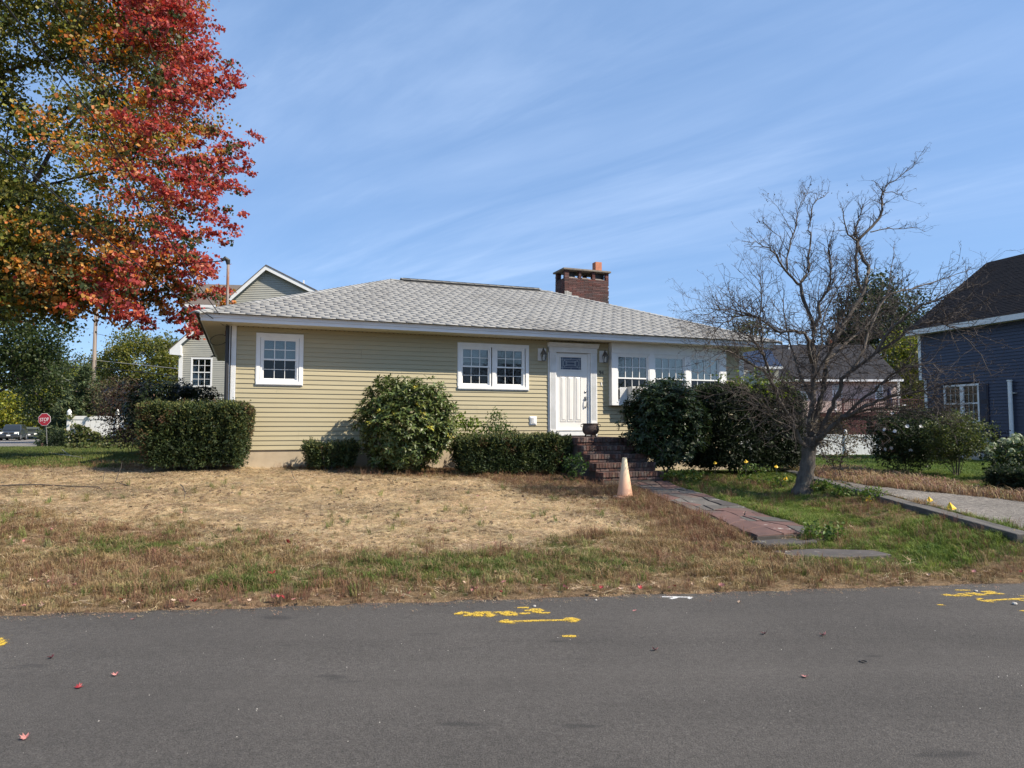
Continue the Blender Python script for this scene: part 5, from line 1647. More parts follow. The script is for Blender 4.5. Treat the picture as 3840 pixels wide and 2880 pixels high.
i1 = sk.limb(L((-13.6, 18.6, 4.6), (-12.9, 18.2, 6.2), (-12.2, 17.7, 7.6), (-11.2, 17.2, 8.8), (-10.0, 17.0, 9.8), (-8.8, 17.0, 10.8)), 3)
sk.limb(L((-11.7, 17.4, 9.4), (-11.0, 17.3, 11.0), (-10.2, 17.4, 12.8)), i1 - 3)
i2 = sk.limb(L((-13.0, 18.0, 5.0), (-11.8, 17.4, 5.9), (-10.6, 17.0, 6.2), (-9.2, 16.9, 6.0), (-7.8, 16.8, 5.9)), 3)
i3 = sk.limb(L((-14.0, 19.0, 6.0), (-14.0, 19.2, 9.0), (-13.8, 19.2, 12.0), (-13.5, 19.0, 14.5)), 3)
sk.limb(L((-14.4, 17.6, 5.0), (-14.8, 16.2, 6.6), (-15.5, 15.2, 8.2)), 3)
sk.limb(L((-13.4, 17.6, 4.4), (-12.8, 16.8, 5.0), (-12.0, 16.3, 5.3)), 3)
sel = rel[RNG.choice(len(rel), min(950, len(rel)), replace=False)]
sk.attach(sel, step=.6, wob=.07)
sk.build('trunk', M['bark_dark'], maple, rmax=.36)

# ------------------------------------------------------------------ the bare tree on the right lawn
BY = 13.4
bb = at(3012, 1846, BY); bz = Hs(bb[0], BY)
bare = thing('bare_tree', 'leafless many stemmed ornamental tree on the green lawn by the timber edging', 'tree', (bb[0], BY, bz))
def limb_pts(px, dy0, dy1):
    n = len(px)
    return [at(x, y, BY + dy0 + (dy1 - dy0) * i / max(1, n - 1)) - np.array([bb[0], BY, bz]) for i, (x, y) in enumerate(px)]
LIMBS = [  # (pixel path, depth at start, depth at end, radius start, radius end)
    ([(3008, 1856), (3018, 1800), (3028, 1745), (3034, 1690), (3040, 1640)], 0, 0, .165, .115),
    ([(2976, 884), (2950, 830), (2915, 775), (2880, 742)], .6, .8, .009, .003),
    ([(2957, 945), (2920, 890), (2880, 850), (2845, 832)], .4, .8, .009, .003),
    ([(3040, 851), (3030, 790), (3018, 745), (3012, 720)], .8, .8, .008, .003),
    ([(3036, 1690), (2998, 1650), (2975, 1595), (2949, 1550), (2927, 1509), (2904, 1457), (2889, 1408), (2874, 1352), (2852, 1305), (2820, 1270)], 0, -1.0, .062, .016),
    ([(3040, 1640), (3037, 1600), (3040, 1558), (3048, 1502), (3050, 1427), (3054, 1371), (3048, 1310), (3052, 1260), (3051, 1218)], 0, .3, .075, .042),
    ([(3034, 1700), (3060, 1660), (3083, 1632), (3140, 1584), (3177, 1558), (3222, 1539), (3293, 1502), (3370, 1484), (3440, 1470), (3500, 1480)], 0, -1.4, .075, .012),
    ([(3052, 1668), (3084, 1595), (3117, 1539), (3140, 1483), (3162, 1419), (3203, 1382), (3278, 1326), (3333, 1240), (3399, 1185), (3479, 1135), (3560, 1105), (3640, 1075)], 0, -1.2, .062, .008),
    ([(3040, 1640), (3062, 1560), (3084, 1464), (3098, 1352), (3125, 1285), (3155, 1232), (3195, 1170), (3235, 1101), (3256, 1030), (3248, 985), (3225, 945), (3216, 905)], 0, .9, .066, .034),
    ([(3216, 905), (3258, 861), (3290, 825), (3305, 786), (3308, 750), (3310, 720)], .9, 1.0, .036, .022),
    ([(3310, 720), (3335, 690), (3394, 649), (3430, 615), (3460, 579)], 1.0, 1.0, .016, .004),
    ([(3310, 720), (3355, 722), (3385, 738), (3406, 752)], 1.0, 1.2, .010, .004),
    ([(3310, 720), (3295, 690), (3268, 676)], 1.0, .9, .009, .004),
    ([(3235, 1101), (3218, 1060), (3211, 1010), (3211, 960), (3214, 905), (3206, 866), (3212, 832), (3225, 804), (3239, 767)], .8, .5, .046, .010),
    ([(3214, 905), (3195, 888), (3178, 872), (3168, 828), (3159, 786)], .6, .3, .028, .008),
    ([(3265, 870), (3310, 862), (3370, 858), (3420, 855), (3470, 868)], 1.0, 1.3, .016, .004),
    ([(3051, 1218), (3073, 1190), (3070, 1148), (3090, 1110), (3108, 1077), (3117, 1007), (3110, 970), (3108, 936)], .3, .1, .044, .014),
    ([(3051, 1230), (3014, 1124), (3000, 1068), (3020, 1035), (3033, 1007), (3028, 960), (3042, 889), (3037, 851), (3051, 767), (3075, 745), (3108, 720)], .3, 1.0, .046, .006),
    ([(3000, 1068), (2957, 1030), (2920, 974), (2900, 945), (2877, 927), (2845, 912), (2812, 908)], .5, -.6, .032, .006),
    ([(2950, 1020), (2957, 945), (2976, 884), (2985, 840), (2990, 804), (3012, 750), (3033, 710)], .3, .6, .024, .005),
    ([(3043, 1360), (3037, 1331), (3030, 1280), (3009, 1246), (2960, 1242), (2924, 1242), (2859, 1204), (2812, 1181), (2755, 1192), (2694, 1228), (2655, 1290)], .1, -1.2, .045, .007),
    ([(2812, 1181), (2760, 1165), (2700, 1160), (2650, 1178), (2609, 1181)], -.8, -1.2, .016, .004),
    ([(2855, 1330), (2858, 1270), (2852, 1200), (2853, 1110), (2855, 1068), (2844, 1030)], -.9, -1.0, .020, .007),
    ([(2904, 1457), (2860, 1390), (2792, 1350), (2730, 1318), (2690, 1302), (2640, 1305)], -.6, -1.5, .036, .006),
    ([(3278, 1326), (3340, 1290), (3423, 1225), (3480, 1208), (3540, 1212), (3600, 1250), (3650, 1300), (3720, 1410)], -.6, -1.6, .034, .004),
    ([(3200, 1384), (3240, 1310), (3265, 1222), (3319, 1115), (3390, 1090), (3470, 1067), (3560, 1040), (3634, 1011)], -.2, .8, .036, .006),
    ([(3050, 1420), (3105, 1330), (3130, 1260), (3170, 1150), (3190, 1085)], .0, -1.0, .034, .010),
    ([(3140, 1584), (3230, 1500), (3300, 1445), (3350, 1400), (3420, 1370), (3500, 1365)], -.2, -1.9, .036, .007),
    ([(3177, 1558), (3300, 1530), (3400, 1540), (3480, 1550), (3560, 1540)], -.4, -1.6, .030, .005),
    ([(3000, 1640), (2960, 1600), (2905, 1575), (2860, 1530), (2820, 1480), (2790, 1440)], 0, -1.6, .018, .004),
    ([(3048, 1502), (3010, 1440), (2985, 1350), (2960, 1280), (2945, 1200), (2935, 1120)], .1, .9, .040, .008),
    ([(3098, 1352), (3170, 1290), (3230, 1240), (3290, 1170), (3330, 1090), (3345, 1000), (3350, 930)], .3, 1.6, .034, .006),
    ([(3054, 1371), (3080, 1280), (3085, 1210), (3120, 1120), (3170, 1040), (3190, 960)], .2, 1.6, .030, .006),
]
trunk = MB(); twig_src = []
for li, (px, d0, d1, r0, r1) in enumerate(LIMBS):
    P = limb_pts(px, d0, d1)
    # smooth
    Q = []
    for i in range(len(P) - 1):
        p0 = P[max(i - 1, 0)]; p1 = P[i]; p2 = P[i + 1]; p3 = P[min(i + 2, len(P) - 1)]
        for u in (0, .34, .67):
            Q.append(.5 * ((2 * p1) + (p2 - p0) * u + (2 * p0 - 5 * p1 + 4 * p2 - p3) * u * u + (3 * p1 - p0 - 3 * p2 + p3) * u ** 3))
    Q.append(P[-1])
    n_ = len(Q)
    Q = [q + (RNG.normal(0, .012, 3) if 0 < i < n_ - 1 and li else 0) for i, q in enumerate(Q)]
    rs_ = .86 if li else 1.0
    rr = [rs_ * (r0 + (r1 - r0) * (i / (n_ - 1)) ** .85) * (1 + .08 * math.sin(i * 2.3)) for i in range(n_)]
    if li == 0:
        rr[0] *= 1.38; rr[1] *= 1.22; rr[2] *= 1.1; Q[0] = Q[0] - np.array([0, 0, .12])
    trunk.tube(Q, rr, 10 if r0 > .05 else 7)
    if li: twig_src += [(Q[i], Q[min(i + 1, n_ - 1)] - Q[max(i - 1, 0)], rr[i], i / n_) for i in range(2, n_)]
trunk.build('trunk', M['bark'], bare, smooth=True)
# side shoots and spur twigs
tw = MB(); rt = random.Random(3)
crown_c = at(3090, 1150, BY) - np.array([bb[0], BY, bz])
def shoot(p, d, L, r, depth):
    n = max(3, int(L / .09)); pts = [p]; q = p.copy(); d = d / (np.linalg.norm(d) + 1e-9)
    for i in range(n):
        d = d + np.array([rt.gauss(0, .16), rt.gauss(0, .16), rt.gauss(.035, .14)]); d /= np.linalg.norm(d)
        q = q + d * (L / n); pts.append(q)
        if depth < 3 and rt.random() < (.58 if depth < 2 else .38):
            sd = d + np.array([rt.gauss(0, .85), rt.gauss(0, .85), rt.gauss(.1, .65)])
            shoot(q, sd, L * rt.uniform(.28, .62) * (1 - .35 * i / n), r * .62, depth + 1)
        elif rt.random() < .5:                     # short spur
            sd = d + np.array([rt.gauss(0, 1), rt.gauss(0, 1), rt.gauss(0, 1)]); sd /= np.linalg.norm(sd)
            tw.tube([q, q + sd * rt.uniform(.02, .055)], [r * .55 + .0006, r * .3 + .0006], 3, cap=False)
    tw.tube(pts, [r + (max(.0013, r * .35) - r) * i / (len(pts) - 1) for i in range(len(pts))], 3 if r < .006 else 4, cap=False)
for (p, d, r, u) in twig_src:
    k = 1 if rt.random() < (.95 if u > .2 else .65) else 0
    if rt.random() < .62: k += 1
    if p[2] < 3.6 and rt.random() < .4: k += 1
    for _ in range(k):
        out = (p - crown_c); out = out / (np.linalg.norm(out) + 1e-6)
        dd = d / (np.linalg.norm(d) + 1e-9) * .7 + np.array([rt.gauss(0, .7), rt.gauss(0, .7), rt.gauss(.30, .5)]) + out * .5
        far = max(0, p[2] - 3.6) * .45 + max(0, abs(p[0] - .3) - 1.9) * .45
        shoot(p, dd, rt.uniform(.32, .95) * max(.42, 1.08 - far), min(r * .5, .0072) + .0012, 0)
tw.build('twig', M['twig'], bare)['kind'] = 'stuff'
# a few withered leaves left at the upper tips
lp = np.array([at(x, y, BY + .8) - np.array([bb[0], BY, bz]) for x, y in [(2880, 742), (2872, 738), (2890, 745), (2850, 830), (2862, 822), (2842, 836), (2872, 818), (3012, 720), (3020, 730), (3005, 738), (3040, 702), (3110, 735), (3178, 700)]])
lp = np.repeat(lp, 3, 0) + RNG.normal(0, .045, (len(lp) * 3, 3))
leaves('withered_leaf', lp, rand_dirs(len(lp)), rand_dirs(len(lp)), np.full(len(lp), .05), np.full(len(lp), .028), palette(len(lp), [(.06, .045, .03), (.09, .06, .035)]), M['leaf'], bare)['kind'] = 'stuff'

# ------------------------------------------------------------------ trees behind
def bg_tree(name, label, x, y, h0, r, n, per, size, cols, w, seed, zc, spread=.4, group=None, amp=.25, shell=.5, trunk_r=.2, aspect=.75, tips=160, colfun=None):
    g = Hs(x, y)
    t = thing(name, label, 'tree', (x, y, g), 0, group)
    P = ell_points(n, (0, 0, zc), r, seed, shell=shell, amp=amp, f=2.6)
    P = P[P[:, 2] > h0]
    clusters_to_leaves(P, per, spread, size, colfun or (lambda C: palette(len(C), cols, w)), M['leaf'], 'crown', t, aspect=aspect)
    s = Skeleton([(0, 0, -.3), (0, 0, 1.0), (.1, .05, zc * .5), (.05, 0, zc * .8)], r_tip=.02, power=2.2)
    s.attach(P[RNG.choice(len(P), min(tips, len(P)), replace=False)], step=.9, wob=.08)
    s.build('trunk', M['bark_dark'], t, rmax=trunk_r)
    return t
def bgx(px, Y): return float(at(px, 1600, Y)[0])
DG = [(.040, .062, .020), (.055, .080, .024), (.085, .105, .032), (.028, .045, .016)]
bg_tree('oak_tree', 'dense dark green tree behind the maple at the left edge', bgx(-40, 46), 46, 4.3, (4.3, 3.6, 2.9), 340, 60, .20, DG, (3, 3, 2, 2), 101, 7.0, spread=.45)
bg_tree('oak_tree', 'dark tree rising under the maple between the yellow bushes and the pine', bgx(165, 62), 62, 1.2, (2.3, 2.2, 3.3), 190, 50, .20, DG, (3, 3, 1, 2), 102, 5.0, spread=.45)
YG = [(.24, .25, .03), (.32, .30, .035), (.16, .19, .028), (.10, .13, .024)]
bg_tree('yellow_bush', 'tall golden green bush behind the parked cars at the left edge', bgx(60, 84), 84, .2, (5.6, 3.0, 3.2), 330, 50, .26, YG, (3, 3, 2, 2), 103, 3.6, spread=.6)
bg_tree('yellow_tree', 'yellow green maple behind the stop sign', bgx(195, 90), 90, 1.5, (3.2, 2.6, 4.2), 230, 50, .26, YG, (2, 3, 2, 3), 104, 5.8, spread=.6)
bg_tree('round_tree', 'grey green tree beyond the utility pole', bgx(300, 95), 95, 2, (4.2, 3.4, 4.2), 240, 45, .28, [(.06, .085, .035), (.045, .065, .03), (.08, .10, .045)], None, 105, 6.4, spread=.6)
bg_tree('yellow_green_tree', 'broad olive yellow tree between the utility pole and the grey house', bgx(540, 66), 66, 2.2, (4.7, 3.6, 3.7), 420, 52, .22, [(.15, .155, .028), (.11, .125, .026), (.20, .19, .035), (.07, .085, .022)], (3, 3, 2, 2), 106, 6.7, spread=.5, amp=.3)
def conifer(name, label, x, y, h, r, n, cols, seed, size=.2):
    g = Hs(x, y); t = thing(name, label, 'tree', (x, y, g))
    rg = np.random.default_rng(seed)
    C = []; D = []
    lev = int(h / .42)
    for i in range(lev):
        z = .4 + (h - .4) * i / lev; rr = r * (1 - i / lev) ** .8 * rg.uniform(.8, 1.15)
        nb = max(4, int(10 * (1 - i / lev)) + 3)
        for k in range(nb):
            a = rg.uniform(0, 6.28); dr = np.array([math.cos(a), math.sin(a), .05 - .12 * (1 - i / lev)])
            m_ = max(3, int(rr / .22))
            for j in range(m_):
                u = (j + .6) / m_
                C.append(np.array([0, 0, z]) + dr * rr * u + np.array([0, 0, .22 * u * u])); D.append(dr)
    C = np.array(C); D = np.array(D)
    per = max(4, n // len(C)); k = len(C) * per
    Cc = np.repeat(C, per, 0) + rg.normal(0, .13, (k, 3)); Dd_ = unit(np.repeat(D, per, 0) * .9 + rg.normal(0, .7, (k, 3)) + np.array([0, 0, .35]))
    Ll = size * rg.uniform(.6, 1.3, k)
    leaves('crown', Cc, Dd_, rand_dirs(k), Ll, Ll * .2, palette(k, cols), M['needle'], t)
    MB().tube([(0, 0, -.2), (0, 0, h * .6), (0, 0, h * .97)], [h * .022, h * .013, .02], 7).build('trunk', M['bark_dark'], t)
    return t
PN = [(.065, .095, .045), (.090, .120, .052), (.045, .070, .034), (.13, .15, .06)]
conifer('pine_tree', 'soft green white pine behind the white fence and the utility pole', bgx(312, 47), 47, 5.6, 2.5, 22000, PN, 5, .34)
conifer('pine_tree', 'darker young pine left of the white fence post', bgx(240, 58), 58, 3.6, 1.6, 9000, [(.026, .042, .022), (.036, .055, .026)], 6, .30)
conifer('spruce_tree', 'distant pointed spruce above the olive yellow tree', bgx(390, 100), 100, 12.3, 2.6, 7000, [(.035, .05, .035), (.045, .06, .04)], 7, .6)
leafy_shrub('dark_shrub', 'dark round shrub left of the white fence post by the stop sign', 'shrub', (bgx(224, 38), 38), (.42, .4, .5), 130, 16, .09, [(.022, .035, .014), (.03, .045, .018)], None, 108, zc=.5, spread=.12)
leafy_shrub('orchard_tree', 'small brownish leaved tree over the white fence by the far house', 'tree', (bgx(440, 34), 34), (1.5, 1.3, 1.1), 190, 14, .11, [(.11, .085, .04), (.075, .07, .03), (.06, .035, .025)], None, 109, zc=2.3, spread=.2, shell=.4)
# right side
bg_tree('oak_tree', 'big dark green tree behind the bare tree and the dark roofed house', bgx(3290, 66), 66, 3.0, (4.6, 4.4, 6.0), 520, 62, .26, [(.030, .045, .018), (.042, .062, .022), (.060, .078, .028), (.022, .034, .014)], (3, 3, 2, 2), 110, 8.8, spread=.6)
bg_tree('yellow_tree', 'bright yellow green tree beside the blue house corner', bgx(3412, 58), 58, 1.5, (2.6, 2.4, 4.0), 260, 52, .22, [(.20, .21, .03), (.26, .25, .035), (.12, .15, .03), (.07, .10, .025)], (3, 2, 2, 2), 111, 5.4, spread=.5)
bg_tree('russet_tree', 'small russet leaved tree touching the blue house corner', bgx(3460, 62), 62, 3.0, (1.5, 1.5, 1.6), 60, 40, .22, [(.16, .07, .04), (.12, .06, .04)], None, 112, 7.0, spread=.45)
bg_tree('ash_tree', 'thin pale green treetop showing above the right end of the grey roof', bgx(2810, 60), 60, 4.0, (1.3, 1.2, 1.8), 60, 36, .2, [(.10, .12, .05), (.075, .09, .04)], None, 113, 9.2, spread=.4)
bg_tree('oak_tree', 'dark trees closing the view behind the dark red deck', bgx(3560, 80), 80, 1.0, (9, 5, 4.0), 420, 50, .34, DG, (3, 3, 1, 2), 114, 4.6, spread=.9)
# the far wooded skyline
t = new_obj('woods', None); P = []
for i in range(150):
    x = -190 + 400 * RNG.random(); y = 190 + 40 * RNG.random(); h = RNG.uniform(5, 9)
    P.append(ell_points(16, (x, y, h * .55), (h * .75, h * .7, h * .6), 200 + i, shell=.6))
bpy.data.objects.remove(t)
P = np.concatenate(P); nn = len(P) * 16
C = np.repeat(P, 16, 0) + RNG.normal(0, 1.1, (nn, 3))
wo = leaves('woods', C, rand_dirs(nn), rand_dirs(nn), np.full(nn, 1.0), np.full(nn, .8), palette(nn, [(.05, .07, .03), (.08, .09, .03), (.035, .05, .025), (.13, .10, .035)]), M['leaf'])
tag(wo, kind='stuff')
# ------------------------------------------------------------------ neighbouring houses
M['grey_siding'] = pm('grey_siding', (.38, .375, .325), (.34, .335, .29), rough=.55, scale=2, rnd=.03)
M['brown_shingle'] = pm('brown_shingle', (.145, .115, .095), (.10, .08, .068), rough=.95, scale=16, bump=.4, bscale=90)
M['blue_siding'] = pm('blue_siding', (.041, .048, .079), (.036, .042, .070), rough=.5, scale=1.5, stretch=(.5, 4, 9), rnd=.05)
M['navy'] = pm('navy_shutter', (.008, .010, .028), rough=.45)
M['blue_roof'] = pm('charcoal_shingle', (.0095, .0105, .0155), (.006, .0065, .010), rough=.95, spec=.15, scale=30, bump=.4, bscale=160, rnd=.2)
M['slate_roof'] = pm('dark_grey_shingle', (.030, .030, .036), (.022, .022, .027), rough=.95, scale=20, bump=.4, bscale=100)
M['pink_siding'] = pm('pinkish_siding', (.50, .385, .33), (.45, .345, .29), rough=.6, scale=3)
M['red_deck'] = pm('dark_red_deck', (.105, .026, .024), (.07, .02, .018), rough=.7, scale=4)
M['concrete'] = pm('pale_concrete', (.36, .35, .32), (.28, .27, .25), rough=.9, scale=3)
M['solar'] = pm('solar_panel', (.012, .016, .035), rough=.2, spec=.7)
M['ac'] = pm('ac_metal', (.55, .54, .50), (.45, .44, .41), rough=.5, scale=5)
M['umbrella'] = pm('navy_cloth', (.012, .016, .05), (.02, .025, .07), rough=.8)
class Frame:
    def __init__(s, o, rz):
        s.o = np.array([o[0], o[1], 0.0]); s.rz = rz
        s.u = np.array([math.cos(rz), math.sin(rz), 0]); s.v = np.array([-math.sin(rz), math.cos(rz), 0])
    def hit(s, px, py, y=0.0):
        r = ray(px, py); q = s.o + s.v * y - np.array([0, 0, 0])
        t = (q @ s.v) / (r @ s.v); P = r * t
        return float((P - s.o) @ s.u), float(P[2] + EYE)
    def w(s, x, y, z=0.0):
        return s.o + s.u * x + s.v * y + np.array([0, 0, z])
def siding_strip(m, x0, x1, z, e, y=0.0, lip=.014):
    m.hexa([(x0, y - lip, z), (x1, y - lip, z), (x1, y + .02, z), (x0, y + .02, z), (x0, y - .002, z + e), (x1, y - .002, z + e), (x1, y + .02, z + e), (x0, y + .02, z + e)])
def strips_around(m, x0, x1, z, e, holes, y=0.0, lip=.014):
    """one course of clapboard, interrupted where windows and doors stand"""
    iv = [(x0, x1)]
    for (a, b_, lo, hi) in holes:
        if z + e > lo and z < hi:
            iv = [q for (p0, p1) in iv for q in (((p0, min(a, p1)), (max(b_, p0), p1)) if (a < p1 and b_ > p0) else ((p0, p1),)) if q[1] - q[0] > .02]
    for (p0, p1) in iv: siding_strip(m, p0, p1, z, e, y, lip)
def simple_window(parent, x0, x1, z0, z1, y=0.0, cols=3, rows=2, trim=.09, curtain=None, name='window', mat=None, back=.14, mw=.012, mmat=None):
    W = box_obj(name, M['dark_room'], parent, x0 + trim, x1 - trim, y + back, y + back + .01, z0 + trim, z1 - trim)
    f = MB()
    f.box(x0, x0 + trim, y - .03, y + .03, z0, z1); f.box(x1 - trim, x1, y - .03, y + .03, z0, z1)
    f.box(x0 + trim, x1 - trim, y - .03, y + .03, z1 - trim, z1); f.box(x0 + trim, x1 - trim, y - .03, y + .03, z0, z0 + trim)
    zm = (z0 + z1) / 2
    f.box(x0 + trim, x1 - trim, y - .015, y + .03, zm - .025, zm + .025)
    f.build('frame', mat or M['white'], W)
    a0, a1 = x0 + trim, x1 - trim; pw = (a1 - a0) / cols
    for (b0, b1) in ((z0 + trim, zm - .025), (zm + .025, z1 - trim)):
        g = MB(); ph = (b1 - b0) / rows
        for i in range(1, cols): g.box(a0 + pw * i - mw, a0 + pw * i + mw, y - .006, y + .02, b0, b1)
        for j in range(1, rows):
            for i in range(cols): g.box(a0 + pw * i + mw, a0 + pw * (i + 1) - mw, y - .005, y + .019, b0 + ph * j - mw, b0 + ph * j + mw)
        g.build('muntin', M[mmat] if mmat else (mat or M['white']), W)
        for i in range(cols):
            for j in range(rows): box_obj('pane', M['glass'], W, a0 + pw * i + .001, a0 + pw * (i + 1) - .001, y + .021, y + .025, b0 + ph * j + .001, b0 + ph * (j + 1) - .001)
    if curtain:
        n_ = 30; vs = []
        for i in range(n_ + 1):
            xx_ = a0 + (a1 - a0) * i / n_; yy_ = y + .075 + .02 * math.sin(i * 1.9)
            vs += [(xx_, yy_, z0 + trim), (xx_, yy_, z0 + trim + (z1 - z0 - 2 * trim) * curtain)]
        MB().add(vs, [(2 * i, 2 * i + 2, 2 * i + 3, 2 * i + 1) for i in range(n_)]).build('curtain', M['curtain'], W)
    return W

# --- grey two storey house behind the left end
gf = Frame(at(690, 1600, 38)[:2], math.radians(9))
gh = thing('grey_house', 'grey clapboard house with white gable trim and brown roof behind the ranch house', 'house', (gf.o[0], gf.o[1], 0), gf.rz)
ax_, az_ = gf.hit(1001, 1000); lx, lz = gf.hit(652, 1306); rx, rz_ = gf.hit(1215, 1107)
sl = (az_ - lz) / (ax_ - lx); sr = (az_ - rz_) / (rx - ax_)
wl_x, wr_x = gf.hit(672, 1400)[0], ax_ + (az_ - 4.4) / sr
gz0 = .35; m = MB(); e = .1016
mm = MB(); mm.prism([(wl_x, gz0), (wr_x, gz0), (wr_x, az_ - sr * (wr_x - ax_) - .05), (ax_, az_ - .05), (wl_x, az_ - sl * (ax_ - wl_x) - .05)], 'y', .17, 9.0)
mm.build('wall', M['grey_siding'], gh)
w0, wt_ = gf.hit(717, 1340); w1x, wb = gf.hit(795, 1452)
z = gz0 + .4
while z < az_ - .25:
    xa = max(wl_x, ax_ - (az_ - z - .12) / sl); xb = min(wr_x, ax_ + (az_ - z - .12) / sr)
    if xb - xa > .1: strips_around(m, xa, xb, z, e, [(w0 + .02, w1x - .02, wb + .02, wt_ - .02)], lip=.026)
    z += e
m.build('siding_board', M['grey_siding'], gh)['kind'] = 'stuff'
def rake(p, q, wdt, name, mat, y0, y1, parent):
    (x0, z0), (x1, z1) = p, q
    return MB().prism([(x0, z0), (x1, z1), (x1, z1 - wdt), (x0, z0 - wdt)], 'y', y0, y1).build(name, mat, parent)
ov = .28
rake((lx - .1, lz - .08), (ax_, az_ + .02), .26, 'rake_board', M['white'], -ov - .03, -ov, gh)
rake((ax_, az_ + .02), (wr_x + .4, az_ - sr * (wr_x + .4 - ax_)), .26, 'rake_board', M['white'], -ov - .03, -ov, gh)
for (p, q) in (((lx - .2, lz - .16 + .03), (ax_, az_ + .05)), ((ax_, az_ + .05), (wr_x + .5, az_ - sr * (wr_x + .5 - ax_) + .03))):
    rake(p, (q[0], q[1]), .05, 'roof', M['brown_shingle'], -ov - .06, 9.3, gh)
    rake((p[0], p[1] - .12), (q[0], q[1] - .12), .03, 'soffit', M['white'], -ov, -.015, gh)
# cornice return and corner board
MB().prism([(lx - .12, lz - .10), (lx + .42, lz + .28), (wl_x + .14, lz - .16), (wl_x + .14, lz - .40), (lx - .12, lz - .36)], 'y', -ov - .028, -.012).build('cornice', M['white'], gh)
box_obj('corner_board', M['white'], gh, wl_x - .03, wl_x + .17, -.035, .12, gz0, lz - .30)
w0, wt_ = gf.hit(717, 1340); w1x, wb = gf.hit(795, 1452)
simple_window(gh, w0, w1x, wb, wt_)
# the wing behind with its own brown roof
yw = 3.2
bx0, bz1 = gf.hit(704, 1146, yw); bx1 = gf.hit(850, 1146, yw)[0]; _, bzr = gf.hit(760, 1066, yw + 2.5)
box_obj('wing_wall', M['grey_siding'], gh, bx0, bx1 + 2, yw + .02, yw + 5, 3.0, bz1 - .02)
m = MB(); z = 4.0
while z < bz1 - .1: siding_strip(m, bx0, bx1 + 2, z, e, yw, lip=.026); z += e
m.build('siding_board', M['grey_siding'], gh)['kind'] = 'stuff'
box_obj('corner_board', M['white'], gh, bx0 - .03, bx0 + .18, yw - .035, yw + .1, 3.0, bz1 - .05)
ex0 = gf.hit(687, 1140, yw - .3)[0]
MB().hexa([(ex0, yw - .3, bz1 - .02), (bx1 + 2.5, yw - .3, bz1 - .02), (bx1 + 2.5, yw + 2.5, bzr - .06), (ex0, yw + 2.5, bzr - .06), (ex0, yw - .3, bz1 + .06), (bx1 + 2.5, yw - .3, bz1 + .06), (bx1 + 2.5, yw + 2.5, bzr + .02), (ex0, yw + 2.5, bzr + .02)]).build('wing_roof', M['brown_shingle'], gh)
box_obj('fascia', M['white'], gh, ex0 + .05, bx1 + 2.5, yw - .33, yw - .301, bz1 - .14, bz1 + .02)
rake((ax_ + (rx - ax_) * .62, az_ - sr * (rx - ax_) * .62 + .28), (ax_ + (rx - ax_) * .62 + .07, az_ - sr * (rx - ax_) * .62 + .28), .3, 'roof_vent', M['white'], .2, .3, gh)

# --- blue house at the right
bdir = np.array([.294, -1, 0]) / math.hypot(.294, 1)
bo = at(3448, 1600, 0); r_ = ray(3608, 1600); Pm = r_ * (25.5 / r_[1])
brz = math.atan2(bdir[1], bdir[0])
bf = Frame(Pm[:2], brz)
c0 = bf.hit(3446, 1300)[0]
bf.o = bf.w(c0, 0)
bh = thing('blue_house', 'slate blue clapboard house with charcoal roof and navy shutters at the right edge', 'house', (bf.o[0], bf.o[1], 0), brz)
BL = 15.5
e = .113
zt = bf.hit(3560, 1222)[1]; zs = bf.hit(3741, 1662)[1]; zj = bf.hit(3460, 1425)[1]
lowx = bf.hit(3470, 1480)[0]
print('blue', zt, zs, zj, lowx, bf.o)
MB().box(.0, BL, .17, 7.5, zj, zt).build('wall', M['blue_siding'], bh)
MB().box(lowx, BL, .17, 7.5, zs, zj).build('wall', M['blue_siding'], bh)
box_obj('foundation', M['concrete'], bh, lowx + .05, BL, .022, 7.4, -.2, zs - .002)
a0, at_ = bf.hit(3380 + 550 / 3.457, 1380 + 228 / 3.457); a1, ab = bf.hit(3380 + 1030 / 3.457, 1380 + 708 / 3.457)
z = zs
while z < zt - .02:
    x0 = .10 if z >= zj - .01 else lowx + .10
    segs = [(x0, BL)]
    if z + e > ab and z < at_: segs = [(x0, a0 - .001), (a1 + .001, BL)]
    for (p, q) in segs:
        mm = MB(); siding_strip(mm, p, q, z, min(e, zt - z), lip=.026); mm.build('siding_board', M['blue_siding'], bh)
    z += e
box_obj('corner_board', M['white'], bh, -.02, .10, -.03, .1, zj, zt); box_obj('corner_board', M['white'], bh, lowx - .02, lowx + .10, -.03, .1, zs - .02, zj - .002)
xm = (a0 + a1) / 2
simple_window(bh, a0, xm + .03, ab, at_, curtain=None, trim=.07, name='window', cols=3, rows=2, mw=.005, mmat='ac')
simple_window(bh, xm + .031, a1, ab, at_, curtain=None, trim=.07, name='window', cols=3, rows=2, mw=.005, mmat='ac')
for wdw in [c for c in bh.children if c.name.startswith('window')]:
    b = MB(); xs0, xs1 = (a0 + .07, xm - .04) if wdw.name == 'window' or wdw is [c for c in bh.children if c.name.startswith('window')][0] else (xm + .10, a1 - .07)
    zz = at_ - .08
    while zz > ab + (at_ - ab) * .36:
        b.add([(xs0, .10, zz), (xs1, .10, zz), (xs1, .085, zz - .026), (xs0, .085, zz - .026)], [(0, 1, 2, 3)]); zz -= .025
    b.build('blind', M['blind'], wdw)
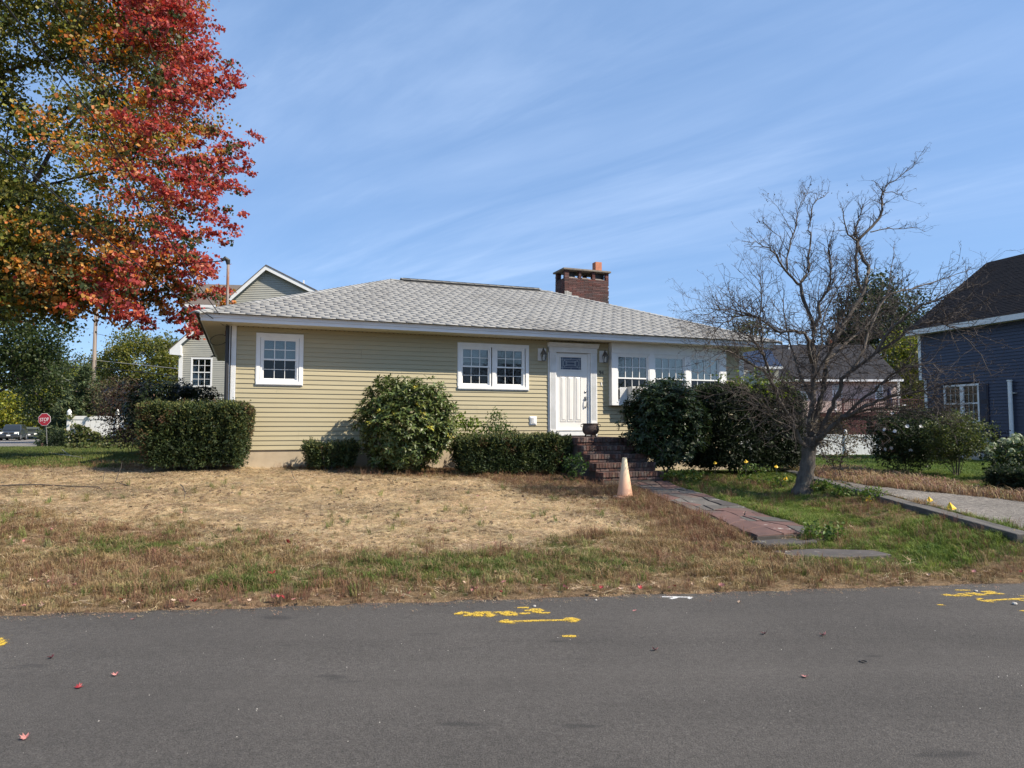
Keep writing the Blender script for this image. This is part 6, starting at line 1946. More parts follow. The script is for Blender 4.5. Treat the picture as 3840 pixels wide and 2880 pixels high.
for (p, q) in ((a0 - .36, a0 - .012), (a1 + .012, a1 + .36)):
    s = box_obj('shutter', M['navy'], bh, p, q, -.045, -.016, ab + .0, at_ - .02)
    zz = ab + .07; m = MB()
    while zz < at_ - .1:
        if abs(zz - (ab + at_) / 2) > .06: m.hexa([(p + .05, -.058, zz), (q - .05, -.058, zz), (q - .05, -.046, zz), (p + .05, -.046, zz), (p + .05, -.050, zz + .04), (q - .05, -.050, zz + .04), (q - .05, -.046, zz + .04), (p + .05, -.046, zz + .04)])
        zz += .052
    m.build('louver', M['navy'], s)
# pipe, outlet box
p0 = bf.hit(3380 + 1415 / 3.457, 1380 + 165 / 3.457); p1 = bf.hit(3380 + 1463 / 3.457, 1380 + 165 / 3.457)
pxm = (p0[0] + p1[0]) / 2
m = MB(); m.tube([(pxm, -.12, .75), (pxm, -.12, p0[1])], .065, 14); m.tube([(pxm, -.12, p0[1] - .02), (pxm, -.12, p0[1] + .02)], .085, 14)
pp = m.build('vent_pipe', M['vinyl'], bh, smooth=False)
for zz in (p0[1] - .42, 1.15): box_obj('bracket', M['ac'], pp, pxm - .075, pxm + .16, -.14, -.01, zz - .015, zz + .015)
o0 = bf.hit(3380 + 1145 / 3.457, 1380 + 868 / 3.457); o1 = bf.hit(3380 + 1195 / 3.457, 1380 + 935 / 3.457)
ob = box_obj('outlet_box', M['ac'], bh, o0[0], o1[0], -.09, -.014, o1[1], o0[1], bevel=.008)
box_obj('outlet_cover', M['white'], ob, o0[0] + .07, o1[0] - .05, -.095, -.0905, o1[1] + .1, o0[1] - .06)
# roof: rises away from the wall; far end gable rake
rrun, rp_ = 4.2, .0
ro_x, ro_z = bf.hit(3698, 990, 3.9)
rp_ = (ro_z - zt) / 4.2
print('blue roof pitch', rp_, ro_x)
eo = .34
zr = lambda y: zt + .02 + rp_ * (y + eo)
rx0 = -.25
roofb = MB()
roofb.hexa([(rx0, -eo, zr(-eo) - .02), (BL, -eo, zr(-eo) - .02), (BL, 3.9, zr(3.9) - .02), (rx0, 3.9, zr(3.9) - .02), (rx0, -eo, zr(-eo)), (BL, -eo, zr(-eo)), (BL, 3.9, zr(3.9)), (rx0, 3.9, zr(3.9))])
roofb.hexa([(rx0, 3.9, zr(3.9) - .02), (BL, 3.9, zr(3.9) - .02), (BL, 8.1, zr(-eo) - .02), (rx0, 8.1, zr(-eo) - .02), (rx0, 3.9, zr(3.9)), (BL, 3.9, zr(3.9)), (BL, 8.1, zr(-eo)), (rx0, 8.1, zr(-eo))])
rb_o = roofb.build('roof', M['blue_roof'], bh)
m = MB(); y = -eo - .03; st = .127 / math.sqrt(1 + rp_ ** 2); rr_ = random.Random(9); k = 0
while y < 3.88:
    x = rx0 - .02 - (k % 2) * .15
    while x < BL:
        x1 = min(x + .305, BL); xa = max(x, rx0 - .03)
        h_ = rr_.choice([.008, .008, .013])
        if x1 - xa > .02:
            m.hexa([(xa, y, zr(y) + .001), (x1 - .005, y, zr(y) + .001), (x1 - .005, y + st, zr(y + st) + .001), (xa, y + st, zr(y + st) + .001), (xa, y, zr(y) + h_ + .004), (x1 - .005, y, zr(y) + h_ + .004), (x1 - .005, y + st, zr(y + st) + .003), (xa, y + st, zr(y + st) + .003)])
        x = x + .305
    y += st; k += 1
m.build('shingle', M['blue_roof'], rb_o)['kind'] = 'stuff'
box_obj('fascia', M['white'], bh, rx0 - .02, BL, -eo - .025, -eo - .001, zt - .19, zr(-eo) - .005)
box_obj('soffit', M['white'], bh, rx0, BL, -eo, -.02, zt - .19, zt - .17)
MB().prism([(-eo, zr(-eo) - .2), (3.9, zr(3.9) - .2), (8.1, zr(-eo) - .2), (8.1, zr(-eo) - .021), (3.9, zr(3.9) - .021), (-eo, zr(-eo) - .021)], 'x', rx0, rx0 + .03).build('rake_board', M['white'], bh)
MB().prism([(.03, zt - .01), (7.5, zt - .01), (3.9, zr(3.9) - .1)], 'x', .0, .1).build('gable_wall', M['blue_siding'], bh)
# air conditioner beside the wall
q = at(3658, 1741, 22.6)
acu = thing('air_conditioner', 'pale outdoor air conditioner unit against the blue house foundation', 'air conditioner', (q[0], 22.6, Hs(q[0], 22.6)), brz)
MB().box(-.42, .42, -.17, .17, .04, .80).build('casing', M['ac'], acu, bevel=.02)
m = MB()
for i in range(9): m.lathe([(.05 + i * .032, -.008), (.05 + i * .032, .0), (.058 + i * .032, .0), (.058 + i * .032, -.008)], 24, (0, 0, 0), cap=False)
o = m.build('fan_grille', M['pewter'], acu); o.rotation_euler = (math.pi / 2, 0, 0); o.location = (-.08, -.172, .42)
m = MB(); m.box(-.38, -.30, -.15, .15, 0, .04); m.box(.30, .38, -.15, .15, 0, .04); m.build('foot', M['black'], acu)

# --- pinkish raised ranch far behind the bare tree, with its deck
pf = Frame((at(2780, 1600, 48)[0], 48), 0.0)
ph = thing('pink_house', 'pinkish clapboard ranch house with dark grey hip roof behind the bare tree', 'house', (pf.o[0], pf.o[1], 0), 0)
X0, ze = pf.hit(2800, 1425); X1 = pf.hit(3372, 1425)[0]; g0 = -.2
box_obj('wall', M['pink_siding'], ph, X0, X1, .17, 8, g0, ze)
PW = [(pf.hit(a_, b_)[0] + .03, pf.hit(c_, d_)[0] - .03, pf.hit(c_, d_)[1] + .03, pf.hit(a_, b_)[1] - .03) for a_, b_, c_, d_ in ((3279, 1443, 3312, 1498), (3120, 1440, 3160, 1492), (3000, 1440, 3030, 1500))]
m = MB(); z = g0 + .3
while z < ze - .05: strips_around(m, X0, X1, z, .1016, PW); z += .1016
m.build('siding_board', M['pink_siding'], ph)['kind'] = 'stuff'
zr2 = pf.hit(3000, 1293, 4)[1]; Xr1 = pf.hit(3262, 1293, 4)[0]; Xe1 = pf.hit(3386, 1423, -.4)[0]
rr2 = MB(); rr2.add([(X0 - .4, -.4, ze), (Xe1, -.4, ze), (Xe1, 8.4, ze), (X0 - .4, 8.4, ze), (X0 - .4, 4, zr2), (Xr1, 4, zr2)], [(0, 1, 5, 4), (1, 2, 5), (2, 3, 4, 5), (3, 0, 4), (0, 3, 2, 1)])
rr2o = rr2.build('roof', M['slate_roof'], ph)
m = MB(); N_ = 34
for i in range(N_):
    u0, u1 = i / N_, (i + 1) / N_
    y0, y1 = -.4 + 4.4 * u0, -.4 + 4.4 * u1; za, zb = ze + (zr2 - ze) * u0, ze + (zr2 - ze) * u1
    xe = Xe1 + (Xr1 - Xe1) * u0
    m.hexa([(X0 - .4, y0, za), (xe, y0, za), (xe, y1, zb), (X0 - .4, y1, zb), (X0 - .4, y0, za + .03), (xe, y0, za + .03), (xe, y1, zb + .004), (X0 - .4, y1, zb + .004)])
m.build('shingle', M['slate_roof'], rr2o)['kind'] = 'stuff'
box_obj('gutter', M['white'], ph, X0 - .4, Xe1, -.5, -.41, ze - .13, ze + .01)
box_obj('soffit', M['white'], ph, X0 - .4, Xe1, -.40, .02, ze - .10, ze - .08)
box_obj('corner_board', M['white'], ph, X1 - .16, X1 + .02, -.03, .1, g0, ze - .1)
box_obj('corner_board', M['white'], ph, pf.hit(3128, 1440)[0], pf.hit(3135, 1440)[0], -.03, -.016, g0, ze - .1)
d0, dz1 = pf.hit(3279, 1443); d1, dz0 = pf.hit(3312, 1498)
simple_window(ph, d0, d1, dz0, dz1, cols=2, rows=2, name='french_door')
d0, dz1 = pf.hit(3360, 1450); d1, dz0 = pf.hit(3392, 1495)
if d1 > X1: d1 = X1 - .2; d0 = d1 - .5
d0, dz1 = pf.hit(3120, 1440); d1, dz0 = pf.hit(3160, 1492)
simple_window(ph, d0, d1, dz0, dz1, cols=2, rows=1)
d0, dz1 = pf.hit(3000, 1440); d1, dz0 = pf.hit(3030, 1500)
simple_window(ph, d0, d1, dz0, dz1, cols=2, rows=1)
cq = pf.hit(3105, 1272, 4.3); cq2 = pf.hit(3123, 1272, 4.3)
pc = box_obj('chimney', M['mortar'], ph, cq[0], cq2[0], 4.1, 4.6, zr2 - .4, cq[1])
for k in range(8):
    for i in range(2):
        a = cq[0] + i * (cq2[0] - cq[0]) / 2
        box_obj('brick', M['flue'], pc, a, a + (cq2[0] - cq[0]) / 2 - .012, 4.085, 4.12, zr2 - .2 + k * .075, zr2 - .2 + k * .075 + .063)
vx = pf.hit(2966, 1300, 3)[0]
MB().tube([(vx, 3.4, zr2 - .6), (vx, 3.4, zr2 + .02)], .05, 8).build('roof_vent', M['vinyl'], ph)
# navy roofed wing with grey gable
wx0, wz0 = pf.hit(2830, 1383, -3.0); wx1 = pf.hit(2925, 1383, -3.0)[0]; wxt, wzt = pf.hit(2770, 1325, -.5)
MB().add([(wx0, -3.4, wz0), (wx1, -3.4, wz0), (wx1 + .3, .6, wzt + .9), (wxt - .6, .6, wzt + .9), (wx0, -3.4, wz0 + .12), (wx1, -3.4, wz0 + .12), (wx1 + .3, .6, wzt + 1.02), (wxt - .6, .6, wzt + 1.02)],
         [(0, 3, 2, 1), (4, 5, 6, 7), (0, 1, 5, 4), (1, 2, 6, 5), (2, 3, 7, 6), (3, 0, 4, 7)]).build('wing_roof', M['solar'], ph)
box_obj('gutter', M['white'], ph, wx0, wx1, -3.5, -3.405, wz0 - .05, wz0 + .1)
box_obj('wing_wall', M['grey_siding'], ph, wx0 - 2.6, wx1 - .1, -3.0, -.01, g0, wz0 - .1)
m = MB(); z = g0 + .3
while z < wz0 - .25: siding_strip(m, wx0 - 2.6, wx1 - .1, z, .1016, -3.0); z += .1016
m.build('siding_board', M['grey_siding'], ph)['kind'] = 'stuff'
# deck
df = Frame((at(3150, 1600, 43)[0], 43), 0.0)
dk = thing('deck', 'dark red timber deck with baluster railing on the pinkish house', 'deck', (df.o[0], df.o[1], 0), 0)
x0, zt_ = df.hit(3158, 1497); x1, zf = df.hit(3560, 1541)
box_obj('deck_floor', M['red_deck'], dk, x0, x1, 0, 4.9, zf - .30, zf - .06)
box_obj('top_rail', M['red_deck'], dk, x0, x1, -.02, .09, zt_ - .05, zt_)
box_obj('bottom_rail', M['red_deck'], dk, x0, x1, .01, .06, zf + .03, zf + .09)
m = MB(); x = x0 + .05
while x < x1: m.box(x, x + .04, .015, .055, zf + .091, zt_ - .051); x += .115
m.build('baluster', M['red_deck'], dk)['kind'] = 'stuff'
x = x0
while x < x1: box_obj('post', M['red_deck'], dk, x, x + .10, -.01, .09, -.2, zt_ + .06); x += 1.75
m = MB(); x = x0 + .12
while x < x1: m.box(x, x + .11, .10, .12, -.2, zf - .31); x += .125
m.build('skirt_board', M['red_deck'], dk)['kind'] = 'stuff'
q = at(3335, 1490, 44)
um = thing('patio_umbrella', 'closed navy blue patio umbrella standing on the dark red deck', 'umbrella', (q[0], 44, zf - .06))
MB().tube([(0, 0, 0), (0, 0, 1.55)], .025, 8).build('pole', M['pewter'], um)
MB().lathe([(.20, .35), (.23, .5), (.15, .8), (.11, 1.2), (.05, 1.5), (.01, 1.62)], 10).build('canopy', M['umbrella'], um)

# ------------------------------------------------------------------ white vinyl fences
def fence(label, A, B, z0, top, bays, posts_cap=.26, flip=1, first_tall=0.0, board_w=.19):
    A = np.array(A, float); B = np.array(B, float); d = B - A; Lf = np.linalg.norm(d); rz = math.atan2(d[1], d[0])
    t = thing('vinyl_fence', label, 'fence', (A[0], A[1], z0), rz)
    h = top - z0
    for i in range(bays + 1):
        x = Lf * i / bays
        p = box_obj('post', M['vinyl'], t, x - .065, x + .065, -.065, .065, -.3, h + .06 + (first_tall if i == 0 else 0), bevel=.006)
        hh = h + .06 + (first_tall if i == 0 else 0)
        MB().lathe([(.095, hh + .001), (.095, hh + .022), (.06, hh + .03), (.058, hh + .05), (.088, hh + .075), (.092, hh + .10), (.07, hh + .16), (.03, hh + .215), (.004, hh + .24)], 14).build('post_cap', M['vinyl'], p, loc=(x, 0, 0))
        if i < bays:
            xa, xb = x + .066, x + Lf / bays - .066
            box_obj('rail', M['vinyl'], t, xa, xb, -.03, .03, h - .15, h, bevel=.005)
            box_obj('rail', M['vinyl'], t, xa, xb, -.03, .03, .06, .20, bevel=.005)
            n_ = max(1, int(round((xb - xa) / board_w))); w_ = (xb - xa) / n_
            for k in range(n_):
                box_obj('fence_board', M['vinyl'], t, xa + k * w_ + .004, xa + (k + 1) * w_ - .004, -.012, .012, .201, h - .151)
    return t
A = at(255, 1684, 30); 
lf = fence('white vinyl privacy fence half covered by vine behind the left lawn', A[:2], A[:2] + np.array([7.6, 1.0]), Hs(A[0], 30) - .05, at(255, 1560, 30)[2], 4)
# creeper on it
def fence_vine(n, box, seed):
    x = RNG.uniform(box[0], box[1], n); z = RNG.uniform(0, box[3], n)
    k = fbm(x * 1.0, z * 1.3, 1.25, seed) + .22 * (1 - z / box[3]) + .16 * sstep(x, 1.2, 3.4) - .10 * (x < .15)
    ok = k > .56
    return np.stack([x[ok], RNG.normal(-.10, .06, ok.sum()), z[ok]], 1)
P = fence_vine(6500, (-.1, 5.6, 0, 1.5), 91)
P2 = np.stack([RNG.uniform(.1, 5.6, 1900), RNG.normal(-.30, .16, 1900), RNG.uniform(.0, .34, 1900)], 1)
P = np.concatenate([P, P2]); n_ = len(P)
vt = leaves('vine', P, unit(RNG.normal(0, .7, (n_, 3)) + np.array([.0, 0, -.6])), unit(RNG.normal(0, .5, (n_, 3)) + np.array([.3, -1, .6])), np.full(n_, .115), np.full(n_, .085), palette(n_, [(.085, .105, .03), (.06, .085, .025), (.13, .14, .045), (.11, .10, .04)], (3, 3, 2, 1)), M['leaf'])
vt.location = lf.location; vt.rotation_euler = lf.rotation_euler
tag(vt, 'green creeper spreading over the white fence and along its foot', 'vine')
A = at(3046, 1716, 38); B = at(3300, 1716, 38)
fence('low white vinyl fence behind the bare tree and the dry brown grass', A[:2], B[:2], -.12, at(3200, 1630, 38)[2], 2)

# ------------------------------------------------------------------ far roofs at the left
ff_ = Frame((at(350, 1600, 62)[0], 62), 0)
fh = thing('far_house', 'low brown far house with dark solar panels on its roof', 'house', (ff_.o[0], 62, 0))
x0, ze = ff_.hit(366, 1474); x1 = ff_.hit(530, 1474)[0]; zr_ = ff_.hit(400, 1437, 3)[1]
box_obj('wall', pm('brown_brick_wall', (.26, .15, .11), (.2, .12, .09), scale=5), fh, x0, x1, .05, 6, -.1, ze)
MB().hexa([(x0 - .5, -.4, ze), (x1 + .4, -.4, ze), (x1 + .4, 3, zr_), (x0 - .5, 3, zr_), (x0 - .5, -.4, ze + .1), (x1 + .4, -.4, ze + .1), (x1 + .4, 3, zr_ + .1), (x0 - .5, 3, zr_ + .1)]).build('roof', M['slate_roof'], fh)
for i in range(3):
    xa = x0 + .2 + i * (x1 - x0) / 3; xb = xa + (x1 - x0) / 3 - .25
    MB().hexa([(xa, -.2, ze + .17), (xb, -.2, ze + .17), (xb, 2.6, zr_ + .02), (xa, 2.6, zr_ + .02), (xa, -.2, ze + .2), (xb, -.2, ze + .2), (xb, 2.6, zr_ + .05), (xa, 2.6, zr_ + .05)]).build('solar_panel', M['solar'], fh)
# ------------------------------------------------------------------ utility pole and wires
PYY = 50.0
pp0 = at(344, 1600, PYY)
pole = thing('utility_pole', 'bare wooden utility pole rising into the maple behind the white fence', 'utility pole', (pp0[0], PYY, Hs(pp0[0], PYY)))
MB().tube([(0, 0, -.3), (.0, 0, 4), (.02, 0, 10.2)], [.16, .145, .115], 14).build('pole_shaft', M['pole'], pole, smooth=True)
for z, s in ((6.1, .16), (5.55, .17)): MB().tube([(-.02, -.1, z), (-.02, -.24, z)], .03, 6).build('bracket', M['black'], pole)
def wire(label, pts, r, mat='cable', sag=.0, n=14):
    m = MB(); P = []
    for a, b_ in zip(pts[:-1], pts[1:]):
        a = np.array(a); b_ = np.array(b_); L = np.linalg.norm(b_ - a)
        for i in range(n):
            u = i / n; P.append(a + (b_ - a) * u - np.array([0, 0, sag * L * 4 * u * (1 - u)]))
    P.append(np.array(pts[-1]))
    m.tube(P, r, 5)
    return tag(m.build('wire', M[mat]), label, 'wire', 'overhead wires')
pz = lambda py: at(344, py, PYY)
wire('upper thin power line from the utility pole towards the grey house', [at(-200, 1085, 52), pz(1130), at(760, 1203, 47)], .014)
wire('second thin power line just below the upper one', [at(-200, 1100, 52), pz(1142), at(760, 1212, 47)], .014)
wire('third thin power line lowest of the upper group', [at(-200, 1115, 52), pz(1155), at(760, 1224, 47)], .014)
wire('single black line slanting down behind the maple tip', [pz(1248), at(520, 1284, 50), at(760, 1330, 50)], .014)
wire('pale cable from the pole passing before the olive yellow tree', [at(-100, 1360, 52), pz(1350), at(760, 1392, 48)], .022, 'cablelight')
wire('thick black telephone cable low on the pole', [at(-100, 1395, 52), pz(1376), at(760, 1421, 48)], .032)
wire('light guy cable drooping left from the pole', [at(240, 1418, 54), pz(1453)], .018, 'cablelight', sag=.02)
hc = hw(-.16, -.05, 3.69)
wire('long black service cable crossing the maple to the house corner', [at(-260, -330, 6.6), at(25, 25, 7.3), at(400, 505, 9.6), at(700, 1010, 12.6), hw(-.13, -.12, 3.705)], .009, n=6)
wire('second black service cable below it to the house corner', [at(-300, 330, 6.6), at(0, 548, 7.5), at(400, 900, 10.2), at(660, 1105, 12.8), hw(-.20, -.10, 3.700)], .009, n=6)
mtop = hw(mx - .1, .87, mtz + .03)
wire('power drop cable hanging from the weather head of the mast', [at(-250, 640, 26), at(500, 985, 19), mtop], .012, sag=.01)

# ------------------------------------------------------------------ stop sign and stake
SY = 43.6
sp = at(180, 1672, SY)
sg = thing('stop_sign', 'red octagonal stop sign on a leaning steel post beyond the left lawn', 'stop sign', (sp[0], SY, Hs(sp[0], SY)), 0)
g_ = Hs(sp[0], SY); sc_ = at(169, 1573, SY) - np.array([sp[0], SY, g_])
MB().tube([(0, 0, -.2), (sc_[0], .02, sc_[2] + .3)], .032, 6).build('post', M['post_steel'], sg)
def octagon(r): return [(r * math.cos(math.pi / 8 + k * math.pi / 4), r * math.sin(math.pi / 8 + k * math.pi / 4)) for k in range(8)]
tilt = -.06
for nm, r, mt, y0, y1 in (('sign_border', .405, M['sign_white'], -.060, -.050), ('sign_face', .385, M['red_sign'], -.064, -.0601)):
    o = MB().prism(octagon(r), 'y', y0, y1).build(nm, mt, sg); o.location = sc_; o.rotation_euler = (0, tilt, 0)
o = text_mesh('STOP', .30, 'sign_lettering', M['sign_white'], sg, (sc_[0], sc_[1] - .066, sc_[2] - .105), xs=.78, ext=.002, align='CENTER'); o.rotation_euler = (math.pi / 2, tilt, 0)
o = MB().box(-.045, .045, -.066, -.0645, -.20, -.165).build('sticker', M['ac'], sg); o.location = sc_; o.rotation_euler = (0, tilt, 0)
p = at(157, 1684, 35.0)
st_ = MB().box(-.035, .035, -.03, .03, -.1, at(157, 1663, 35)[2] - Hs(p[0], 35) + .02).build('wooden_stake', M['brownwood']); st_.location = (p[0], 35.0, Hs(p[0], 35.0))
tag(st_, 'short dark wooden stake in the grass near the stop sign', 'stake')

# ------------------------------------------------------------------ parked cars on the cross street
M['tyre'] = pm('tyre', (.018, .018, .018), rough=.85); M['rim'] = pm('rim', (.42, .42, .42), rough=.35, metal=.6)
M['carglass'] = pm('car_glass', (.020, .024, .028), rough=.08, spec=.8); M['lamp'] = pm('headlamp', (.72, .70, .62), rough=.15, coat=.6)
M['plate'] = pm('licence_plate', (.78, .78, .76), rough=.4); M['chrome'] = pm('chrome', (.5, .5, .5), rough=.2, metal=.9); M['trim'] = pm('black_trim', (.022, .022, .024), rough=.6)
def car(label, px, py, Y, rz, paintc, L, W, Hh, kind):
    paint_m = pm('car_paint_' + kind, paintc, rough=.28, coat=.5, metal=.3)
    p = at(px, py, Y)
    t = thing('parked_car', label, 'car', (p[0], Y, .125), rz, 'cars parked on the cross street')
    w = W / 2; bl = .32; belt = Hh * .56; hood = Hh * (.56 if kind != 'sedan' else .54)
    # side profile, front at -y; (y, z)
    if kind == 'sedan':
        low = [(-L / 2 + .05, .32), (-L / 2, .52), (-L / 2 + .12, .70), (-L * .24, .86), (-L * .20, .90), (L * .30, .94), (L / 2 - .08, .92), (L / 2, .70), (L / 2 - .04, .34), (L * .3, .24), (-L * .3, .24)]
        cab = [(-L * .20, .90), (-L * .05, Hh - .03), (L * .12, Hh), (L * .22, Hh - .06), (L * .36, .94)]
    else:
        low = [(-L / 2 + .05, .38), (-L / 2, .58), (-L / 2 + .10, .86), (-L * .25, 1.02), (-L * .22, 1.04), (L * .40, 1.06), (L / 2 - .03, 1.04), (L / 2, .74), (L / 2 - .04, .40), (L * .3, .30), (-L * .3, .30)]
        cab = [(-L * .22, 1.04), (-L * .09, Hh - .05), (L * .02, Hh), (L * .38, Hh - .03), (L / 2 - .10, 1.06)]
    b = MB()
    def slab(poly, w0, w1, zmid):
        n = len(poly); V = []
        for s in (-1, 1):
            for (y, z) in poly:
                ww = w0 if z <= zmid else w1
                V.append((s * ww, y, z))
        F = [tuple(range(n)), tuple(range(2 * n - 1, n - 1, -1))] + [(i, n + i, n + (i + 1) % n, (i + 1) % n) for i in range(n)]
        b.add(V, F)
    slab(low, w, w * .95, .8)
    slab(cab, w * .94, w * .78, cab[0][1] + .05)
    b.build('body', paint_m, t, bevel=.05)
    # glazing, a little proud of the cabin
    (ya, za), (yb, zb) = cab[0], cab[1]
    g = MB(); o_ = .012
    def quad(m, pts): m.add(pts, [(0, 1, 2, 3)])
    wl_, wu = w * .86, w * .70
    g.hexa([(-wl_, ya + .06, za + .03), (wl_, ya + .06, za + .03), (wl_, ya + .09, za + .03), (-wl_, ya + .09, za + .03), (-wu, yb + .005, zb - .05), (wu, yb + .005, zb - .05), (wu, yb + .03, zb - .05), (-wu, yb + .03, zb - .05)])
    o = g.build('windshield', M['carglass'], t); o.location.y = -.055
    ye, yt = cab[-1][0], cab[-2][0]
    for s in (-1, 1):
        m = MB(); lo, hi = za + .05, min(zb, Hh) - .10
        xo, xi = w * .945, w * .81
        m.add([(s * (xo + .006), ya + .28, lo), (s * (xo + .006), ye - .32, lo), (s * (xi + .02), yt - .05, hi), (s * (xi + .02), yb + .14, hi), (s * (xo - .02), ya + .28, lo), (s * (xo - .02), ye - .32, lo), (s * (xi - .01), yt - .05, hi), (s * (xi - .01), yb + .14, hi)],
              [(0, 1, 2, 3), (4, 7, 6, 5), (0, 4, 5, 1), (1, 5, 6, 2), (2, 6, 7, 3), (3, 7, 4, 0)])
        m.build('side_window', M['carglass'], t)
        box_obj('mirror', paint_m, t, s * (w + .09) - .09, s * (w + .09) + .09, ya + .22, ya + .34, za + .02, za + .17, bevel=.03)
        hx = s * (w * .74)
        hl = MB().hexa([(hx - .19, -L / 2 - .01, hood - .26), (hx + .19, -L / 2 + .06, hood - .26), (hx + .19, -L / 2 + .2, hood - .26), (hx - .19, -L / 2 + .2, hood - .26), (hx - .17, -L / 2 + .03, hood - .08), (hx + .19, -L / 2 + .12, hood - .06), (hx + .19, -L / 2 + .25, hood - .06), (hx - .17, -L / 2 + .25, hood - .08)])
        hl.build('headlight', M['lamp'], t, bevel=.02)
        for yy in (-L * .30, L * .29):
            R_ = .36 if kind != 'sedan' else .32
            wv = MB().lathe([(R_ * .7, -.11), (R_, -.10), (R_, .10), (R_ * .7, .11)], 20).build('wheel', M['tyre'], t)
            wv.rotation_euler = (0, math.pi / 2, 0); wv.location = (s * (w - .09), yy, R_)
            rm = MB().lathe([(.02, .115), (R_ * .62, .112), (R_ * .68, .08)], 14).build('rim', M['rim'], wv)
            rm2 = MB().lathe([(.02, -.115), (R_ * .62, -.112), (R_ * .68, -.08)], 14).build('rim', M['rim'], wv)
    box_obj('grille', M['trim'], t, -w * .46, w * .46, -L / 2 - .015, -L / 2 + .2, hood - .26, hood - .10, bevel=.02)
    box_obj('grille_badge', M['chrome'], t, -.07, .07, -L / 2 - .022, -L / 2 - .0155, hood - .21, hood - .14)
    box_obj('bumper', M['trim'] if kind != 'sedan' else paint_m, t, -w * .93, w * .93, -L / 2 - .04, -L / 2 + .25, .30, .44, bevel=.04)
    box_obj('licence_plate', M['plate'], t, -.17, .17, -L / 2 - .052, -L / 2 - .0415, .47, .60)
    return t
car('dark grey parked suv with round badge, nearest of the three parked cars', 50, 1651, 75, math.radians(24), (.045, .055, .068), 4.5, 1.78, 1.68, 'suv')
car('low grey green parked sedan between the two parked suvs', 117, 1646, 81.5, math.radians(28), (.10, .115, .115), 4.8, 1.8, 1.42, 'sedan')
car('silver grey parked suv, farthest of the three, under the stop sign', 146, 1641, 89, math.radians(28), (.16, .17, .185), 4.7, 1.85, 1.86, 'wagon')

# ------------------------------------------------------------------ air conditioner in the bay
q = hw(9.72, P_ + .02, 2.215)
wac = thing('window_air_conditioner', 'white window air conditioner under the raised left sash of the bay', 'air conditioner', q, TH)
MB().box(-.22, .22, -.26, .10, .0, .36).build('casing', M['ac'], wac, bevel=.012)
for s in (-1, 1):
    m = MB(); x0, x1 = (-.43, -.225) if s < 0 else (.225, .40)
    nf = 8; 
    for i in range(nf):
        a = x0 + (x1 - x0) * i / nf; w_ = (x1 - x0) / nf
        m.box(a + .001, a + w_ * .55, -.022, .0, .0, .35); m.box(a + w_ * .55, a + w_ - .001, -.008, .0, .0, .35)
    m.build('accordion_panel', M['vinyl'], wac)
m = MB()
for i in range(9): m.box(-.19, .02, -.268, -.2605, .04 + i * .032, .054 + i * .032)
m.build('grille', M['pewter'], wac)
o = box_obj('plate', M['brownwood'], wac, .05, .18, -.267, -.2605, .12, .30)

# ------------------------------------------------------------------ loose things on lawn and road
def maple_leaf_mesh(name, mat, curl, seed):
    r = random.Random(seed)
    out = [(0, -.5), (.10, -.18), (.36, -.32), (.30, -.10), (.55, .02), (.34, .10), (.40, .34), (.16, .22), (0, .55), (-.16, .22), (-.42, .32), (-.34, .10), (-.55, .0), (-.30, -.10), (-.34, -.32), (-.10, -.18)]
    z = lambda x, y: curl * (abs(x) ** 1.5 * .9 + abs(y) ** 2 * .6) + r.uniform(-.03, .03)
    V = [(0, 0, .02)] + [(x, y, z(x, y) + .02) for x, y in out]; n = len(out)
    F = [(0, 1 + i, 1 + (i + 1) % n) for i in range(n)]
    me = bpy.data.meshes.new(name); me.from_pydata(V, [], F); me.materials.append(mat); me.update()
    return me
LM = {'pink': pm('leaf_pink', (.46, .20, .18), (.36, .14, .12), rough=.6, scale=9, rnd=.12), 'red': pm('leaf_red', (.34, .018, .022), (.24, .014, .018), rough=.5, scale=9, rnd=.15),
      'dark': pm('leaf_dark_red', (.10, .016, .018), (.07, .012, .014), rough=.55, scale=9), 'pale': pm('leaf_pale', (.50, .36, .26), (.42, .29, .2), rough=.6, scale=9), 'tan': pm('leaf_tan', (.34, .22, .13), (.28, .18, .1), rough=.7, scale=9)}
LME = {k: [maple_leaf_mesh('fallen_leaf', v, c, i) for i, c in enumerate((.35, .8, 1.4))] for k, v in LM.items()}
rl = random.Random(17)
def fallen(px, py, kind, size, label, group, onroad):
    p = road_at(px, py) if onroad else ground_at(px, py)
    o = new_obj('fallen_leaf', LME[kind][rl.randrange(3)])
    o.location = (p[0], p[1], p[2] + (.004 if onroad else .045)); s = size * rl.uniform(.85, 1.15)
    o.scale = (s, s, s); o.rotation_euler = (rl.uniform(-.35, .35) if onroad else rl.uniform(-.7, .7), rl.uniform(-.35, .35), rl.uniform(0, 6.28))
    return tag(o, label, 'leaf', group)
G1 = 'fallen leaves on the road'
for px, py, k, lb in ((192, 2470, 'dark', 'dark curled leaf standing on edge on the road at the left'), (437, 2535, 'pink', 'pink leaf on the asphalt right of the dark curled leaf'), (294, 2580, 'red', 'small deep red leaf on the asphalt below the pink one'),
                  (97, 2773, 'pink', 'pink leaf nearest the lower left corner of the road'), (2380, 2292, 'pink', 'pink leaf on the road just right of the yellow lettering'), (2456, 2441, 'pink', 'pink leaf lying alone in the middle of the road right of the paint'),
                  (2868, 2380, 'dark', 'dark leaf curled on the road right of the middle'), (3020, 2541, 'pink', 'pink leaf lowest on the right half of the road'), (3090, 2386, 'pink', 'pink leaf on the road near the dark curled leaf at right'),
                  (2774, 2262, 'pale', 'pale leaf on the road edge below the grass near the white mark'), (500, 2324, 'pink', 'pink leaf on the road just below the grass edge at left')):
    fallen(px, py, k, .046, lb, G1, True)
G2 = 'red and pink leaves along the road edge'
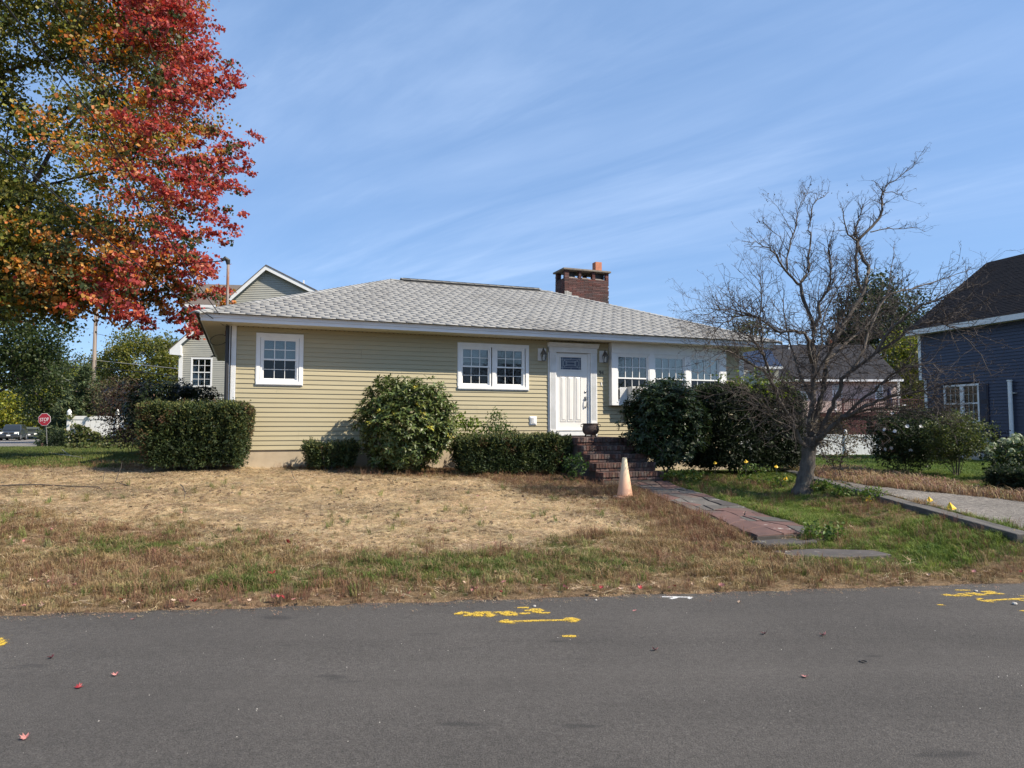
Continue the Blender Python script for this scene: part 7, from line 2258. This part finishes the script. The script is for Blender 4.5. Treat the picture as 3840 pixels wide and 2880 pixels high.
PLACES = ((0, 350, 'at its far left end'), (350, 900, 'left of the green verge strip'), (900, 1500, 'below the left green patch'), (1500, 2050, 'just above the yellow lettering'), (2050, 2700, 'before the white paint mark'), (2700, 3300, 'below the sunken stone slab'), (3300, 3900, 'above the right yellow marks'))
HUES = {'pink': 'pink', 'red': 'bright red', 'dark': 'dark crimson', 'pale': 'pale pinkish tan'}
for i in range(46):
    px = rl.choice([rl.uniform(0, 700), rl.uniform(700, 2200), rl.uniform(2200, 3000), rl.uniform(0, 3840)]); e_y = 2309 - px * .0331
    k = rl.choices(['pink', 'red', 'dark', 'pale'], [3, 3, 1.3, 2])[0]
    fallen(px, e_y - abs(rl.gauss(0, 11)), k, rl.uniform(.035, .065), HUES[k] + ' leaf at the road edge ' + [w for a, b_, w in PLACES if a <= px < b_][0], G2, False)
G3 = 'maple leaves lying on the lawn'
for px, py, k, lb in ((115, 2206, 'pale', 'large pale pink leaf on the grass at the lower left'), (1020, 2172, 'red', 'bright red leaf in the green grass left of centre'), (1076, 2050, 'red', 'small bright red leaf on the bare soil'),
                  (345, 2088, 'pale', 'pale leaf on the brown grass at left'), (745, 2078, 'pale', 'light leaf by the dark soil hollow'), (1778, 2235, 'pink', 'pink leaf in the dry grass above the yellow dash'), (1890, 2202, 'pink', 'pink leaf on the grass verge right of the centre tuft'),
                  (1775, 2140, 'tan', 'tan leaf on the thin verge grass in the centre'), (135, 1722, 'pale', 'pale leaf on the shaded lawn at far left'), (362, 1727, 'red', 'red leaf on the lawn by the dead branch'), (3700, 2165, 'pale', 'whitish leaf on the dry grass at the far right verge'),
                  (2040, 2220, 'pink', 'pink leaf at the top of the verge near the arrow'), (140, 1838, 'tan', 'tan leaf beside the long stick at left')):
    fallen(px, py, k, .075, lb, G3, False)
for i in range(40):
    px, py, k = rl.uniform(0, 1400) if i < 25 else rl.uniform(1400, 2600), rl.uniform(1790, 2280), rl.choice(['tan', 'pale', 'tan', 'pink'])
    fallen(px, py, k, rl.uniform(.03, .055), 'tiny withered %s leaf %s' % (k, ('on the tan bare patch' if py < 1950 else 'in the thin brown grass' if py < 2120 else 'on the grass verge') + (' at left' if px < 800 else ' left of centre' if px < 1500 else ' before the low hedge and steps')), 'leaf fragments on the lawn', False)
def stick(label, pts, r, mat='bark_dark', lift=.03):
    P = []
    for (px, py, l) in pts:
        p = ground_at(px, py); P.append((p[0], p[1], p[2] + lift + l))
    m = MB(); m.tube(P, [r * (1 - .6 * i / (len(P) - 1)) for i in range(len(P))], 6)
    return tag(m.build('stick', M[mat]), label, 'stick', 'sticks on the lawn')
stick('long dark branch lying across the tan patch at left', [(-20, 1832, 0), (60, 1831, .02), (150, 1829, .02), (260, 1834, .01), (370, 1838, .02), (382, 1848, .02)], .014)
stick('curved twig standing up from the dead branch', [(480, 1828, 0), (445, 1818, .0), (433, 1815, .0), (440, 1812, .10), (452, 1808, .22), (455, 1806, .32)], .009)
stick('thin twig stuck upright beside the long branch', [(385, 1815, 0), (390, 1808, .10), (392, 1806, .18)], .005)
stick('short forked dark twig on the tan patch', [(676, 1852, .12), (685, 1862, .12), (694, 1876, .08), (690, 1884, .0)], .009)
stick('slender bent twig on the sandy soil right of centre', [(1092, 1795, .12), (1100, 1812, .08), (1128, 1842, .02)], .006)
stick('pale dead branch on the shaded lawn at far left', [(185, 1704, .03), (225, 1716, .05), (262, 1722, .06), (330, 1728, .03)], .010, 'cablelight')
stick('second pale dead branch crossing the first', [(232, 1697, .08), (250, 1712, .06), (285, 1727, .02)], .008, 'cablelight')
# rubber ring and stones on the road
p = road_at(3237, 2483)
m = MB(); m.tube([(0.022 * math.cos(a), 0.022 * math.sin(a), .004) for a in np.linspace(0, 2 * math.pi, 22)], .0032, 6)
o = m.build('rubber_ring', M['cable']); o.location = p; tag(o, 'thin black rubber ring lying on the road at right', 'ring')
for px, py, s, lb in ((2004, 2276, .016, 'small grey stone beside the yellow lettering'), (3660, 2219, .016, 'light stone among the right hand yellow marks'), (3805, 2268, .022, 'whitish splinter below the right hand arrow'), (2235, 2252, .012, 'pale pebble on the road edge right of the lettering')):
    p = road_at(px, py); m = MB().lathe([(s * .6, -.002), (s, s * .4), (s * .7, s * .9), (s * .1, s)], 7); o = m.build('pebble', M['stone_chip']); o.location = p; o.rotation_euler = (0, 0, s * 300); tag(o, lb, 'stone', 'stones on the road')
ch = MB()
for i in range(260):
    x = rl.uniform(-5, 7); y = rl.uniform(1.8, 6.9)
    if y > float(edge_y(x)) - .12: continue
    s = rl.uniform(.0012, .0032); z = road_z(x, y); a = rl.uniform(0, 3)
    ch.hexa([(x - s, y - s, z), (x + s, y - s * .6, z), (x + s * .8, y + s, z), (x - s * .7, y + s, z), (x - s * .5, y - s * .5, z + s), (x + s * .5, y - s * .4, z + s * .8), (x + s * .4, y + s * .5, z + s), (x - s * .4, y + s * .5, z + s * .9)])
tag(ch.build('gravel_chip', M['stone_chip']), kind='stuff')

# ------------------------------------------------------------------ grass
def blade_clump(name, n, rad, h, w, lean, seed, flat=False):
    r = np.random.default_rng(seed); V = []; F = []
    for i in range(n):
        a = r.uniform(0, 6.283); d = rad * math.sqrt(r.random()); x, y = d * math.cos(a), d * math.sin(a)
        hh = h * r.uniform(.55, 1.25); b = r.uniform(0, 6.283); ln = lean * r.uniform(.3, 1.4) * hh
        ww = w * r.uniform(.7, 1.3); sx, sy = -math.sin(b) * ww / 2, math.cos(b) * ww / 2
        k = len(V)
        if flat:
            zz = r.uniform(.003, .03); tz = r.uniform(-.012, .022)
            V += [(x - sx, y - sy, zz), (x + sx, y + sy, zz), (x + math.cos(b) * hh + sx, y + math.sin(b) * hh + sy, zz + tz), (x + math.cos(b) * hh - sx, y + math.sin(b) * hh - sy, zz + tz)]
            F += [(k, k + 1, k + 2), (k, k + 2, k + 3)]
        else:
            mx_, my_ = x + math.cos(b) * ln * .35, y + math.sin(b) * ln * .35
            V += [(x - sx, y - sy, -.01), (x + sx, y + sy, -.01), (mx_ + sx * .8, my_ + sy * .8, hh * .6), (mx_ - sx * .8, my_ - sy * .8, hh * .6), (x + math.cos(b) * ln, y + math.sin(b) * ln, hh * (1 - .25 * min(1, lean)))]
            F += [(k, k + 1, k + 2), (k, k + 2, k + 3), (k + 3, k + 2, k + 4)]
    me = bpy.data.meshes.new(name); me.from_pydata(V, [], F); me.update()
    return me
def inst_leaf_mat(name):
    m, t, b = nt_mat(name)
    a = _n(t, 'ShaderNodeAttribute', attribute_name='tint', attribute_type='INSTANCER')
    t.links.new(a.outputs['Color'], b.inputs['Base Color'])
    b.inputs['Roughness'].default_value = .6; b.inputs['Specular IOR Level'].default_value = .25
    tr = _n(t, 'ShaderNodeBsdfTranslucent'); t.links.new(a.outputs['Color'], tr.inputs['Color'])
    mx = _n(t, 'ShaderNodeMixShader'); mx.inputs[0].default_value = .28
    t.links.new(b.outputs[0], mx.inputs[1]); t.links.new(tr.outputs[0], mx.inputs[2])
    t.links.new(mx.outputs[0], t.nodes['Material Output'].inputs['Surface'])
    return m
M['blade'] = inst_leaf_mat('grass_blade')
def scatter(name, pts, scale, tint, clump_mesh):
    """one object: points with scale, turn and tint, each carrying the same small clump through geometry nodes"""
    n = len(pts)
    me = bpy.data.meshes.new(name); me.vertices.add(n); me.vertices.foreach_set('co', np.asarray(pts, np.float32).ravel())
    a = me.attributes.new('scl', 'FLOAT', 'POINT'); a.data.foreach_set('value', np.asarray(scale, np.float32))
    a = me.attributes.new('rot', 'FLOAT_VECTOR', 'POINT')
    rot = np.zeros((n, 3), np.float32); rot[:, 2] = RNG.uniform(0, 6.283, n); rot[:, 0] = RNG.normal(0, .10, n); rot[:, 1] = RNG.normal(0, .10, n)
    a.data.foreach_set('vector', rot.ravel())
    a = me.attributes.new('tint', 'FLOAT_COLOR', 'POINT'); c = np.ones((n, 4), np.float32); c[:, :3] = tint; a.data.foreach_set('color', c.ravel())
    clump_mesh.materials.clear(); clump_mesh.materials.append(M['blade'])
    src = bpy.data.objects.new(name + '_tuft', clump_mesh)
    o = new_obj(name, me)
    g = bpy.data.node_groups.new(name, 'GeometryNodeTree')
    g.interface.new_socket('Geometry', in_out='INPUT', socket_type='NodeSocketGeometry'); g.interface.new_socket('Geometry', in_out='OUTPUT', socket_type='NodeSocketGeometry')
    gi = g.nodes.new('NodeGroupInput'); go = g.nodes.new('NodeGroupOutput')
    ip = g.nodes.new('GeometryNodeInstanceOnPoints'); oi = g.nodes.new('GeometryNodeObjectInfo'); oi.inputs['Object'].default_value = src
    def named(nm, typ):
        q = g.nodes.new('GeometryNodeInputNamedAttribute'); q.data_type = typ; q.inputs['Name'].default_value = nm
        return [s for s in q.outputs if s.enabled and s.name == 'Attribute'][0]
    g.links.new(gi.outputs[0], ip.inputs['Points']); g.links.new(oi.outputs['Geometry'], ip.inputs['Instance'])
    g.links.new(named('rot', 'FLOAT_VECTOR'), ip.inputs['Rotation']); g.links.new(named('scl', 'FLOAT'), ip.inputs['Scale'])
    g.links.new(ip.outputs[0], go.inputs[0])
    md = o.modifiers.new('scatter', 'NODES'); md.node_group = g
    return tag(o, kind='stuff')
def sample(n, x0, x1, y0, y1):
    x = RNG.uniform(x0, x1, n); y = RNG.uniform(y0, y1, n)
    # keep what the photograph could see, with a margin
    k = np.abs(x) < .80 * y + 1.5
    return x[k], y[k]
def clear_of(x, y):
    k = (poly_sd(x, y, PATH) < -.02) & (poly_sd(x, y, GRAVEL) < .02) & (poly_sd(x, y, np.array(slabp)) < -.0)
    k &= ~((x > wall_x(y) - .12) & (x < wall_x(y) + .13) & (y > 7.9) & (y < 17.2))
    lx_ = (x - HX) * UW[0] + (y - HY) * UW[1]; ly_ = -((x - HX) * NW[0] + (y - HY) * NW[1])
    k &= ~((lx_ > -.05) & (lx_ < 13.4) & (ly_ > -.05) & (ly_ < 8.5))
    k &= ~((lx_ > 6.9) & (lx_ < 8.6) & (ly_ > -3.6) & (ly_ < 0))
    return k
def lawn_sample(n, x0, x1, y0, y1):
    x, y = sample(n, x0, x1, y0, y1)
    k = (y - edge_y(x) > -.02) & clear_of(x, y)
    return x[k], y[k]
GREENS = [(.120, .160, .034), (.095, .135, .030), (.160, .185, .048), (.21, .205, .07)]
BROWNS = [(.33, .235, .115), (.26, .175, .085), (.42, .32, .17), (.19, .125, .065)]
REDS = [(.29, .175, .10), (.23, .135, .08), (.36, .24, .135)]
STRAW = [(.56, .43, .26), (.45, .34, .20), (.66, .53, .35), (.22, .155, .095)]
x, y = lawn_sample(150000, -13, 9.5, 5.2, 17.5)
T_, G_, R_ = zones(x, y); d_ = y - edge_y(x)
den = np.clip(1.05 - T_ * 1.12, 0, 1) * np.where(d_ < .12, .55, 1) * np.where(y > 12, .62, 1)
den = np.maximum(den, .035 * (fbm(x, y, 1.3, 44) > .56))
k = RNG.random(len(x)) < den; x, y, T_, G_, R_, d_ = x[k], y[k], T_[k], G_[k], R_[k], d_[k]
isg = RNG.random(len(x)) < np.clip(G_ * np.where(x > 3.3, .93, .72) + .05, 0, 1); isr = (~isg) & (RNG.random(len(x)) < R_ * .75)
tint = palette(len(x), BROWNS, (3, 3, 2, 2)); tint[isg] = palette(isg.sum(), GREENS, (3, 3, 2, 1)); tint[isr] = palette(isr.sum(), REDS); rl_ = isg & (x > 3.3); tint[rl_] = palette(rl_.sum(), [(.150, .205, .036), (.115, .170, .032), (.20, .24, .05)], (3, 3, 2))
z = H(x, y)
scl = RNG.uniform(.5, 1.35, len(x)) * (1 - .5 * T_) * np.where(d_ < .45, .62, 1.0) * (.25 + 1.45 * fbm(x, y, 1.9, 66, 3) ** 1.25)
nearm = np.abs(d_) < 3
P_all = np.stack([x, y, z], -1)
hh = (RNG.random(len(x)) < .5)
scatter('grass', P_all[hh], scl[hh], tint[hh], blade_clump('grass_tuft', 18, .055, .085, .0042, .75, 1))
scatter('grass', P_all[~hh], scl[~hh], tint[~hh], blade_clump('grass_tuft', 14, .05, .072, .0048, 1.25, 2))
# single coarse tufts standing above the thin turf
x2, y2 = lawn_sample(2600, -12, 4.5, 6.2, 13.5); T2, G2_, R2 = zones(x2, y2); k = RNG.random(len(x2)) < np.clip(.5 - .42 * T2, 0, 1) * (fbm(x2, y2, .9, 71) > .47); x2, y2 = x2[k], y2[k]
scatter('grass', np.stack([x2, y2, H(x2, y2)], -1), RNG.uniform(.5, 1.3, len(x2)), palette(len(x2), [(.16, .19, .045), (.22, .22, .07), (.12, .16, .04), (.30, .26, .11)]), blade_clump('coarse_tuft', 26, .045, .13, .0045, .9, 8))
# taller wisps of dead crabgrass along the walk, the hedge and the verge
x, y = lawn_sample(60000, -9, 6, 6.3, 15.6)
T_, G_, R_ = zones(x, y); hedge_d = np.abs(((x - HX) * NW[0] + (y - HY) * NW[1]) - 1.25); near_h = (hedge_d < .35) & (x > -1.6) & (x < 2.6)
wk = sstep(poly_sd(x, y, PATH), -1.3, -.1) * (x < 3.4) * (y > 8.9)
pr = np.clip(.10 * (1 - T_) * (fbm(x, y, 1.1, 93) > .52) + .34 * wk + .62 * near_h, 0, 1) * (1 - T_ * .9)
k = RNG.random(len(x)) < pr; x, y = x[k], y[k]
scatter('dry_grass', np.stack([x, y, H(x, y)], -1), RNG.uniform(.6, 1.25, len(x)), palette(len(x), [(.20, .095, .058), (.25, .15, .08), (.16, .075, .048), (.30, .21, .11)]), blade_clump('dry_tuft', 16, .06, .17, .0030, .8, 3))
# straw and clippings on the bare patch and in the thin grass
x, y = lawn_sample(90000, -13, 5, 5.6, 15.6)
T_, G_, R_ = zones(x, y)
k = RNG.random(len(x)) < np.where(y - edge_y(x) < .6, .35, 1) * np.clip(.20 + .75 * T_ * (.35 + .9 * fbm(x, y * 1.6, 1.0, 12)), 0, 1) * (1 - .6 * G_); x, y = x[k], y[k]
scatter('straw', np.stack([x, y, H(x, y)], -1), RNG.uniform(.5, 1.2, len(x)), palette(len(x), STRAW, (4, 3, 2, 1.5)), blade_clump('straw_tuft', 10, .09, .075, .0038, 1, 4, flat=True))
# bits of dead grass and leaf litter blown on to the edge of the asphalt
x = RNG.uniform(-6, 8, 2600); off = -np.abs(RNG.normal(0, .13, len(x))); y = edge_y(x) + off + .03
scatter('straw', np.stack([x, y, np.array([road_z(a_, b_) for a_, b_ in zip(x, y)])], -1), RNG.uniform(.15, .5, len(x)), palette(len(x), [(.50, .38, .22), (.30, .20, .12), (.18, .10, .07), (.40, .25, .16)]), blade_clump('litter_tuft', 4, .05, .06, .006, 1, 9, flat=True))
# clods of soil
x, y = lawn_sample(5200, -12, 4, 7.0, 15.2); T_, G_, R_ = zones(x, y); k = RNG.random(len(x)) < T_ * (fbm(x, y, 1.2, 19) > .46); x, y = x[k], y[k]
cl = MB().lathe([(.012, -.006), (.022, .004), (.016, .014), (.004, .018)], 6).mesh('clod_tuft', None)
scatter('soil_clod', np.stack([x, y, H(x, y)], -1), RNG.uniform(.4, 1.5, len(x)), palette(len(x), [(.13, .09, .055), (.09, .06, .04), (.24, .17, .10)]), cl)
# the lawns farther off: left behind the hedge, right by the blue house
x, y = sample(60000, -30, -4, 14.6, 37); k = clear_of(x, y) & (RNG.random(len(x)) < np.clip(14 / y, .25, 1)); x, y = x[k], y[k]
T_, G_, R_ = zones(x, y); k = G_ > RNG.random(len(x)) * .9; x, y = x[k], y[k]
k = H(x, y) > .15; x, y = x[k], y[k]
scatter('grass', np.stack([x, y, H(x, y)], -1), RNG.uniform(.8, 1.6, len(x)), palette(len(x), [(.110, .145, .030), (.085, .120, .026), (.150, .165, .045), (.19, .18, .06)], (3, 3, 2, 1)), blade_clump('far_tuft', 16, .10, .075, .008, .8, 5))
x, y = sample(42000, 5.9, 30, 8.5, 34); k = (poly_sd(x, y, GRAVEL) < -.05) & (x > wall_x(y) + .14) & (RNG.random(len(x)) < np.clip(13 / y, .25, 1)); x, y = x[k], y[k]
drive_far = poly_sd(x, y, GRAVEL)
dry = (drive_far > -1.15 + (fbm(x, y, .9, 5) - .5) * 1.4) | ((x < 8.2) & (y > 13) & (y < 17.5 + (fbm(x, y, .9, 6) - .5) * 2))
tint = palette(len(x), [(.125, .185, .032), (.10, .155, .030), (.155, .21, .045)]); tint[dry] = palette(dry.sum(), [(.36, .22, .155), (.30, .21, .10), (.42, .32, .17), (.25, .15, .10)])
scatter('grass', np.stack([x, y, H(x, y)], -1), RNG.uniform(.8, 1.5, len(x)) * np.where(dry, 1.5, 1.0), tint, blade_clump('far_tuft', 16, .09, .075, .007, .9, 6))
print('scene done', len(bpy.data.objects))
